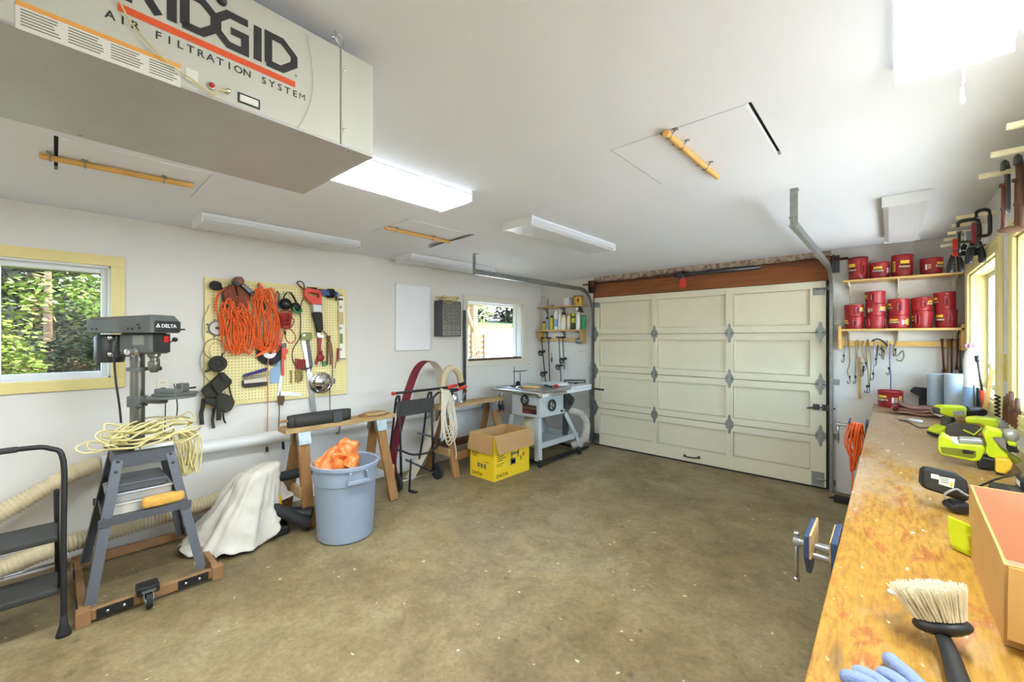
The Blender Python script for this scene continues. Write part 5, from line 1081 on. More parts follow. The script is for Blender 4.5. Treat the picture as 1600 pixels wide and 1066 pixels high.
for i in range(1, 30):
    a = math.pi * i / 30; rings.append([c2 + vec((.1 + .02 * math.sin(5 * b + i)) * math.sin(a) * math.cos(b), (.15 + .035 * math.sin(7 * b + 2 * a)) * math.sin(a) * math.sin(b), -.13 * math.cos(a) + .035 * math.sin(3 * b + 4 * a) + .05 * math.sin(a) * math.sin(b)) for b in [6.283 * q / 60 for q in range(60)]])
m.loft(rings)
c3 = c + vec(.05, -.02, .57); rings = []
for i in range(1, 10):
    a = math.pi * i / 10; rings.append([c3 + vec((.09 + .025 * math.sin(6 * b + i)) * math.sin(a) * math.cos(b), (.1 + .02 * math.sin(9 * b)) * math.sin(a) * math.sin(b), -.05 * math.cos(a) + .03 * math.sin(4 * b + 3 * a)) for b in [6.283 * q / 26 for q in range(26)]])
m.loft(rings); c4 = c + vec(-.03, .03, .66); rings = []
for i in range(1, 10):
    a = math.pi * i / 10; rings.append([c4 + vec((.05 + .015 * math.sin(4 * b + i)) * math.sin(a) * math.cos(b), (.09 + .02 * math.sin(5 * b)) * math.sin(a) * math.sin(b), -.075 * math.cos(a) + .02 * math.sin(3 * b + 3 * a)) for b in [6.283 * q / 26 for q in range(26)]])
m.loft(rings)
for v in m.v: v += Vector((mnoise.noise(v * 16), mnoise.noise(v * 16 + Vector((9, 0, 0))), mnoise.noise(v * 16 + Vector((0, 9, 0))))) * .03 + (v - c).normalized() * abs(mnoise.noise(v * 34)) * -.02
solo(m, 'plastic_bag', 'bag_orange', 'crumpled orange plastic bag sticking out of the grey bin', 'bag', smooth=True)

# ---- hand truck
t = thing('hand_truck', 'black folding hand truck with two small wheels between the sawhorses', 'hand truck', (-3.7, 2.57, 0))
yl, yr = 2.36, 2.76
for y in (yl, yr):
    part(MB().tube([(-3.66, y, .1), (-3.70, y, .95)], .0125, 10), 'upright', 'black', t, True)
    part(MB().tube(cr([(-3.70, y, .95), (-3.76, y, .9), (-3.84, y, .5), (-3.95, y, .06)], 5), .0115, 8), 'rear_stay', 'black', t, True)
    w = part(MB().lathe([(.0, -.018), (.04, -.02), (.085, -.016), (.088, 0), (.085, .016), (.04, .02), (0, .018)], 26, (-3.66, y + (.05 if y == yr else -.05), .089), (0, 1, 0)), 'wheel', 'rubber', t, 50); part(MB().lathe([(.03, -.024), (.03, .024)], 14, (-3.66, y + (.05 if y == yr else -.05), .089), (0, 1, 0)), 'wheel_hub', 'darksteel', w, 50)
part(MB().cyl((-3.66, yl - .08, .089), (-3.66, yr + .08, .089), .007, n=8), 'axle', 'steel', t, True)
part(MB().cyl((-3.70, yl - .05, .985), (-3.70, yr + .22, .985), .013, n=10), 'handle_bar', 'black', t, True)
part(MB().cyl((-3.70, yr + .22, .985), (-3.70, yr + .36, 1.0), .019, n=12), 'hand_grip', 'tool_red', t, True); part(MB().cyl((-3.70, yl - .05, .985), (-3.70, yl - .08, .985), .018, n=10), 'end_knob', 'tool_red', t, True)
part(MB().tube(cr([(-3.70, yr - .02, .8), (-3.70, yr + .02, .88), (-3.70, yr + .1, .94), (-3.70, yr + .2, .95)], 5), .012, 8), 'bent_tube', 'black', t, True)
part(MB().bb((-3.692, yl - .04, .74), (-3.684, yr + .03, .9)), 'back_plate', 'black_dusty', t, bev=.003)
part(MB().tube(cr([(-3.69, yl - .06, .42), (-3.66, yl, .4), (-3.56, yl + .06, .37), (-3.54, yl + .2, .355), (-3.54, yr - .1, .37), (-3.58, yr + .02, .42), (-3.69, yr + .06, .44)], 6), .011, 8), 'lower_loop', 'black', t, True)
part(MB().tube([(-3.66, yl + .05, .3), (-3.66, yr - .02, .1)], .01, 8), 'diagonal_brace', 'darksteel', t, True)
part(MB().tube([(-3.67, yl + .2, .55), (-3.62, yr + .12, .42)], .01, 8), 'diagonal_brace', 'darksteel', t, True)
m = MB().bar((-3.58, yl + .06, .32), (-3.58, yl + .04, .012), .008, .022, (1, 0, 0)).bar((-3.58, yl + .04, .008), (-3.48, yl + .06, .008), .035, .012); part(m, 'toe_bar', 'black', t)
# ---- sanding belt loop
t = thing('sanding_belt', 'large maroon sanding belt loop standing behind the hand truck', 'sanding belt', (-3.9, 2.65, .03))
Pp = cr([ox(px, py, -3.9) for px, py in ((616, 700), (628, 648), (641, 602), (654, 573), (670, 564), (684, 577), (689, 605), (684, 640), (669, 690), (651, 728), (636, 752), (622, 752), (614, 730))], 7, True)
cp = sum(Pp, vec(0, 0, 0)) / len(Pp); m1 = MB(); m2 = MB()
rings = [[p + vec(-.075, 0, 0), p + vec(.075, 0, 0), p + vec(.075, 0, 0) + (p - cp).normalized() * .0015, p + vec(-.075, 0, 0) + (p - cp).normalized() * .0015] for p in Pp]; m1.loft(rings, False, True)
rings = [[p + vec(-.075, 0, 0) - (p - cp).normalized() * .0012, p + vec(.075, 0, 0) - (p - cp).normalized() * .0012, p + vec(.075, 0, 0) - (p - cp).normalized() * .0003, p + vec(-.075, 0, 0) - (p - cp).normalized() * .0003] for p in Pp]; m2.loft(rings, False, True)
part(m1, 'abrasive_face', 'maroon', t); part(m2, 'cloth_backing', 'belt_back', t)
# ---- planer-style tool, cord, elbow hose on the second sawhorse
zt2 = .7805
t = thing('dust_elbow', 'beige plastic elbow hose with black end on the far sawhorse', 'hose', (-3.85, 3.0, zt2))
P = cr([ox(px, py, -3.84) for px, py in ((692, 640), (692, 610), (695, 585), (705, 575), (716, 582), (720, 597))], 7)
part(MB().tube(P, .04, 14), 'elbow', 'hose_beige', t, True); part(MB().cyl(P[-1], P[-1] + vec(0, .03, -.07), .044, .04, n=16), 'end_cuff', 'black', t, 40)
t = thing('hand_planer', 'metal hand power tool with red handle on the far sawhorse', 'power tool', (-3.72, 3.12, zt2))
part(MB().bb((-3.78, 2.98, zt2 + .001), (-3.67, 3.28, zt2 + .02)), 'sole', 'chrome', t, bev=.004); part(MB().lathe([(.05, 0), (.055, .03), (.045, .09), (.03, .11)], 18, (-3.73, 3.1, zt2 + .02)), 'motor', 'steel', t, 40)
part(MB().cyl((-3.71, 3.0, zt2 + .16), (-3.69, 3.12, zt2 + .17), .022, n=12), 'black_grip', 'black', t, True); part(MB().cyl((-3.69, 3.12, zt2 + .17), (-3.67, 3.24, zt2 + .2), .02, n=12), 'red_grip', 'tool_red', t, True)
part(MB().bar((-3.72, 3.06, zt2 + .08), (-3.70, 3.06, zt2 + .17), .02, .02), 'grip_post', 'darksteel', t); part(MB().lathe([(.018, 0), (.02, .03), (.01, .04)], 12, (-3.70, 3.25, zt2 + .12)), 'knob', 'rust', t, True); part(MB().bar((-3.72, 3.2, zt2 + .02), (-3.70, 3.25, zt2 + .13), .012, .012), 'knob_post', 'steel', t)
m = MB(); R5 = random.Random(9)
for k in range(7):
    y = 2.86 + .012 * k; x = -3.63 + .006 * k; bt = .36 + .05 * (k % 4)
    m.tube(cr([(x - .06, y, zt2 + .17), (x, y - .01, zt2 + .2 - .01 * k), (x + .02, y - .03 - .008 * k, zt2 - .05), (x + .02, y - .02, zt2 - bt * .7), (x + .02, y + .05, zt2 - bt * .8), (x + .02, y + .09, zt2 - bt * .5), (x + .01, y + .05, zt2 + .02), (x - .03, y + .02, zt2 + .17)], 6, True), .006, 6, True)
m.tube(cr([(-3.62, 2.88, zt2 + .1), (-3.6, 2.82, zt2 - .25), (-3.6, 2.84, zt2 - .35), (-3.6, 2.9, zt2 - .2), (-3.58, 2.96, zt2 - .3), (-3.57, 3.0, zt2 - .48), (-3.56, 2.99, zt2 - .58)], 7), .006, 6)
solo(m, 'white_cord_loop', 'rope_white', 'looped off-white cord hanging from the hand truck handle', 'cord', smooth=True)
# ================================================================ YELLOW CARTON
bx0, bx1, by0, by1, bh = -3.5, -3.125, 3.15, 3.735, .49
t = thing('carton', 'open yellow and brown cardboard carton on the floor before the sawhorse', 'box', ((bx0 + bx1) / 2, (by0 + by1) / 2, 0)); w = .006
part(MB().bb((bx0, by0, 0), (bx1, by1, .006)), 'carton_bottom', 'carton', t)
for a, b in (((bx0, by0), (bx1, by0 + w)), ((bx0, by1 - w), (bx1, by1)), ((bx1 - w, by0 + w), (bx1, by1 - w)), ((bx0, by0 + w), (bx0 + w, by1 - w))):
    part(MB().bb((a[0], a[1], .006), (b[0], b[1], bh)), 'carton_side', ['carton_yellow'], t)
for a, b in (((bx0 + w, by0 + w), (bx1 - w, by0 + w + .002)), ((bx0 + w, by1 - w - .002), (bx1 - w, by1 - w)), ((bx1 - w - .002, by0 + w + .002), (bx1 - w, by1 - w - .002)), ((bx0 + w, by0 + w + .002), (bx0 + w + .002, by1 - w - .002))):
    part(MB().bb((a[0], a[1], .008), (b[0], b[1], bh)), 'carton_lining', 'carton', t)
fl = .185
part(MB().prism([(bx0, by0 - .002, bh), (bx1, by0 - .002, bh), (bx1 + .004, by0 - .035, bh - fl), (bx0 + .0, by0 - .035, bh - fl)], (0, -.005, 0)), 'flap', 'carton', t)
part(MB().prism([(bx1 + .002, by0, bh), (bx1 + .002, by1, bh), (bx1 + .06, by1 + .02, bh - fl), (bx1 + .06, by0 + .01, bh - fl)], (.005, 0, 0)), 'flap', 'carton', t)
part(MB().prism([(bx0 - .002, by0, bh), (bx0 - .002, by1, bh), (bx0 - .05, by1, bh - fl), (bx0 - .05, by0, bh - fl)], (-.005, 0, 0)), 'flap', 'carton', t)
part(MB().prism([(bx0, by1 + .002, bh), (bx1, by1 + .002, bh), (bx1, by1 + .05, bh - fl), (bx0, by1 + .05, bh - fl)], (0, .005, 0)), 'flap', 'carton', t)
text('DW734', .05, 'ink', t, (bx0 + .03, by0, .03), (1, 0, 0), (0, 0, 1), bold=.001); text('DW734', .055, 'ink', t, (bx1, by0 + .04, .03), (0, 1, 0), (0, 0, 1), bold=.001)
def cp(y0, y1, z0, z1, mat, nm): part(MB().bb((bx1, y0, z0), (bx1 + .0006, y1, z1)), nm, mat, t)
for k, wd_ in enumerate((.13, .11, .14, .09)): cp(by0 + .05, by0 + .05 + wd_, .275 - k * .022, .283 - k * .022, 'ink', 'print_line')
for k, wd_ in enumerate((.12, .1)): cp(by0 + .04, by0 + .04 + wd_, .175 - k * .02, .181 - k * .02, 'ink', 'print_line')
# printed picture of a planer: frame, table, posts
cp(by0 + .27, by0 + .40, .285, .31, 'ink', 'print_picture'); cp(by0 + .28, by0 + .292, .16, .285, 'ink', 'print_picture'); cp(by0 + .385, by0 + .397, .2, .285, 'ink', 'print_picture'); cp(by0 + .265, by0 + .41, .235, .26, 'ink_grey', 'print_picture'); cp(by0 + .26, by0 + .35, .13, .2, 'ink_grey', 'print_picture'); cp(by0 + .28, by0 + .34, .14, .18, 'ink', 'print_picture'); cp(by0 + .43, by0 + .45, .15, .2, 'ink_grey', 'print_picture'); cp(by0 + .47, by0 + .5, .19, .23, 'tool_orange', 'print_picture')
def cf(x0, x1, z0, z1, mat, nm): part(MB().bb((x0, by0 - .0006, z0), (x1, by0, z1)), nm, mat, t)
cf(bx0 + .19, bx0 + .23, .275, .32, 'sticker_white', 'label'); cf(bx0 + .195, bx0 + .225, .285, .31, 'ink', 'barcode')
for k in range(3): cf(bx0 + .03, bx0 + .14 - .02 * k, .27 - k * .018, .277 - k * .018, 'ink', 'print_line')
for k in range(3): cf(bx0 + .12 + .05 * k, bx0 + .155 + .05 * k, .12, .17, 'ink_grey', 'print_icon')
cf(bx0 + .22, bx0 + .3, .19, .196, 'ink', 'print_line')

# ================================================================ TABLE SAW
sx0, sx1, sy0, sy1 = -3.62, -3.16, 3.98, 4.52; zt = .9
t = thing('table_saw', 'grey table saw with a long extension table on a wheeled steel stand', 'table saw', ((sx0 + sx1) / 2, (sy0 + sy1) / 2, 0))
part(MB().bb((sx0, sy0, .56), (sx1, sy1, zt - .035)), 'cabinet', 'saw_grey', t, bev=.008)
tx0, tx1 = -3.86, -3.1
part(MB().bb((tx0, sy0 - .05, zt - .035), (tx1, sy1 + .05, zt)), 'table_top', 'steel', t, bev=.003)
part(MB().bb((tx0 + .1, sy1 + .051, zt - .03), (tx1, sy1 + .55, zt - .002)), 'extension_table', 'fixture_white', t, bev=.003)
part(MB().bb((tx1 - .02, sy0 - .04, zt - .075), (tx1, sy1 + .55, zt - .035)), 'side_skirt', 'fixture_white', t)
part(MB().cyl((tx0 - .04, sy0 - .075, zt - .03), (tx1 + .02, sy0 - .075, zt - .03), .017, n=14), 'front_rail', 'chrome', t, 40)
part(MB().cyl((tx1 + .03, sy0 + .1, zt - .05), (tx1 + .03, sy0 + .42, zt - .05), .02, n=14), 'side_tube', 'steel', t, 40)
part(MB().cyl((tx1 + .04, sy1 + .5, zt - .055), (tx1 + .22, sy1 + .5, zt - .06), .014, n=12), 'rear_tube', 'darksteel', t, 40)
part(MB().lathe([(.03, 0), (.03, .03), (.018, .035), (.018, .06)], 16, (tx1 + .0, sy0 - .06, zt - .05), (0, -1, 0)), 'rail_knob', 'chrome', t, 40)
def wheel(c, ax, r):
    w = part(MB().tor(c + Vector(ax) * .025, r, .012, ax=ax, n=24, k=8), 'hand_wheel', 'black', t, True); part(MB().cyl(c, c + Vector(ax) * .03, .016, n=12), 'wheel_hub', 'chrome', w, True)
    x = Vector(ax).cross(vec(0, 0, 1)).normalized()
    for k in range(3): a = 2.094 * k; d = x * math.cos(a) + vec(0, 0, math.sin(a)); part(MB().bar(c + Vector(ax) * .024, c + Vector(ax) * .024 + d * r, .012, .006, ax), 'spoke', 'black', w)
wheel(vec(-3.38, sy0, .77), (0, -1, 0), .055); wheel(vec(sx1, 4.2, .70), (1, 0, 0), .065)
part(MB().bb((sx0 + .18, sy0 - .002, .6), (sx1 - .05, sy0, .71)), 'name_plate', 'press_face', t)
part(MB().bb((sx0 + .19, sy0 - .003, .655), (sx1 - .06, sy0 - .002, .69)), 'plate_stripe', 'wood_dark', t); part(MB().bb((sx0 + .19, sy0 - .003, .61), (sx1 - .14, sy0 - .002, .635)), 'plate_stripe', 'tool_darkred', t)
part(MB().prism([(sx1 + .001, 4.47, .8), (sx1 + .001, 4.52, .84), (sx1 + .001, 4.66, .75), (sx1 + .001, 4.66, .7), (sx1 + .001, 4.55, .6), (sx1 + .001, 4.47, .62)], (.05, 0, 0)), 'motor_cover', 'black_dusty', t, bev=.01)
part(MB().lathe([(.045, 0), (.04, .02), (.02, .03)], 18, (sx1 + .052, 4.57, .71), (1, 0, 0)), 'motor_knob', 'black', t, 40); part(MB().cyl((sx1, 4.42, .6), (sx1 + .03, 4.42, .6), .014, n=12), 'switch', 'darksteel', t, True)
lg = [((sx1, sy0, .56), (sx1 + .04, sy0 - .04, .06)), ((sx1, sy1, .56), (sx1 + .06, sy1 + .3, .06)), ((sx0, sy0, .56), (sx0 - .04, sy0 - .04, .06)), ((sx0, sy1, .56), (sx0 - .04, sy1 + .3, .06))]
for a, b in lg:
    sx = 1 if a[0] > -3.4 else -1; sy = -1 if a[1] < 4.2 else 1
    part(MB().bar(a, b, .006, .065, (0, 1, 0)).bar(vec(*a) + vec(-sx * .03, sy * .03, 0), vec(*b) + vec(-sx * .03, sy * .03, 0), .065, .006, (0, 1, 0)), 'leg', 'saw_grey', t)
for y0, y1, x in ((sy0 - .03, sy1 + .26, sx1 + .03), (sy0 - .03, sy1 + .26, sx0 - .03)): part(MB().bb((x - .004, y0, .2), (x + .004, y1, .27)), 'stretcher', 'saw_grey', t)
for y in (sy0 - .03, sy1 + .2): part(MB().bb((sx0 - .03, y - .004, .2), (sx1 + .03, y + .004, .27)), 'stretcher', 'saw_grey', t)
part(MB().bb((sx0 - .02, sy0 - .02, .2), (sx1 + .02, sy1 + .2, .206)), 'lower_tray', 'saw_grey', t)
part(MB().bar((sx1 + .075, sy0 - .12, .05), (sx1 + .075, sy1 + .42, .05), .045, .04), 'base_rail', 'black', t, bev=.004); part(MB().bar((sx0 - .05, sy0 - .06, .045), (sx1 + .05, sy0 - .06, .045), .04, .03), 'base_rail', 'black', t, bev=.004); part(MB().bar((sx0 - .05, sy1 + .32, .045), (sx1 + .05, sy1 + .32, .045), .04, .03), 'base_rail', 'black', t, bev=.004); part(MB().bar((sx0 - .075, sy0 - .1, .05), (sx0 - .075, sy1 + .36, .05), .045, .04), 'base_rail', 'black', t, bev=.004)
for x, y in ((sx1 + .11, sy1 + .16), (sx1 + .08, sy0 - .1), (sx0 - .08, sy0 - .08), (sx0 - .08, sy1 + .34)): w_ = part(MB().cyl((x, y - .012, .03), (x, y + .012, .03), .03, n=16), 'caster_wheel', 'rubber', t, 40); part(MB().bar((x, y, .03), (x - .0, y, .09), .02, .03), 'caster_fork', 'darksteel', w_)
part(MB().bar((-3.3, 4.72, .17), (-3.3, 4.74, .52), .03, .09, (1, 0, 0)), 'dust_chute', 'stand_grey', t, bev=.004)
# things lying on the saw and clutter
hose('saw_hose', 'pale flexible hose curving down behind the table saw to the floor', [(-3.2, 4.62, .58), (-3.1, 4.78, .52), (-3.05, 4.86, .36), (-3.1, 4.85, .16), (-3.2, 4.72, .085)], .05, 'hose_grey', cuff=False)
t = thing('saw_fence', 'black slotted fence bar lying across the white extension table', 'fence', oy(885, 540, 5.1))
a, b = vec(-3.42, 4.86, zt + .03), vec(-3.14, 4.98, zt + .04); part(MB().bar(a, b, .05, .05), 'fence_bar', 'black_dusty', t, bev=.012); part(MB().bar(a + (b - a) * .08 + vec(.02, -.02, 0), a + (b - a) * .92 + vec(.02, -.02, 0), .03, .018), 'slot_insert', 'galv', t); part(MB().cyl((-3.27, 4.93, zt - .002), (-3.27, 4.93, zt + .02), .02, n=10), 'fence_foot', 'black', t)
t = thing('drill_guide', 'small black adjustable guide with upright rods on the table saw', 'jig', (-3.62, 4.1, zt))
part(MB().bb((-3.7, 4.05, zt + .001), (-3.55, 4.16, zt + .02)), 'guide_base', 'darksteel', t, bev=.004); part(MB().lathe([(.03, 0), (.035, .03), (.012, .06)], 14, (-3.62, 4.1, zt + .02)), 'guide_body', 'black', t, 40)
for x, y, h in ((-3.67, 4.08, .26), (-3.6, 4.12, .2)): part(MB().cyl((x, y, zt + .02), (x, y, zt + h), .006, n=8), 'guide_rod', 'darksteel', t, True)
part(MB().bar((-3.7, 4.09, zt + .2), (-3.5, 4.12, zt + .22), .014, .014), 'cross_arm', 'darksteel', t); part(MB().tube(cr([(-3.5, 4.12, zt + .22), (-3.44, 4.12, zt + .24), (-3.43, 4.12, zt + .3), (-3.46, 4.12, zt + .31)], 5), .006, 7), 'hook', 'chrome', t, True)
solo(MB().bar((-3.55, 4.06, zt + .014), (-3.33, 4.2, zt + .014), .03, .022), 'push_stick', 'wood_light', 'short yellow wooden stick lying on the table saw', 'stick', bev=.004)
solo(MB().lathe([(.05, 0), (.052, .012), (.03, .028), (.008, .034)], 20, (-3.5, 3.99, zt + .001)), 'steel_cone', 'steel', 'small round steel lid lying on the near corner of the table saw', 'lid', smooth=40)
solo(MB().bar((-3.42, 4.42, zt + .012), (-3.25, 4.34, zt + .012), .03, .022), 'black_lever', 'black', 'black lever tool lying across the table saw', 'tool', bev=.006)
solo(MB().sph((-3.24, 4.42, zt + .02), (.035, .045, .018), 14, 8), 'red_puck', 'red_plastic', 'red rounded cap beside the white rag on the table saw', 'cap', smooth=True)
m = MB(); rr = []
for i in range(1, 9):
    a = math.pi * i / 9; rr.append([vec(-3.24 + (.07 + .012 * math.sin(4 * b_)) * math.sin(a) * math.cos(b_), 4.56 + (.13 + .02 * math.sin(5 * b_ + i)) * math.sin(a) * math.sin(b_), zt + .026 - .024 * math.cos(a) + .006 * math.sin(6 * b_) * math.sin(a)) for b_ in [6.283 * q / 24 for q in range(24)]])
m.loft(rr); solo(m, 'white_rag', 'bottle_white', 'crumpled white rag on the table saw extension', 'rag', smooth=True)
t = thing('hanging_wrench', 'wrenches with red ends hanging under the table saw rail', 'wrench', (-3.74, sy0 - .07, .55))
for k in range(2): part(MB().bar((-3.76 + .05 * k, sy0 - .082, zt - .05), (-3.77 + .06 * k, sy0 - .082, .68), .012, .02), 'wrench_shank', 'chrome', t); part(MB().lathe([(.025, 0), (.028, .02), (.02, .07)], 12, (-3.77 + .06 * k, sy0 - .082, .61)), 'wrench_head', 'black', t, 40); part(MB().lathe([(.014, 0), (.014, .03)], 10, (-3.77 + .06 * k, sy0 - .082, .58)), 'red_tip', 'red_plastic', t, 40)
t = thing('shop_collector', 'clear round dust collector jar behind the carton under the saw', 'jar', (-3.52, 4.2, .207)); part(MB().lathe([(.09, 0), (.1, .03), (.1, .2), (.08, .26), (.05, .29)], 22, (-3.52, 4.2, .207)), 'jar_body', 'hose_beige', t, 40); part(MB().lathe([(.055, .285), (.06, .29), (.06, .32), (.02, .325)], 18, (-3.52, 4.2, .207)), 'jar_cap', 'hose_grey', t, 40)

# ================================================================ SHELF OF CANS (back wall, left)
def shelf_board(name, label, x0, x1, z, dep, th, mat='wood_shelf'):
    t = thing(name, label, 'shelf', ((x0 + x1) / 2, YB, z)); part(MB().bb((x0, YB - dep, z - th), (x1, YB - .003, z)), 'board', mat, t, bev=.003); return t
def bracket(t, x, z, dep, mat='galv'):
    part(MB().prism([(x - .004, YB - .004, z), (x - .004, YB - dep, z), (x - .004, YB - dep, z - .01), (x - .004, YB - dep * .4, z - .03), (x - .004, YB - .02, z - .1), (x - .004, YB - .004, z - .11)], (.008, 0, 0)), 'bracket', mat, t)
zA, zB = 2.035, 1.672
tA = shelf_board('wall_shelf', 'upper small wooden shelf left of the garage door holding a yellow bucket', -4.13, -3.28, zA, .16, .02)
tB = shelf_board('wall_shelf', 'lower small wooden shelf left of the garage door lined with bottles and cans', -4.13, -3.32, zB, .17, .02)
for x in (-4.03, -3.7, -3.42):
    bracket(tA, x, zA - .02, .14); bracket(tB, x, zB - .02, .14)
    part(MB().bb((x - .009, YB - .008, 1.55), (x + .009, YB - .0005, 2.16)), 'slotted_standard', 'galv', tB if x != -4.03 else tA)
part(MB().bb((-4.1, YB - .06, zB - .175), (-3.32, YB - .035, zB - .125)), 'rail', 'wood_shelf', tB, bev=.003)
for x in (-4.12, -3.34): part(MB().prism([(x, YB - .004, zB - .02), (x, YB - .16, zB - .02), (x, YB - .16, zB - .12), (x, YB - .08, zB - .2), (x, YB - .004, zB - .2)], (.02, 0, 0)), 'end_board', 'wood_shelf', tB, bev=.002)
yb_ = YB - .085
def px_x(px, py=500, y=yb_): return oy(px, py, y).x
def bottle(name, label, px, prof, mat, cap=None, capmat='black', z=zB, band=None, n=18, cat='bottle'):
    x = px_x(px); t = thing(name, label, cat, (x, yb_, z + .001), group='cans and bottles on the small shelf'); part(MB().lathe(prof, n, (x, yb_, z + .001)), 'body', mat, t, 40); h = prof[-1][1]; r = prof[-1][0]
    if cap: part(MB().lathe([(r * cap[0], h), (r * cap[0], h + cap[1]), (r * cap[0] * .8, h + cap[1] + .004)], 14, (x, yb_, z + .001)), 'cap', capmat, t, 40)
    if band: rr_ = max(q[0] for q in prof) + .0008; part(MB().lathe([(rr_, band[0]), (rr_, band[1])], n, (x, yb_, z + .001)), 'label_band', band[2], t, 40)
can = lambda r, h: [(r * .9, 0), (r, .006), (r, h * .9), (r * .7, h)]
bottle('spray_can', 'short yellow-green can at the left end of the small shelf', 850, can(.03, .11), 'yellow_can', (1, .02), 'black')
bottle('spray_can', 'lilac grey spray can with black cap on the small shelf', 855, can(.03, .17), 'lilac_can', (1.1, .035), 'black')
bottle('spray_can', 'slim bright yellow can with dark cap on the small shelf', 862, can(.027, .19), 'yellow_can', (1.1, .03), 'black')
bottle('glue_bottle', 'tall white tube bottle with pale blue label on the small shelf', 869, [(.03, 0), (.033, .01), (.033, .26), (.025, .28)], 'bottle_white', (.8, .015), 'bottle_white', band=(.05, .16, 'tool_lightblue'))
bottle('glue_bottle', 'white bottle with pointed nozzle on the small shelf', 875, [(.028, 0), (.03, .01), (.03, .22), (.012, .25), (.008, .3)], 'bottle_white')
bottle('oil_bottle', 'wide white bottle with printed label and dark stopper on the small shelf', 881, [(.042, 0), (.045, .01), (.045, .17), (.022, .2), (.02, .225)], 'label_cream', (1.3, .035), 'black', band=(.03, .13, 'sticker_white'))
bottle('spray_can', 'cream can with brown cap on the small shelf', 889, can(.028, .21), 'label_cream', (1.1, .03), 'wood_brown')
bottle('spray_can', 'green and dark can with lime top on the small shelf', 896, can(.032, .2), 'dark_green', (1.2, .03), 'yellow_can', band=(.1, .17, 'yellow_can'))
bottle('caulk_bottle', 'large white jug beside the green can on the small shelf', 904, [(.04, 0), (.043, .01), (.043, .2), (.03, .24), (.02, .26)], 'bottle_white')
bottle('paint_can', 'green ribbed can at the right end of the small shelf', 911, [(.038, 0), (.04, .005), (.038, .05), (.04, .055), (.038, .1), (.04, .105), (.04, .19)], 'green_can', (1.02, .012), 'dark_green')
t = thing('spray_nozzle', 'dark green slanted box leaning on the white jug', 'box', (px_x(906), yb_ - .02, zB + .29)); x = px_x(905)
part(MB().prism([(x - .05, yb_ - .04, zB + .272), (x + .07, yb_ - .04, zB + .245), (x + .02, yb_ - .04, zB + .33), (x - .03, yb_ - .04, zB + .335)], (0, .07, 0)), 'carton_shape', 'dark_green', t, bev=.003); part(MB().prism([(x - .045, yb_ - .0405, zB + .278), (x + .0, yb_ - .0405, zB + .272), (x + .015, yb_ - .0405, zB + .325), (x - .025, yb_ - .0405, zB + .328)], (0, -.001, 0)), 'white_face', 'bottle_white', t)
# upper shelf: white box and yellow bucket
c = oy(884, 474, yb_); t = thing('white_carton', 'small white box on the upper shelf beside the yellow bucket', 'box', (px_x(888), yb_, zA)); x = px_x(888); part(MB().bb((x - .05, yb_ - .05, zA + .001), (x + .045, yb_ + .05, zA + .12)), 'box_body', 'bottle_white', t, bev=.003); part(MB().bb((x - .051, yb_ - .051, zA + .1), (x + .046, yb_ + .051, zA + .125)), 'box_lid', 'sticker_white', t, bev=.003)
x = px_x(904); t = thing('yellow_bucket', 'yellow bucket with brown lid on the upper shelf near the door track', 'bucket', (x, yb_, zA)); part(MB().lathe([(.055, 0), (.058, .006), (.07, .115), (.07, .12)], 24, (x, yb_, zA + .001)), 'bucket_body', 'bucket_yellow', t, 40); part(MB().lathe([(.073, .112), (.074, .13), (.068, .134), (0, .134)], 24, (x, yb_, zA + .001)), 'bucket_lid', 'wood_brown', t, 40); part(MB().bb((x + .02, yb_ - .072, zA + .04), (x + .045, yb_ - .06, zA + .085)), 'print_mark', 'ink', t)
solo(MB().bb((-3.88, yb_ - .06, zA + .001), (-3.82, yb_ - .03, zA + .016)), 'black_clip', 'black', 'small flat black clip lying on the upper shelf', 'clip', bev=.003)
# bar clamps hanging from the rail
def bar_clamp(label, pt, pb, hs_, off=.09):
    a, b = oy(*pt, YB - off), oy(*pb, YB - off); t = thing('bar_clamp', label, 'clamp', b, group='bar clamps below the small shelf')
    part(MB().bar(a, b, .008, .018, (0, 1, 0)), 'bar', 'darksteel', t); d = (b - a).normalized()
    part(MB().bb((a.x - .05, YB - off - .012, a.z - .006), (a.x + .05, YB - off + .012, a.z + .02)), 'fixed_jaw', 'black', t, bev=.006)
    for h in hs_:
        q = a + (b - a) * h; part(MB().bar(q + vec(-.055, -.0, .0), q + vec(.045, 0, .02), .026, .04), 'sliding_jaw', 'black', t, bev=.006); part(MB().tor(q + vec(-.045, -.002, -.015), .035, .011, ax=(0, 1, .2), n=18, k=7), 'trigger_grip', 'black_dusty', t, True)
bar_clamp('black trigger clamp hanging at the far left under the small shelf', (846, 529), (853, 602), (.3, .75))
bar_clamp('thin grey clamp hanging between the black trigger clamps', (857, 529), (859, 600), ())
bar_clamp('black trigger clamp with long bar hanging third under the small shelf', (873, 528), (877, 600), (.62,), .1)
bar_clamp('short black trigger clamp hanging nearest the garage door under the small shelf', (879, 528), (882, 577), (.7,), .075)
c = oy(862, 560, YB - .02); t = thing('red_driver', 'small red handled screwdriver hanging on the wall among the clamps', 'screwdriver', c); part(MB().cyl(c + vec(0, 0, .01), c + vec(0, 0, -.06), .012, n=10), 'handle', 'tool_darkred', t, True); part(MB().cyl(c + vec(0, 0, .01), c + vec(0, 0, .09), .004, n=8), 'shank', 'black', t, True)
c = oy(904, 532, YB - .09); t = thing('spray_gun', 'grey metal scoop hanging from the end of the small shelf', 'scoop', c); part(MB().sph(c + vec(0, 0, -.01), (.06, .03, .045), 14, 9), 'scoop_body', 'galv', t, True); part(MB().bar(c + vec(.0, 0, .03), c + vec(.0, .04, .08), .012, .012), 'scoop_hook', 'darksteel', t)
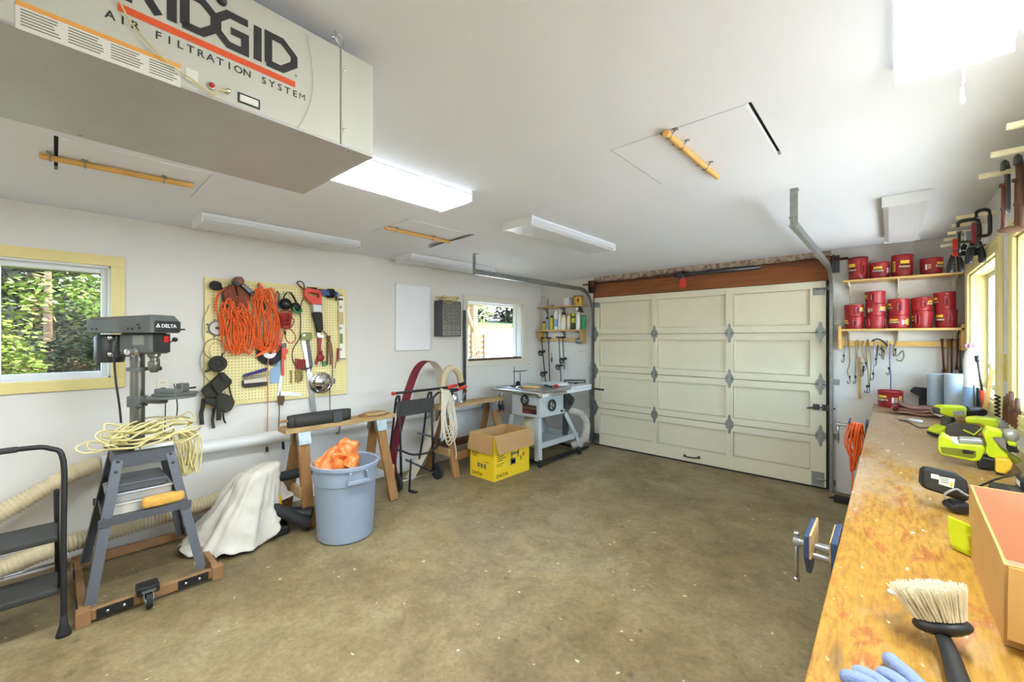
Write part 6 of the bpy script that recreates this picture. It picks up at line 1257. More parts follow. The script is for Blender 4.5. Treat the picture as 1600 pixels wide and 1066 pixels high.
solo(MB().tube(cr([oy(903, 549, YB - .006), oy(909, 549, YB - .006), oy(913, 551, YB - .006)], 5), .003, 6), 'wall_hook', 'steel', 'tiny steel hook on the wall under the small shelf', 'hook', smooth=True)
for k, (px, py) in enumerate(((847, 465), (851, 465))): solo(MB().lathe([(.008, 0), (.008, .006), (.004, .01)], 8, oy(px, py, YB), (0, -1, 0)), 'wall_screw', 'darksteel', ['left of two small screws in the wall above the small shelf', 'right of two small screws in the wall above the small shelf'][k], 'screw', 'screws above the small shelf')
# ================================================================ BACK WALL RIGHT: SHELVES OF RED TUBS
zC, zD = 2.093, 1.63
tC = shelf_board('wall_shelf', 'upper wooden shelf right of the garage door holding four red tubs', -.33, .455, zC, .24, .018)
tD = shelf_board('wall_shelf', 'lower wooden shelf right of the garage door crowded with stacked red tubs', -.345, .46, zD, .24, .02)
for x in (-.29, .06, .42):
    bracket(tC, x, zC - .018, .2, 'trim_cream'); bracket(tD, x, zD - .02, .2, 'trim_cream'); st = part(MB().bb((x - .011, YB - .01, 1.5), (x + .011, YB - .0005, 2.3)), 'slotted_standard', 'trim_cream', tC)
    m = MB()
    for k in range(26): m.bb((x - .003, YB - .0112, 1.52 + k * .03), (x + .003, YB - .0101, 1.532 + k * .03))
    part(m, 'standard_slots', 'ink', st)
part(MB().bb((-.345, YB - .06, zD - .165), (.46, YB - .035, zD - .115)), 'rail', 'wood_light', tD, bev=.003)
for x in (-.365, .44): part(MB().bb((x, YB - .24, zD - .19), (x + .022, YB - .02, zD + .03)), 'end_board', 'wood_light', tD, bev=.003)
yt = YB - .12
TUBS = 0
def cpatch(c, r, f0, f1, z0, z1, k=10):
    m = MB(); A_ = [f0 + (f1 - f0) * i / k for i in range(k + 1)]; vs = [c + vec(r * math.sin(f), -r * math.cos(f), z) for f in A_ for z in (z0, z1)]; m.add(vs, [(2 * i, 2 * i + 2, 2 * i + 3, 2 * i + 1) for i in range(k)]); return m
D2R = math.radians
def tub(label, px0, px1, py0, py1, zb_, logo=None, handle=(), info=None, yel=None, tilt=0., y=yt, rim=True, dark=False, open_=True):
    mid = (px0 + px1) / 2; c = oy(mid, 500, y); d = c.length if False else (-c.x * _s + c.y * _c); r = (px1 - px0) / 2 * d / PXF * PXF / math.hypot(PXF, mid - PXC) * 1.0; h = (py1 - py0) * d / PXF * .98
    c.z = zb_ + .001; t = thing('coffee_tub', label, 'tub', c, group='red coffee tubs')
    prof = [(r * .9, 0), (r * .93, .006), (r * .965, h * .5), (r * .985, h * .86), (r, h * .88), (r, h * .985), (r * .985, h), (r * .93, h), (r * .93, h * .9), (0, h * .88)]
    part(MB().lathe(prof, 36, c), 'tub_body', 'coffee_red', t, 35)
    if dark: part(MB().lathe([(r * 1.005, h * .93), (r * 1.005, h + .004), (r * .9, h + .006), (0, h + .006)], 36, c), 'lid', 'coffee_dark', t, 35)
    for f in handle:
        f = D2R(f); q = lambda a, z, e=1.: c + vec(r * .975 * e * math.sin(f + a), -r * .975 * e * math.cos(f + a), z)
        P = [q(-.16, h * .25), q(-.19, h * .5), q(-.16, h * .75), q(0, h * .8), q(.16, h * .75), q(.19, h * .5), q(.16, h * .25), q(0, h * .2)]
        part(MB().tube(cr(P, 4, True), .007, 7, True), 'grip_ridge', 'coffee_red', t, True); part(cpatch(c, r * .97, f - .13, f + .13, h * .26, h * .74, 5), 'grip_shade_patch', 'coffee_dark', t)  # dark patch on the wall stands in for shade inside the grip
    R_ = r * .99 + .001
    if logo is not None:
        f = D2R(logo); w = .42; part(cpatch(c, R_, f - w, f + w, h * .58, h * .72), 'label_band', 'label_yellow', t); part(cpatch(c, R_ + .0002, f - w * .9, f + w * .9, h * .36, h * .57), 'label_patch', 'coffee_dark', t)
        sz = h * .26; w2 = .5
        text('Folgers', min(sz * 1.1, r * .36), 'label_cream', t, (0, 0, 0), (1, 0, 0), (0, 0, 1), align='CENTER', bend=lambda x, yv: c + vec((R_ + .0008) * math.sin(f + x / R_), -(R_ + .0008) * math.cos(f + x / R_), h * .41 + yv), bold=.0005)
        part(cpatch(c, R_, f - w * .6, f + w * .7, h * .28, h * .33), 'label_line', 'coffee_dark', t)
    if info is not None:
        f = D2R(info); part(cpatch(c, R_, f - .2, f - .02, h * .3, h * .62), 'barcode_patch', 'sticker_white', t)
        for k in range(3): part(cpatch(c, R_, f + .04, f + .3, h * (.36 + .1 * k), h * (.40 + .1 * k)), 'info_line', 'label_cream', t)
    if yel is not None: f = D2R(yel); part(cpatch(c, R_, f - .17, f + .17, h * .25, h * .72), 'yellow_panel', 'label_yellow', t); part(cpatch(c, R_ + .0003, f - .06, f + .06, h * .3, h * .66, 3), 'yellow_panel_text', 'ink_grey', t)
    if tilt:
        t.rotation_euler = (0, D2R(tilt), 0)
    return t, r, h, c
def row(z, items):
    pass
K = lambda x: 1310 + x / 7.615
Q = lambda y: 380 + y / 7.615
tub('red coffee tub with dark lid at the left end of the top shelf', K(112), K(355), Q(168), Q(440), zC, -38, (35,), dark=True)
tub('short red coffee tub with front logo, second on the top shelf', K(360), K(615), Q(222), Q(418), zC, -8, (), info=55)
tc3 = tub('tall red coffee tub heaped with small parts, third on the top shelf', K(625), K(893), Q(132), Q(400), zC, 14, (), yel=-48)
tub('red coffee tub standing alone at the right end of the top shelf', K(962), K(1252), Q(175), Q(378), zC, 48, (), info=-22)
_, r_, h_, c_ = tc3; R6 = random.Random(2)
m = MB()
for k in range(16): a = R6.uniform(0, 6.28); q = c_ + vec(R6.uniform(0, .7) * r_ * math.cos(a), R6.uniform(0, .7) * r_ * math.sin(a), h_ * .9 + .012); m.box(q, (R6.uniform(.015, .04), R6.uniform(.01, .03), R6.uniform(.02, .03)), RZ(a) @ RX(R6.uniform(-.5, .5)))
solo(m, 'small_parts', 'darksteel', 'small dark metal parts heaped in the tall red tub on the top shelf', 'parts', kind='stuff')
def stack(px0, px1, specs):                                # specs bottom-up: (label, py_top, py_bottom, logo, handles, info, yel, tilt, dx)
    z = zD
    for lb, a, b, lg_, hd, inf, ye, ti, dx in specs:
        t_, r, h, c = tub(lb, K(px0 + dx), K(px1 + dx), Q(a), Q(b), z, lg_, hd, inf, ye, ti); z += h * (1.0) + .002 + abs(math.sin(D2R(ti))) * r * .5
stack(68, 303, [('bottom red tub of the leftmost pair on the lower shelf', 855, 1003, -60, (5,), None, None, 0, 0), ('top red tub of the leftmost pair on the lower shelf', 715, 858, 68, (22,), None, None, 0, -3)])
stack(316, 566, [('bottom red tub of the stack of three on the lower shelf', 848, 1000, None, (-50, 58), None, None, 0, 0), ('middle red tub of the stack of three on the lower shelf', 705, 850, 50, (), -32, None, 0, 0), ('top red tub of the stack of three on the lower shelf, tilted', 556, 706, -72, (-12,), None, None, -1.5, -2)])
stack(582, 848, [('bottom red tub of the middle pair, with logo and yellow panel', 842, 1000, -28, (), 28, 52, 0, 0), ('top red tub of the middle pair on the lower shelf', 645, 842, -65, (4,), None, None, 0, 0)])
stack(868, 1130, [('bottom red tub of the fourth pair on the lower shelf', 785, 996, -78, (-30,), None, None, 0, 0), ('top red tub of the fourth pair on the lower shelf', 630, 788, 60, (12,), None, None, -1.5, -8)])
stack(1148, 1425, [('bottom red tub of the rightmost pair on the lower shelf', 770, 990, -45, (12,), None, None, 0, 0), ('top red tub of the rightmost pair on the lower shelf, tilted', 556, 765, -70, (5,), None, None, -2.5, -12)])
P = [bw(K(1205), Q(450), .09), bw(K(1260), Q(440), .09), bw(K(1340), Q(438), .09), bw(K(1368), Q(470), .09), bw(K(1372), Q(530), .09)]
solo(MB().tube(cr(P, 6), .006, 8), 'bent_rod', 'steel', 'bent steel rod poking up behind the rightmost red tubs', 'rod', smooth=True)
# bungee cords and hooks on the rail
zk = lambda x, y, off=.07: bw(1300 + x / 8.886, 520 + y / 8.886, off)
def bung(label, P, mat, hooks, loop=None, r=.005):
    t = thing('bungee_cord', label, 'bungee cord', zk(*P[-1]), group='bungee cords on the shelf rail'); part(MB().tube(cr([zk(*p) for p in P], 6), r, 7), 'cord', mat, t, True)
    for x, y in hooks:
        part(MB().cyl(zk(x, y - 22), zk(x, y + 10), .009, .007, n=8), 'hook_sleeve', 'black', t, True); part(MB().tube(cr([zk(x, y), zk(x + 4, y + 50), zk(x - 10, y + 85), zk(x - 32, y + 75), zk(x - 30, y + 50)], 4), .0035, 6), 'hook', 'black', t, True)
    return t
bung('short black-hooked bungee cord at the left end of the rail', [(190, 115, .06), (188, 200), (165, 300)], 'cord_grey', [(165, 325)])
bung('single tan bungee cord, second from the left on the rail', [(230, 110, .06), (240, 190), (245, 420), (215, 520), (225, 590)], 'bungee', [(245, 620)])
bung('doubled tan bungee cord over the vertical board on the rail', [(325, 600), (335, 350), (330, 150), (350, 105, .055), (375, 150), (350, 330), (390, 400), (440, 430)], 'bungee', [(325, 620), (440, 480)])
bung('tan bungee cord ending in a cluster of black hooks', [(440, 110, .06), (420, 200), (440, 330), (480, 420)], 'bungee', [(470, 430), (430, 520)])
bung('longest tan bungee cord hanging in the middle of the rail', [(500, 730), (505, 600), (480, 300), (490, 105, .06), (515, 150), (540, 420), (520, 730)], 'bungee', [(485, 750), (515, 750)])
bung('pale green bungee cord hanging beside the longest one', [(590, 110, .06), (585, 300), (580, 480), (565, 550)], 'lilac_can', [(570, 575)])
bung('short black cord with a hook in the middle of the rail', [(640, 170, .06), (620, 340)], 'cord_black', [(612, 370)])
bung('black strap arched over the rail', [(555, 115), (620, 88, .09), (700, 115, .1), (770, 185, .09)], 'cord_black', [], r=.007)
bung('olive knotted cord cluster hanging right of the black strap', [(770, 105, .06), (750, 220), (700, 180), (730, 280), (690, 330), (720, 370)], 'bungee', [(690, 230), (720, 260)], r=.007)
bung('purple chain-like cord hanging down to the red tub', [(810, 150, .06), (800, 400), (815, 600), (815, 790)], 'purple', [(790, 500)], r=.004)
bung('black and tan looped cord at the right of the bungees', [(890, 110, .06), (850, 250), (900, 320), (980, 250), (995, 340), (950, 395), (890, 370)], 'bungee', [(880, 240)], r=.006)
solo(MB().bb((zk(360, 400).x, YB - .02, .95), (zk(400, 400).x, YB - .0005, 1.36)), 'wall_batten', 'wood_shelf', 'narrow vertical wooden batten on the wall behind the bungee cords', 'batten', bev=.003)
# auger bits on the rail
for k, (xt, xb, yb2, mt, lb) in enumerate([(1472, 1475, 582, 'rust', 'brown auger bit with a curved top, leftmost at the rail end'), (1482, 1480, 585, 'wood_brown', 'thin tan auger bit, second from the left at the rail end'), (1487, 1487, 590, 'rust', 'dark auger bit with a flared tip, third at the rail end'), (1496, 1495, 578, 'rust', 'short rusty auger bit, fourth at the rail end'), (1500, 1501, 583, 'darksteel', 'grey auger bit nearest the corner at the rail end')]):
    a, b = bw(xt, 531, .075), bw(xb, yb2, .075); t = thing('auger_bit', lb, 'auger bit', b, group='auger bits on the rail'); part(MB().tube([a, b], .007, 8), 'shaft', mt, t, True); part(MB().tube([a + vec(-.012, 0, 0), a + vec(.012, 0, .003)], .009, 8), 'cross_handle', mt, t, True); part(MB().cyl(b, b + vec(0, 0, .05), .014, .006, n=8), 'tip', mt, t, True)

# ================================================================ WORKBENCH
BZ = .915; EX = -.115
t = thing('workbench', 'long worn plywood workbench along the wall under the windows', 'workbench', ((EX + XR) / 2, 2.6, 0))
part(MB().bb((EX, -.9, BZ - .04), (XR - .002, YB - .015, BZ)), 'bench_top', 'worn_plywood', t, bev=.004)
part(MB().bb((EX + .02, -.88, BZ - .14), (EX + .058, YB - .02, BZ - .0405)), 'front_apron', 'wood_plank', t)
for y in (-.8, .7, 2.2, 3.7, 5.15):
    for x in (EX + .03, XR - .12): part(MB().bb((x, y, 0), (x + .085, y + .085, BZ - .0405)), 'leg', 'wood_plank', t, bev=.004)
part(MB().bb((EX + .04, -.85, .22), (XR - .02, YB - .03, .24)), 'lower_shelf', 'wood_shelf', t)
part(MB().bb((XR - .02, -.9, BZ + .0005), (XR - .002, 3.2, BZ + .09)), 'back_strip', 'trim_yellow', t)
def bz(px, py, dz=0.): return oz(px, py, BZ + dz)
# red tub on the bench
tub('short red coffee tub standing on the far end of the workbench', 1370.5, 1411.5, 608, 634.5, BZ, -40, (), info=18, yel=50, y=5.12)
# folded brown leather
t = thing('leather_apron', 'folded brown leather apron on the far end of the workbench', 'apron', (.2, 4.75, BZ)); base = vec(.2, 4.72, BZ)
for k, (dz, w, l, sh) in enumerate([(0.012, .17, .32, 0), (.034, .16, .31, .01), (.052, .15, .3, .0)]):
    m = MB(); rr = []
    for i in range(13):
        x = -l / 2 + l * i / 12; z = dz + .006 * math.sin(i * .9 + k) + (.03 * ((i - 6) / 6) ** 2 if k == 2 else 0); y = .015 * math.sin(i * .7 + k)
        rr.append([base + vec(x + sh, -w / 2 + y, z), base + vec(x + sh, w / 2 + y, z + .005), base + vec(x + sh, w / 2 + y, z + .02), base + vec(x + sh, -w / 2 + y, z + .016)])
    m.loft(rr); part(m, 'fold', 'leather', t, True)
m = MB(); rr = []
for i in range(11): a = -math.pi / 2 - math.pi * i / 10; rr.append([base + vec(-.155 + .035 * math.cos(a), yy, .046 + .034 * math.sin(a)) for yy in (-.085, .085)] + [base + vec(-.155 + .028 * math.cos(a), yy, .046 + .027 * math.sin(a)) for yy in (.085, -.085)])
m.loft(rr); part(m, 'rolled_edge', 'leather', t, True); part(MB().bb(base + vec(-.14, -.078, .022), base + vec(.12, .07, .027)), 'lining', 'leather_in', t)
# two blue-grey cylinders, black wedge, shell
for px, y, r, top, lb in ((1461, 5.1, .05, 584, 'narrower blue grey plastic cylinder standing at the back of the workbench'), (1492.5, 4.95, .063, 585, 'wider blue grey plastic cylinder standing at the back of the workbench')):
    c = oy(px, 600, y); h = oy(px, top, y - r).z - BZ; c.z = BZ + .001; t = thing('plastic_cylinder', lb, 'cylinder', c, group='blue grey cylinders'); part(MB().lathe([(r * .98, 0), (r, .01), (r, h - .006), (r * .97, h), (r * .9, h), (r * .9, .02), (0, .015)], 32, c), 'cylinder_wall', 'blue_grey', t, 35); part(MB().tor(c + vec(0, 0, h - .004), r * .99, .004, n=32, k=6), 'rolled_rim', 'bottle_white', t, True)
c = oy(1436, 615, 5.14); t = thing('black_wedge', 'black angular plastic case leaning behind the blue grey cylinder', 'case', (c.x, 5.14, BZ))
part(MB().prism([oy(px, py, 5.16) for px, py in ((1421, 612), (1428, 605), (1452, 607), (1455, 628), (1440, 622))], (0, .06, 0)), 'case_body', 'black', t, bev=.01)
part(MB().bb((c.x - .0, 5.17, BZ + .001), (c.x + .1, 5.2, BZ + .1)), 'case_foot', 'black', t)
c = oy(1494, 640, 4.52); c.z = BZ + .001; t = thing('shell_bowl', 'white scalloped shell-shaped bowl in front of the blue grey cylinders', 'bowl', c); m = MB(); rr = []
for i in range(12):
    f = i / 11; ring = []
    for j in range(48):
        a = 2 * math.pi * j / 48; rad = (.03 + .1 * math.sin(f * math.pi * .55)) * (1 + .05 * math.cos(12 * a) * f); ring.append(c + vec(rad * math.cos(a) * 1.0, rad * .5 * math.sin(a), .004 + .10 * f * (.75 + .25 * math.sin(a))))
    rr.append(ring)
m.loft(rr, False); m.f.append(tuple(range(48))[::-1]); m.fm.append(0); part(m, 'scalloped_shell', 'shell_white', t, True)
# white chisel with wooden blade end
a, b = bz(1402, 655), bz(1440, 662); t = thing('white_chisel', 'white handled scraper lying on the workbench', 'scraper', (a + b) / 2)
part(MB().tube([b + vec(0, 0, .012), a.lerp(b, .5) + vec(0, 0, .012)], [.014, .01], 10), 'handle', 'bottle_white', t, True); part(MB().bar(a + vec(0, 0, .004), a.lerp(b, .5) + vec(0, 0, .008), .03, .003), 'blade', 'steel', t)
solo(MB().tube(cr([bz(1405, 657, .006), bz(1420, 660, .006), bz(1436, 668, .006), bz(1452, 668, .006)], 6), .004, 6), 'bench_wire', 'wood_dark', 'brown wire curving beside the white scraper on the bench', 'wire', smooth=True)
# window-sill corner: bottle, caddy, screwdriver, stick, auger, knives
c = vec(.43, 4.42, BZ + .001); t = thing('squirt_bottle', 'white plastic bottle with a pink bow on top beside the window', 'bottle', c)
hB = oy(1529, 545, 4.42).z - BZ; part(MB().lathe([(.034, 0), (.037, .01), (.037, hB * .84), (.03, hB * .94), (.014, hB)], 26, c), 'bottle_body', 'bottle_white', t, 40)
m = MB()
for k in range(7): a = .9 * k; m.sph(c + vec(.016 * math.cos(a), .016 * math.sin(a), hB + .02), (.018, .009, .02), 8, 6, RZ(a))
part(m, 'pink_bow', 'pink', t, True); part(MB().lathe([(.0375, hB * .2), (.0375, hB * .5)], 26, c), 'bottle_label', 'tool_lightblue', t, 40)
c = vec(.395, 4.05, BZ + .001); t = thing('tool_caddy', 'grey cardboard caddy of small tools at the window', 'caddy', c)
for q in (((-.075, -.1, 0), (.075, -.094, .1)), ((-.075, .094, 0), (.075, .1, .1)), ((-.075, -.094, 0), (-.069, .094, .1)), ((.069, -.094, 0), (.075, .094, .1)), ((-.075, -.1, 0), (.075, .1, .006))): part(MB().bb(c + vec(*q[0]), c + vec(*q[1])), 'caddy_wall', 'wood_plank', t)
for k, (px, py, mt, lb, r) in enumerate([(1522, 602, 'darksteel', 'thin dark file standing in the tool caddy', .005), (1528, 606, 'black', 'black punch standing in the tool caddy', .008), (1532, 608, 'steel', 'steel punch standing in the tool caddy', .006)]):
    a = oy(px, py, 4.0 + .02 * k); solo(MB().cyl((a.x, a.y, BZ + .012), a, r, n=8), 'punch_rod', mt, lb, 'rod', 'rods in the tool caddy', smooth=40)
a, b = oy(1526, 556, 4.02), oy(1541, 640, 3.98); t = thing('nut_driver', 'long steel driver with an orange handle leaning in the tool caddy', 'driver', b); b.x = min(b.x, .45)
part(MB().tube([a, a.lerp(b, .65)], .006, 8), 'shank', 'darksteel', t, True); part(MB().cyl(a, a + (a - b).normalized() * -.04, .012, n=10), 'socket_end', 'darksteel', t, True); part(MB().tube([a.lerp(b, .65), b], [.014, .013], 10), 'handle', 'tool_orange', t, True)
a, b = oy(1552, 572, 3.92), oy(1538, 645, 3.9); part_ = thing('wood_paddle', 'pale wooden stir stick leaning against the window frame', 'stick', b); part(MB().bar(b, a, .022, .008, (0, 1, 0)), 'stick_shaft', 'wood_shelf', part_, bev=.002); part(MB().sph(a, (.02, .01, .03), 10, 7), 'stick_head', 'label_cream', part_, True)
P = [vec(.448 + .009 * math.cos(k * .8), 3.56 + .009 * math.sin(k * .8), 1.1 + k * .0028) for k in range(44)]; solo(MB().tube(P, .005, 6), 'spiral_auger', 'black', 'black spiral auger hanging on the window casing', 'auger', smooth=True)
for k in range(5):
    y = 3.42 - .07 * k; x = .459; h = .13 + .02 * (k % 3); zq = 1.1; t = thing('bench_chisel', 'dark steel blade standing in the rack at the bench back, %s from the far end' % 'first second third fourth fifth'.split()[k], 'blade', (x, y, zq), group='blades at the bench back')
    part(MB().bar((x, y, zq), (x, y, zq + h * .6), .006, .022, (1, 0, 0)), 'blade', 'rust', t); part(MB().cyl((x, y, zq + h * .55), (x, y, zq + h), .011, .008, n=8), 'handle', 'wood_dark', t, True)
solo(MB().bb((XR - .014, 3.08, 1.135), (XR - .002, 3.48, 1.155)), 'magnet_rail', 'darksteel', 'thin dark steel rail on the wall holding a row of blades', 'rail')
# switch on the window casing
c = ox(1570, 575, XR - .012); t = thing('switch_plate', 'yellow painted switch plate on the wall between the right windows', 'switch', c); part(MB().bb((XR - .012, c.y - .045, c.z - .075), (XR - .0005, c.y + .045, c.z + .075)), 'plate', 'switch_yellow', t, bev=.004); part(MB().bb((XR - .022, c.y - .006, c.z - .012), (XR - .012, c.y + .006, c.z + .016)), 'toggle', 'switch_yellow', t, bev=.002)
# ================================================================ PEGS AND CLAMPS ON THE RIGHT WALL
for k, y in enumerate((2.30, 2.61, 2.92, 3.82, 4.08, 4.35, 4.61, 4.89)):
    names = ['wooden wall peg nearest the viewer, under the lit lamp', 'second wooden wall peg from the viewer', 'wooden wall peg carrying the big dark clamps', 'wooden wall peg above the near end of the window casing', 'wooden wall peg carrying the dark green clamp', 'wooden wall peg left of the dark green clamp', 'wooden wall peg carrying a red clamp', 'wooden wall peg nearest the garage door']
    m = MB().bar((XR - .001, y, 2.3), (.31, y, 2.3), .02, .02); solo(m, 'wall_peg', 'label_cream', names[k], 'peg', 'wooden clamp pegs', bev=.002)
def c_clamp(label, c, H, W, mat, th=.014, screw='darksteel', ax=(1, 0, 0), lean=0.):
    """C-clamp hanging by its frame: C outline in the plane of ax and z"""
    c = Vector(c); A_ = Vector(ax).normalized(); t = thing('c_clamp', label, 'clamp', c - vec(0, 0, H), group='clamps on the right wall')
    q = lambda a, z: c + A_ * a + vec(0, 0, z)
    P = [q(-W, -.03), q(-W, -.01), q(-W * .8, .005), q(-W * .3, .01), q(W * .3, .006), q(W * .55, -.02), q(W * .6, -H * .4), q(W * .55, -H * .62), q(W * .2, -H * .68), q(-W * .6, -H * .68), q(-W, -H * .68)]
    part(MB().tube(cr(P, 5), th, 8, flat=.7), 'frame', mat, t, True); part(MB().cyl(q(-W * .9, -H * .3), q(-W * .9, -H), .007, n=8), 'screw', screw, t, True); part(MB().cyl(q(-W * .9, -H * .3), q(-W * .9, -H * .3 - .012), .014, n=10), 'pad', screw, t, True); part(MB().cyl(q(-W * .9 - .035, -H + .012), q(-W * .9 + .035, -H + .012), .004, n=6), 'tee_handle', screw, t, True)
c_clamp('dark green C-clamp hanging on the pegs over the window', (.40, 4.08, 2.318), .2, .06, 'dark_green', .016)
c_clamp('black C-clamp hanging nearest the yellow window casing', (.43, 3.82, 2.318), .22, .035, 'black', .014)
def grip_clamp(label, c, H, mats):
    c = Vector(c); t = thing('spring_clamp', label, 'clamp', c - vec(0, 0, H), group='clamps on the right wall')
    part(MB().bar(c + vec(0, 0, .01), c - vec(0, 0, H * .5), .03, .035, (1, 0, 0)), 'jaw', mats[0], t, bev=.006)
    for sg in (-1, 1): part(MB().tube(cr([c + vec(sg * .012, 0, -H * .45), c + vec(sg * .026, 0, -H * .7), c + vec(sg * .03, 0, -H * .97)], 4), [.014, .014, .015, .016, .017, .018, .018, .018, .016], 8), 'grip', mats[1], t, True)
    part(MB().tor(c + vec(0, 0, -H * .46), .016, .005, ax=(0, 1, 0), n=12, k=6), 'spring', 'steel', t, True)
grip_clamp('black and red spring clamp hanging beside the dark green clamp', (.41, 4.0, 2.28), .26, ('tool_darkred', 'black'))
grip_clamp('grey clamp with a red body hanging above the wall shelf end', (.37, 4.6, 2.286), .25, ('tool_red', 'black'))
grip_clamp('small black spring clamp hanging between two larger clamps', (.41, 4.34, 2.286), .17, ('steel', 'black'))
for k, (y, x) in enumerate(((2.92, .40), (2.90, .43), (2.88, .455))): c_clamp('large dark steel C-clamp, %s in the cluster at the right edge' % ('front', 'middle', 'rear')[k], (x - .01, y - .035 * k - .02, 2.322), .3, .05, 'stand_grey', .013, 'rust', ax=(.3, 1, 0))
t = thing('wood_clamp', 'old wooden handled clamp hanging below the peg at the right edge', 'clamp', (.42, 2.84, 1.95)); part(MB().cyl((.415, 2.8, 2.3), (.42, 2.8, 2.02), .012, n=10), 'shaft', 'wood_dark', t, True); part(MB().sph((.40, 2.8, 2.015), (.05, .014, .016), 12, 8), 'handle', 'wood_dark', t, True)
# ================================================================ POWER TOOLS ON THE BENCH
def planar(P0, U):
    """vertical working plane through P0 along U; returns point measured there and its unit normal towards the viewer"""
    U = Vector(U).normalized(); N = U.cross(vec(0, 0, 1)).normalized(); P0 = Vector(P0)
    if (vec(0, 0, CAMZ) - P0).dot(N) < 0: N = -N
    return (lambda px, py: onp(px, py, P0, N)), N
z4 = lambda x, y: (1400 + x / 7.105, 620 + y / 7.105)
def slab(f, N, P, th, k=z4): return MB().prism([f(*k(*p)) - N * th / 2 for p in P], N * th)
# drill driver standing on its battery
b0 = bz(1462, 682.5); f, N = planar(b0, (.9, .43, 0)); t = thing('drill_driver', 'lime green cordless drill standing on its battery, black chuck pointing right', 'drill', b0)
part(slab(f, N, [(430, 180), (440, 110), (480, 92), (735, 98), (745, 135), (742, 215), (560, 215), (500, 190)], .075), 'drill_body', 'lime', t, bev=.012)
part(slab(f, N, [(420, 150), (436, 115), (470, 110), (475, 195), (440, 190)], .07), 'motor_cap', 'grip_grey', t, bev=.01)
a, b = f(*z4(740, 160)), f(*z4(990, 175)); part(MB().tube([a, a.lerp(b, .12), a.lerp(b, .15), a.lerp(b, .75), a.lerp(b, .85), b], [.028, .028, .032, .031, .026, .018], 16), 'chuck', 'black', t, 40)
part(slab(f, N, [(520, 210), (600, 225), (590, 300), (585, 395), (500, 400), (512, 300)], .05), 'handle', 'grip_grey', t, bev=.012)
part(slab(f, N, [(600, 225), (650, 235), (640, 290), (600, 290)], .03), 'trigger', 'black', t, bev=.004)
part(slab(f, N, [(390, 370), (430, 345), (500, 310), (560, 345), (560, 405), (440, 410), (395, 395)], .09), 'battery', 'lime', t, bev=.008); part(slab(f, N, [(388, 398), (560, 405), (556, 435), (440, 440), (392, 420)], .09), 'battery_base', 'black', t, bev=.004)
part(slab(f, N, [(580, 150), (700, 140), (720, 190), (600, 200)], .078), 'brand_plate', 'tool_silver', t, bev=.001)
# impact driver behind the nailer
b0 = bz(1535, 703); f, N = planar(b0, (.95, -.1, 0)); t = thing('impact_driver', 'lime green and silver cordless driver lying behind the big green tool', 'drill', b0)
part(slab(f, N, [(760, 225), (880, 215), (1140, 240), (1150, 330), (1010, 345), (940, 300), (780, 290)], .06), 'driver_body', 'lime', t, bev=.012)
a, b = f(*z4(1140, 285)), f(*z4(1330, 318)); part(MB().tube([a, a.lerp(b, .3), a.lerp(b, .75), a.lerp(b, .8), b], [.03, .03, .014, .008, .006], 14), 'nose', 'tool_silver', t, 40)
part(slab(f, N, [(560, 310), (640, 285), (930, 330), (960, 370), (900, 420), (760, 430), (580, 440), (540, 390)], .055), 'handle', 'grip_grey', t, bev=.014)
part(slab(f, N, [(740, 365), (870, 425), (955, 350), (945, 335), (868, 405), (750, 352)], .058), 'handle_trim', 'lime', t, bev=.002)
# brad nailer, the big green tool
b0 = bz(1535, 732); f, N = planar(b0, (.9, -.05, 0)); t = thing('brad_nailer', 'large lime green cordless nailer lying on its side on the workbench', 'nailer', b0)
part(slab(f, N, [(468, 470), (500, 400), (560, 430), (680, 500), (960, 520), (985, 570), (930, 690), (860, 700), (500, 625), (465, 560)], .1), 'nailer_body', 'lime', t, bev=.008)
part(slab(f, N, [(490, 535), (740, 560), (880, 580), (880, 650), (840, 665), (510, 605)], .104), 'side_panel', 'lime_dark', t, bev=.002)
part(slab(f, N, [(725, 575), (760, 565), (860, 590), (850, 615), (740, 610)], .107), 'vent_slot', 'black', t)
part(slab(f, N, [(610, 455), (690, 470), (690, 520), (640, 505)], .11), 'nose_shoe', 'bottle_white', t, bev=.004)
part(slab(f, N, [(700, 450), (950, 470), (960, 515), (690, 500)], .08), 'metal_rail', 'tool_silver', t, bev=.004)
part(slab(f, N, [(960, 400), (1000, 330), (1170, 370), (1170, 440), (1060, 440), (1150, 560), (1240, 640), (1200, 690), (1020, 650), (980, 590), (1000, 520)], .085), 'handle_frame', 'lime', t, bev=.007)
part(MB().sph(f(*z4(1275, 430)), (.027, .03, .032), 18, 12), 'motor_dome', 'tool_silver', t, True); part(slab(f, N, [(1220, 490), (1330, 510), (1340, 560), (1370, 620), (1230, 600)], .07), 'motor_foot', 'black', t, bev=.01)
part(slab(f, N, [(1225, 480), (1335, 500), (1325, 545), (1235, 525)], .08), 'motor_band', 'lime', t, bev=.006); part(slab(f, N, [(1150, 560), (1220, 590), (1400, 710), (1330, 735), (1180, 660)], .05), 'magazine', 'lime_dark', t, bev=.006)
part(slab(f, N, [(900, 700), (940, 640), (1110, 670), (1110, 780), (960, 790), (900, 770)], .09), 'battery', 'black', t, bev=.01)
# yellow battery pack and dark pack
b0 = bz(1568, 741); f, N = planar(b0, (.9, -.05, 0)); t = thing('battery_pack', 'yellow battery pack standing beside the black charger', 'battery', b0); part(slab(f, N, [(1100, 690), (1130, 670), (1260, 680), (1290, 730), (1270, 790), (1200, 850), (1100, 830)], .07), 'pack_body', 'label_yellow', t, bev=.008); part(slab(f, N, [(1105, 820), (1200, 840), (1195, 856), (1105, 842)], .072), 'pack_base', 'black', t)
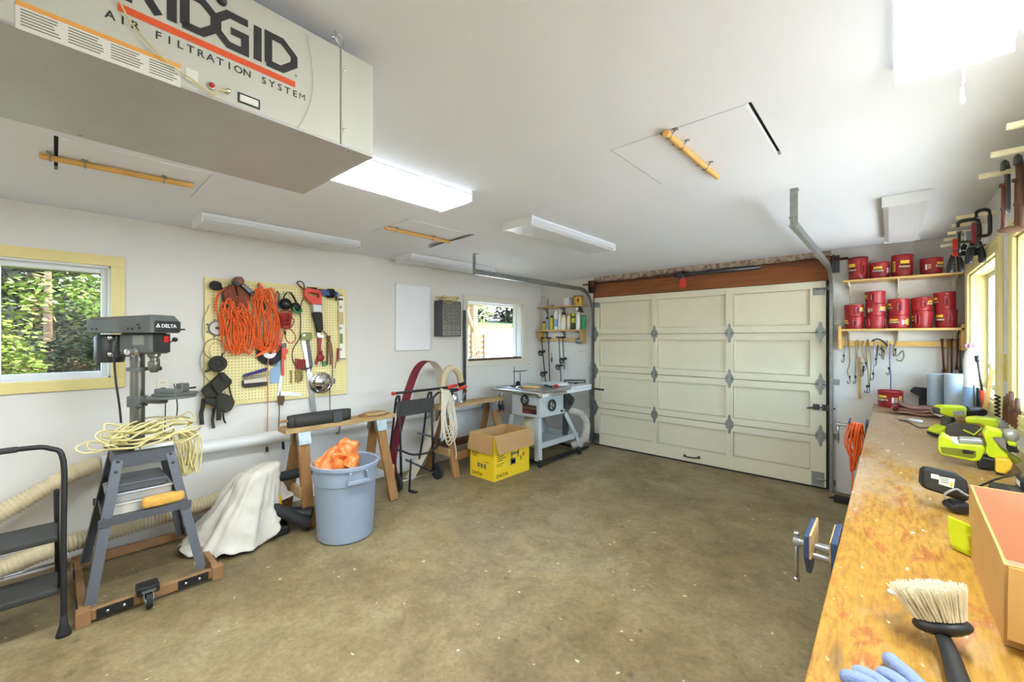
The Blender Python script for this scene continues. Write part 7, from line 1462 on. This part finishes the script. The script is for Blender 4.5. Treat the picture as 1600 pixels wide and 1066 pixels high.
# charger base with ribs
c = vec(.40, 2.42, BZ); t = thing('battery_charger', 'flat black battery charger with ribbed top at the bench back', 'charger', c)
part(MB().bb(c + vec(-.1, -.16, .001), c + vec(.055, .16, .04)), 'charger_body', 'black_dusty', t, bev=.01)
for k in range(9): part(MB().bb(c + vec(-.06, -.1 + k * .024, .0405), c + vec(.03, -.092 + k * .024, .045)), 'rib', 'grip_grey', t)
part(MB().bb(c + vec(-.03, .05, .04), c + vec(.055, .15, .085)), 'charging_pack', 'black', t, bev=.008); part(MB().bb(c + vec(-.031, .07, .055), c + vec(-.0295, .13, .075)), 'pack_label', 'sticker_white', t)
solo(MB().tube(cr([bz(1520, 765, .006), bz(1535, 758, .03), bz(1560, 748, .07), bz(1595, 740, .05)], 6), .004, 6), 'charger_cord', 'cord_black', 'black cable arching over the flat battery charger', 'cable', smooth=True)
# tilted charger showing its label
b0 = bz(1490, 800); f, N = planar(bz(1500, 801), (.9, .3, 0)); z5 = lambda x, y: (1420 + x / 5.92, 720 + y / 5.92)
t = thing('tilted_charger', 'black charger leaning on edge with white stickers on its underside', 'charger', b0)
part(slab(f, N, [(100, 200), (110, 80), (140, 55), (200, 62), (430, 110), (520, 170), (545, 260), (540, 350), (500, 375), (290, 300), (130, 250)], .035, z5), 'charger_shell', 'black', t, bev=.01)
part(slab(f, N, [(118, 195), (128, 90), (150, 75), (420, 128), (500, 190), (515, 330), (300, 285), (140, 235)], .039, z5), 'underside', 'black_dusty', t, bev=.002)
part(slab(f, N, [(180, 105), (250, 118), (250, 160), (180, 145)], .041, z5), 'small_sticker', 'sticker_white', t); part(slab(f, N, [(255, 130), (398, 155), (385, 240), (250, 200)], .041, z5), 'sticker', 'sticker_white', t); part(slab(f, N, [(345, 195), (385, 190), (365, 235)], .0425, z5), 'warning_mark', 'label_yellow', t)
for k in range(3): part(slab(f, N, [(265, 143 + k * 16), (340, 156 + k * 16), (340, 162 + k * 16), (265, 149 + k * 16)], .042, z5), 'sticker_print', 'ink_grey', t)
part(slab(f, N, [(340, 400), (390, 370), (540, 380), (540, 475), (390, 460), (350, 440)], .07, z5), 'charger_foot', 'black', t, bev=.008); part(MB().tube(cr([f(*z5(*p)) + N * .03 for p in ((300, 330), (290, 290), (340, 255), (400, 240), (440, 265), (500, 300))], 6), .004, 6), 'cord_loop', 'cord_grey', t, True)
# ================================================================ NEAR BENCH: CARTON, GREEN TOOL, BRUSH, GLOVES
X0_, X1_, Y0_, Y1_, zt_ = .172, .452, 1.30, 1.80, 1.10
t = thing('bench_carton', 'open tan cardboard box on the near end of the workbench', 'box', ((X0_ + X1_) / 2, (Y0_ + Y1_) / 2, BZ)); w = .005
part(MB().bb((X0_, Y0_, BZ + .001), (X1_, Y1_, BZ + .006)), 'box_bottom', 'carton_inside', t)
part(MB().prism([(X0_, Y0_, BZ + .006), (X0_, Y1_, BZ + .006), (X0_, Y1_, zt_ + .012), (X0_, Y1_ - .03, zt_ + .016), (X0_, Y1_ - .16, zt_ + .004), (X0_, Y0_ + .06, zt_ - .012), (X0_, Y0_, zt_ - .02)], (w, 0, 0)), 'box_side', 'carton_light', t)
part(MB().bb((X1_ - w, Y0_, BZ + .006), (X1_, Y1_, zt_)), 'box_side', 'carton_light', t); part(MB().bb((X0_ + w, Y1_ - w, BZ + .006), (X1_ - w, Y1_, zt_ + .012)), 'box_side', 'carton_light', t); part(MB().bb((X0_ + w, Y0_, BZ + .006), (X1_ - w, Y0_ + w, zt_ - .02)), 'box_side', 'carton_light', t)
part(MB().bb((X0_ + w, Y1_ - w - .002, BZ + .007), (X1_ - w, Y1_ - w, zt_ + .012)), 'box_lining', 'carton_inside', t); part(MB().bb((X1_ - w - .002, Y0_ + w, BZ + .007), (X1_ - w, Y1_ - w - .002, zt_)), 'box_lining', 'carton_inside', t); part(MB().bb((X0_ + w, Y0_ + w, BZ + .007), (X0_ + w + .002, Y1_ - w - .002, zt_ - .02)), 'box_lining', 'carton_inside', t)
part(MB().prism([(X0_ + .006, Y0_ - .001, zt_ - .022), (X1_ - .01, Y0_ - .001, zt_ - .022), (X1_ - .01, Y0_ - .03, BZ + .03), (X0_ + .0, Y0_ - .03, BZ + .03)], (0, -.004, 0)), 'flap', 'carton_light', t)
b0 = bz(1500, 866); t = thing('lime_tool', 'lime green plastic tool end peeking out behind the cardboard box', 'tool', b0); f, N = planar(b0 + vec(.012, .02, 0), (.74, .67, 0))
part(slab(f, N, [(425, 530), (500, 570), (560, 600), (570, 860), (480, 850), (455, 800)], .05, z5), 'tool_shell', 'lime', t, bev=.006); part(slab(f, N, [(440, 640), (520, 660), (524, 800), (470, 790)], .054, z5), 'tool_panel', 'yellow_can', t, bev=.002)
# scrubbing brush
h0 = vec(.078, 1.205, BZ + .046); ax = vec(-.32, .22, .92).normalized(); e1 = ax.cross(vec(.3, 1, 0)).normalized(); e2 = ax.cross(e1)
t = thing('scrub_brush', 'black handled round brush with cream bristles on the workbench', 'brush', (h0.x, h0.y, BZ)); Rm = Matrix((e1, e2, ax)).transposed()
part(MB().sph(h0, (.047, .041, .018), 24, 10, Rm), 'brush_head', 'black', t, True)
tip = vec(.096, 1.0, BZ + .022); part(MB().tube(cr([h0 + vec(0, -.03, -.008), vec(.085, 1.13, BZ + .03), vec(.09, 1.06, BZ + .024), tip], 5), [.012, .0125, .013, .0135, .014, .0145, .015, .0155, .016, .0165, .017, .0175, .018, .018, .018, .016], 10, flat=.8), 'handle', 'black', t, True)
m = MB(); R8 = random.Random(8)
for k in range(620):
    a = R8.uniform(0, 6.283); rr = math.sqrt(R8.random()); p = h0 + e1 * .042 * rr * math.cos(a) + e2 * .036 * rr * math.sin(a) + ax * .012; d = (ax + (e1 * math.cos(a) + e2 * math.sin(a)) * rr * .38 + vec(R8.uniform(-.08, .08), R8.uniform(-.08, .08), 0)).normalized(); L_ = R8.uniform(.056, .066)
    m.tube([p, p + d * L_], [.0016, .0012], 4)
b_ = part(m, 'bristles', 'bristle', t); b_['kind'] = 'stuff'
c = bz(1397, 927); solo(MB().lathe([(.013, 0), (.013, .003), (.01, .0035)], 20, c + vec(0, 0, .0005)), 'metal_disc', 'blue_grey', 'small grey metal disc on the bench behind the brush', 'disc', smooth=40)
# work gloves
def glove(label, palm, fingers, thumb=None):
    t = thing('work_glove', label, 'glove', (palm[0][0], palm[0][1], BZ), group='work gloves'); 
    part(MB().tube(cr(palm, 5), [.03] * (5 * (len(palm) - 1) + 1), 12, flat=.5), 'palm', 'glove_cream', t, True)
    for F in fingers: n_ = 5 * (len(F) - 1) + 1; part(MB().tube(cr(F, 5), [.0135] * (n_ - 2) + [.012, .005], 10), 'finger', 'glove_blue', t, True)
g0 = BZ + .016; GO = -.045
glove('blue and cream work glove nearest the brush handle', [vec(.055, 1.02 + GO, g0), vec(.075, .97 + GO, g0), vec(.085, .9 + GO, g0)], [[vec(.055, 1.03 + GO, g0), vec(.03, 1.065 + GO, g0 + .006), vec(.008, 1.1 + GO, g0), vec(-.002, 1.12 + GO, g0 - .004)], [vec(.04, 1.01 + GO, g0), vec(.012, 1.035 + GO, g0 + .008), vec(-.015, 1.055 + GO, g0)]])
glove('blue grey work glove at the bottom edge of the bench', [vec(.03, .99 + GO, g0), vec(.045, .93 + GO, g0), vec(.05, .88 + GO, g0)], [[vec(.02, 1.0 + GO, g0), vec(-.018, 1.018 + GO, g0 + .006), vec(-.05, 1.03 + GO, g0 - .003)], [vec(.015, .98 + GO, g0), vec(-.03, .995 + GO, g0 + .008), vec(-.066, 1.0 + GO, g0 - .003)], [vec(.02, .96 + GO, g0), vec(-.025, .965 + GO, g0 + .004), vec(-.06, .967 + GO, g0 - .003)]])
# ================================================================ VISES ON THE BENCH EDGE
def vise(label, Y, gap, L, hz, hdrop):
    t = thing('bench_vise', label, 'vise', (EX - .05, Y, BZ - .14), group='woodworking vises'); xj = EX - gap; z1 = BZ + .01
    part(MB().bb((EX - .016, Y - .09, BZ - .12), (EX - .001, Y + .09, z1)), 'fixed_jaw', 'vise_blue', t, bev=.003); part(MB().bb((EX - .02, Y - .085, BZ - .055), (EX - .0165, Y + .085, z1 - .003)), 'fixed_jaw_plate', 'wood_plank', t)
    part(MB().prism([(xj, Y - .09, z1), (xj, Y + .09, z1), (xj, Y + .09, BZ - .06), (xj, Y + .03, BZ - .13), (xj, Y - .03, BZ - .13), (xj, Y - .09, BZ - .06)], (-.014, 0, 0)), 'moving_jaw', 'vise_blue', t, bev=.003); part(MB().bb((xj, Y - .088, BZ - .06), (xj + .006, Y + .088, z1 + .004)), 'jaw_face', 'wood_plank', t)
    part(MB().cyl((EX - .016, Y, hz), (xj - L, Y, hz), .011, n=12), 'screw', 'steel', t, 40)
    for sg in (-1, 1): part(MB().cyl((EX - .016, Y + sg * .045, hz - .012), (xj - .014, Y + sg * .045, hz - .012), .009, n=10), 'guide_rod', 'steel', t, 40)
    part(MB().cyl((xj - L + .0, Y, hz), (xj - L - .018, Y, hz), .015, n=12), 'screw_head', 'steel', t, 40); part(MB().cyl((xj - L - .009, Y, hz + .025), (xj - L - .009, Y, hz - hdrop), .0055, n=8), 'handle_rod', 'steel', t, True)
    for z in (hz + .025, hz - hdrop): part(MB().cyl((xj - L - .009, Y, z - .006), (xj - L - .009, Y, z + .006), .009, n=8), 'handle_end', 'steel', t, True)
vise('blue steel vise with open jaws on the near bench edge', 1.66, .07, .035, BZ - .05, .125)
vise('blue steel vise far along the bench edge hung with orange cord', 4.05, .10, .07, BZ - .035, .14)
t = thing('orange_cord_bundle', 'orange extension cord bundle hanging from the far vise', 'cord', (EX - .06, 4.0, .2)); m = MB(); R9 = random.Random(12)
for k in range(11):
    x = EX - .035 - .007 * k; y = 3.98 + R9.uniform(-.03, .03); bt = R9.uniform(.24, .36); w = R9.uniform(.02, .05); xb = EX - .085 + R9.uniform(-.015, .015)
    m.tube(cr([(x, y, BZ - .0), (x - w * .4, y - .02, BZ - .06), (x - w * .7, y - .01, BZ - bt * .55), (xb, y, BZ - bt), (xb + .012, y + .01, BZ - bt * .9), (x + w * .5, y + .02, BZ - bt * .5), (x + .005, y + .015, BZ - .05)], 5, True), .0055, 6, True)
m.tube(cr([(EX - .085, 3.98, BZ - .25), (EX - .09, 3.97, .42), (EX - .08, 3.9, .25), (EX - .1, 3.6, .02), (EX - .05, 3.2, .012)], 7), .0055, 6); part(m, 'cord_loops', 'cord_orange', t, True)
# small black box on the floor by the far end
c = vec(-.33, 4.97, 0); t = thing('floor_pad', 'small flat black box on the floor near the garage door corner', 'box', c); part(MB().bb(c + vec(-.06, -.05, 0), c + vec(.08, .05, .05)), 'box_body', 'rubber', t, bev=.01); part(MB().cyl(c + vec(-.06, 0, .03), c + vec(-.1, 0, .02), .01, n=8), 'cord_stub', 'cord_black', t, True)
solo(MB().tube(cr([(-.47, 5.22, .01), (-.5, 5.15, .006), (-.42, 5.1, .006), (-.36, 5.14, .006), (-.38, 5.22, .03)], 7), .003, 6), 'floor_wire', 'wood_brown', 'thin wire loop on the floor under the garage door track', 'wire', smooth=True)
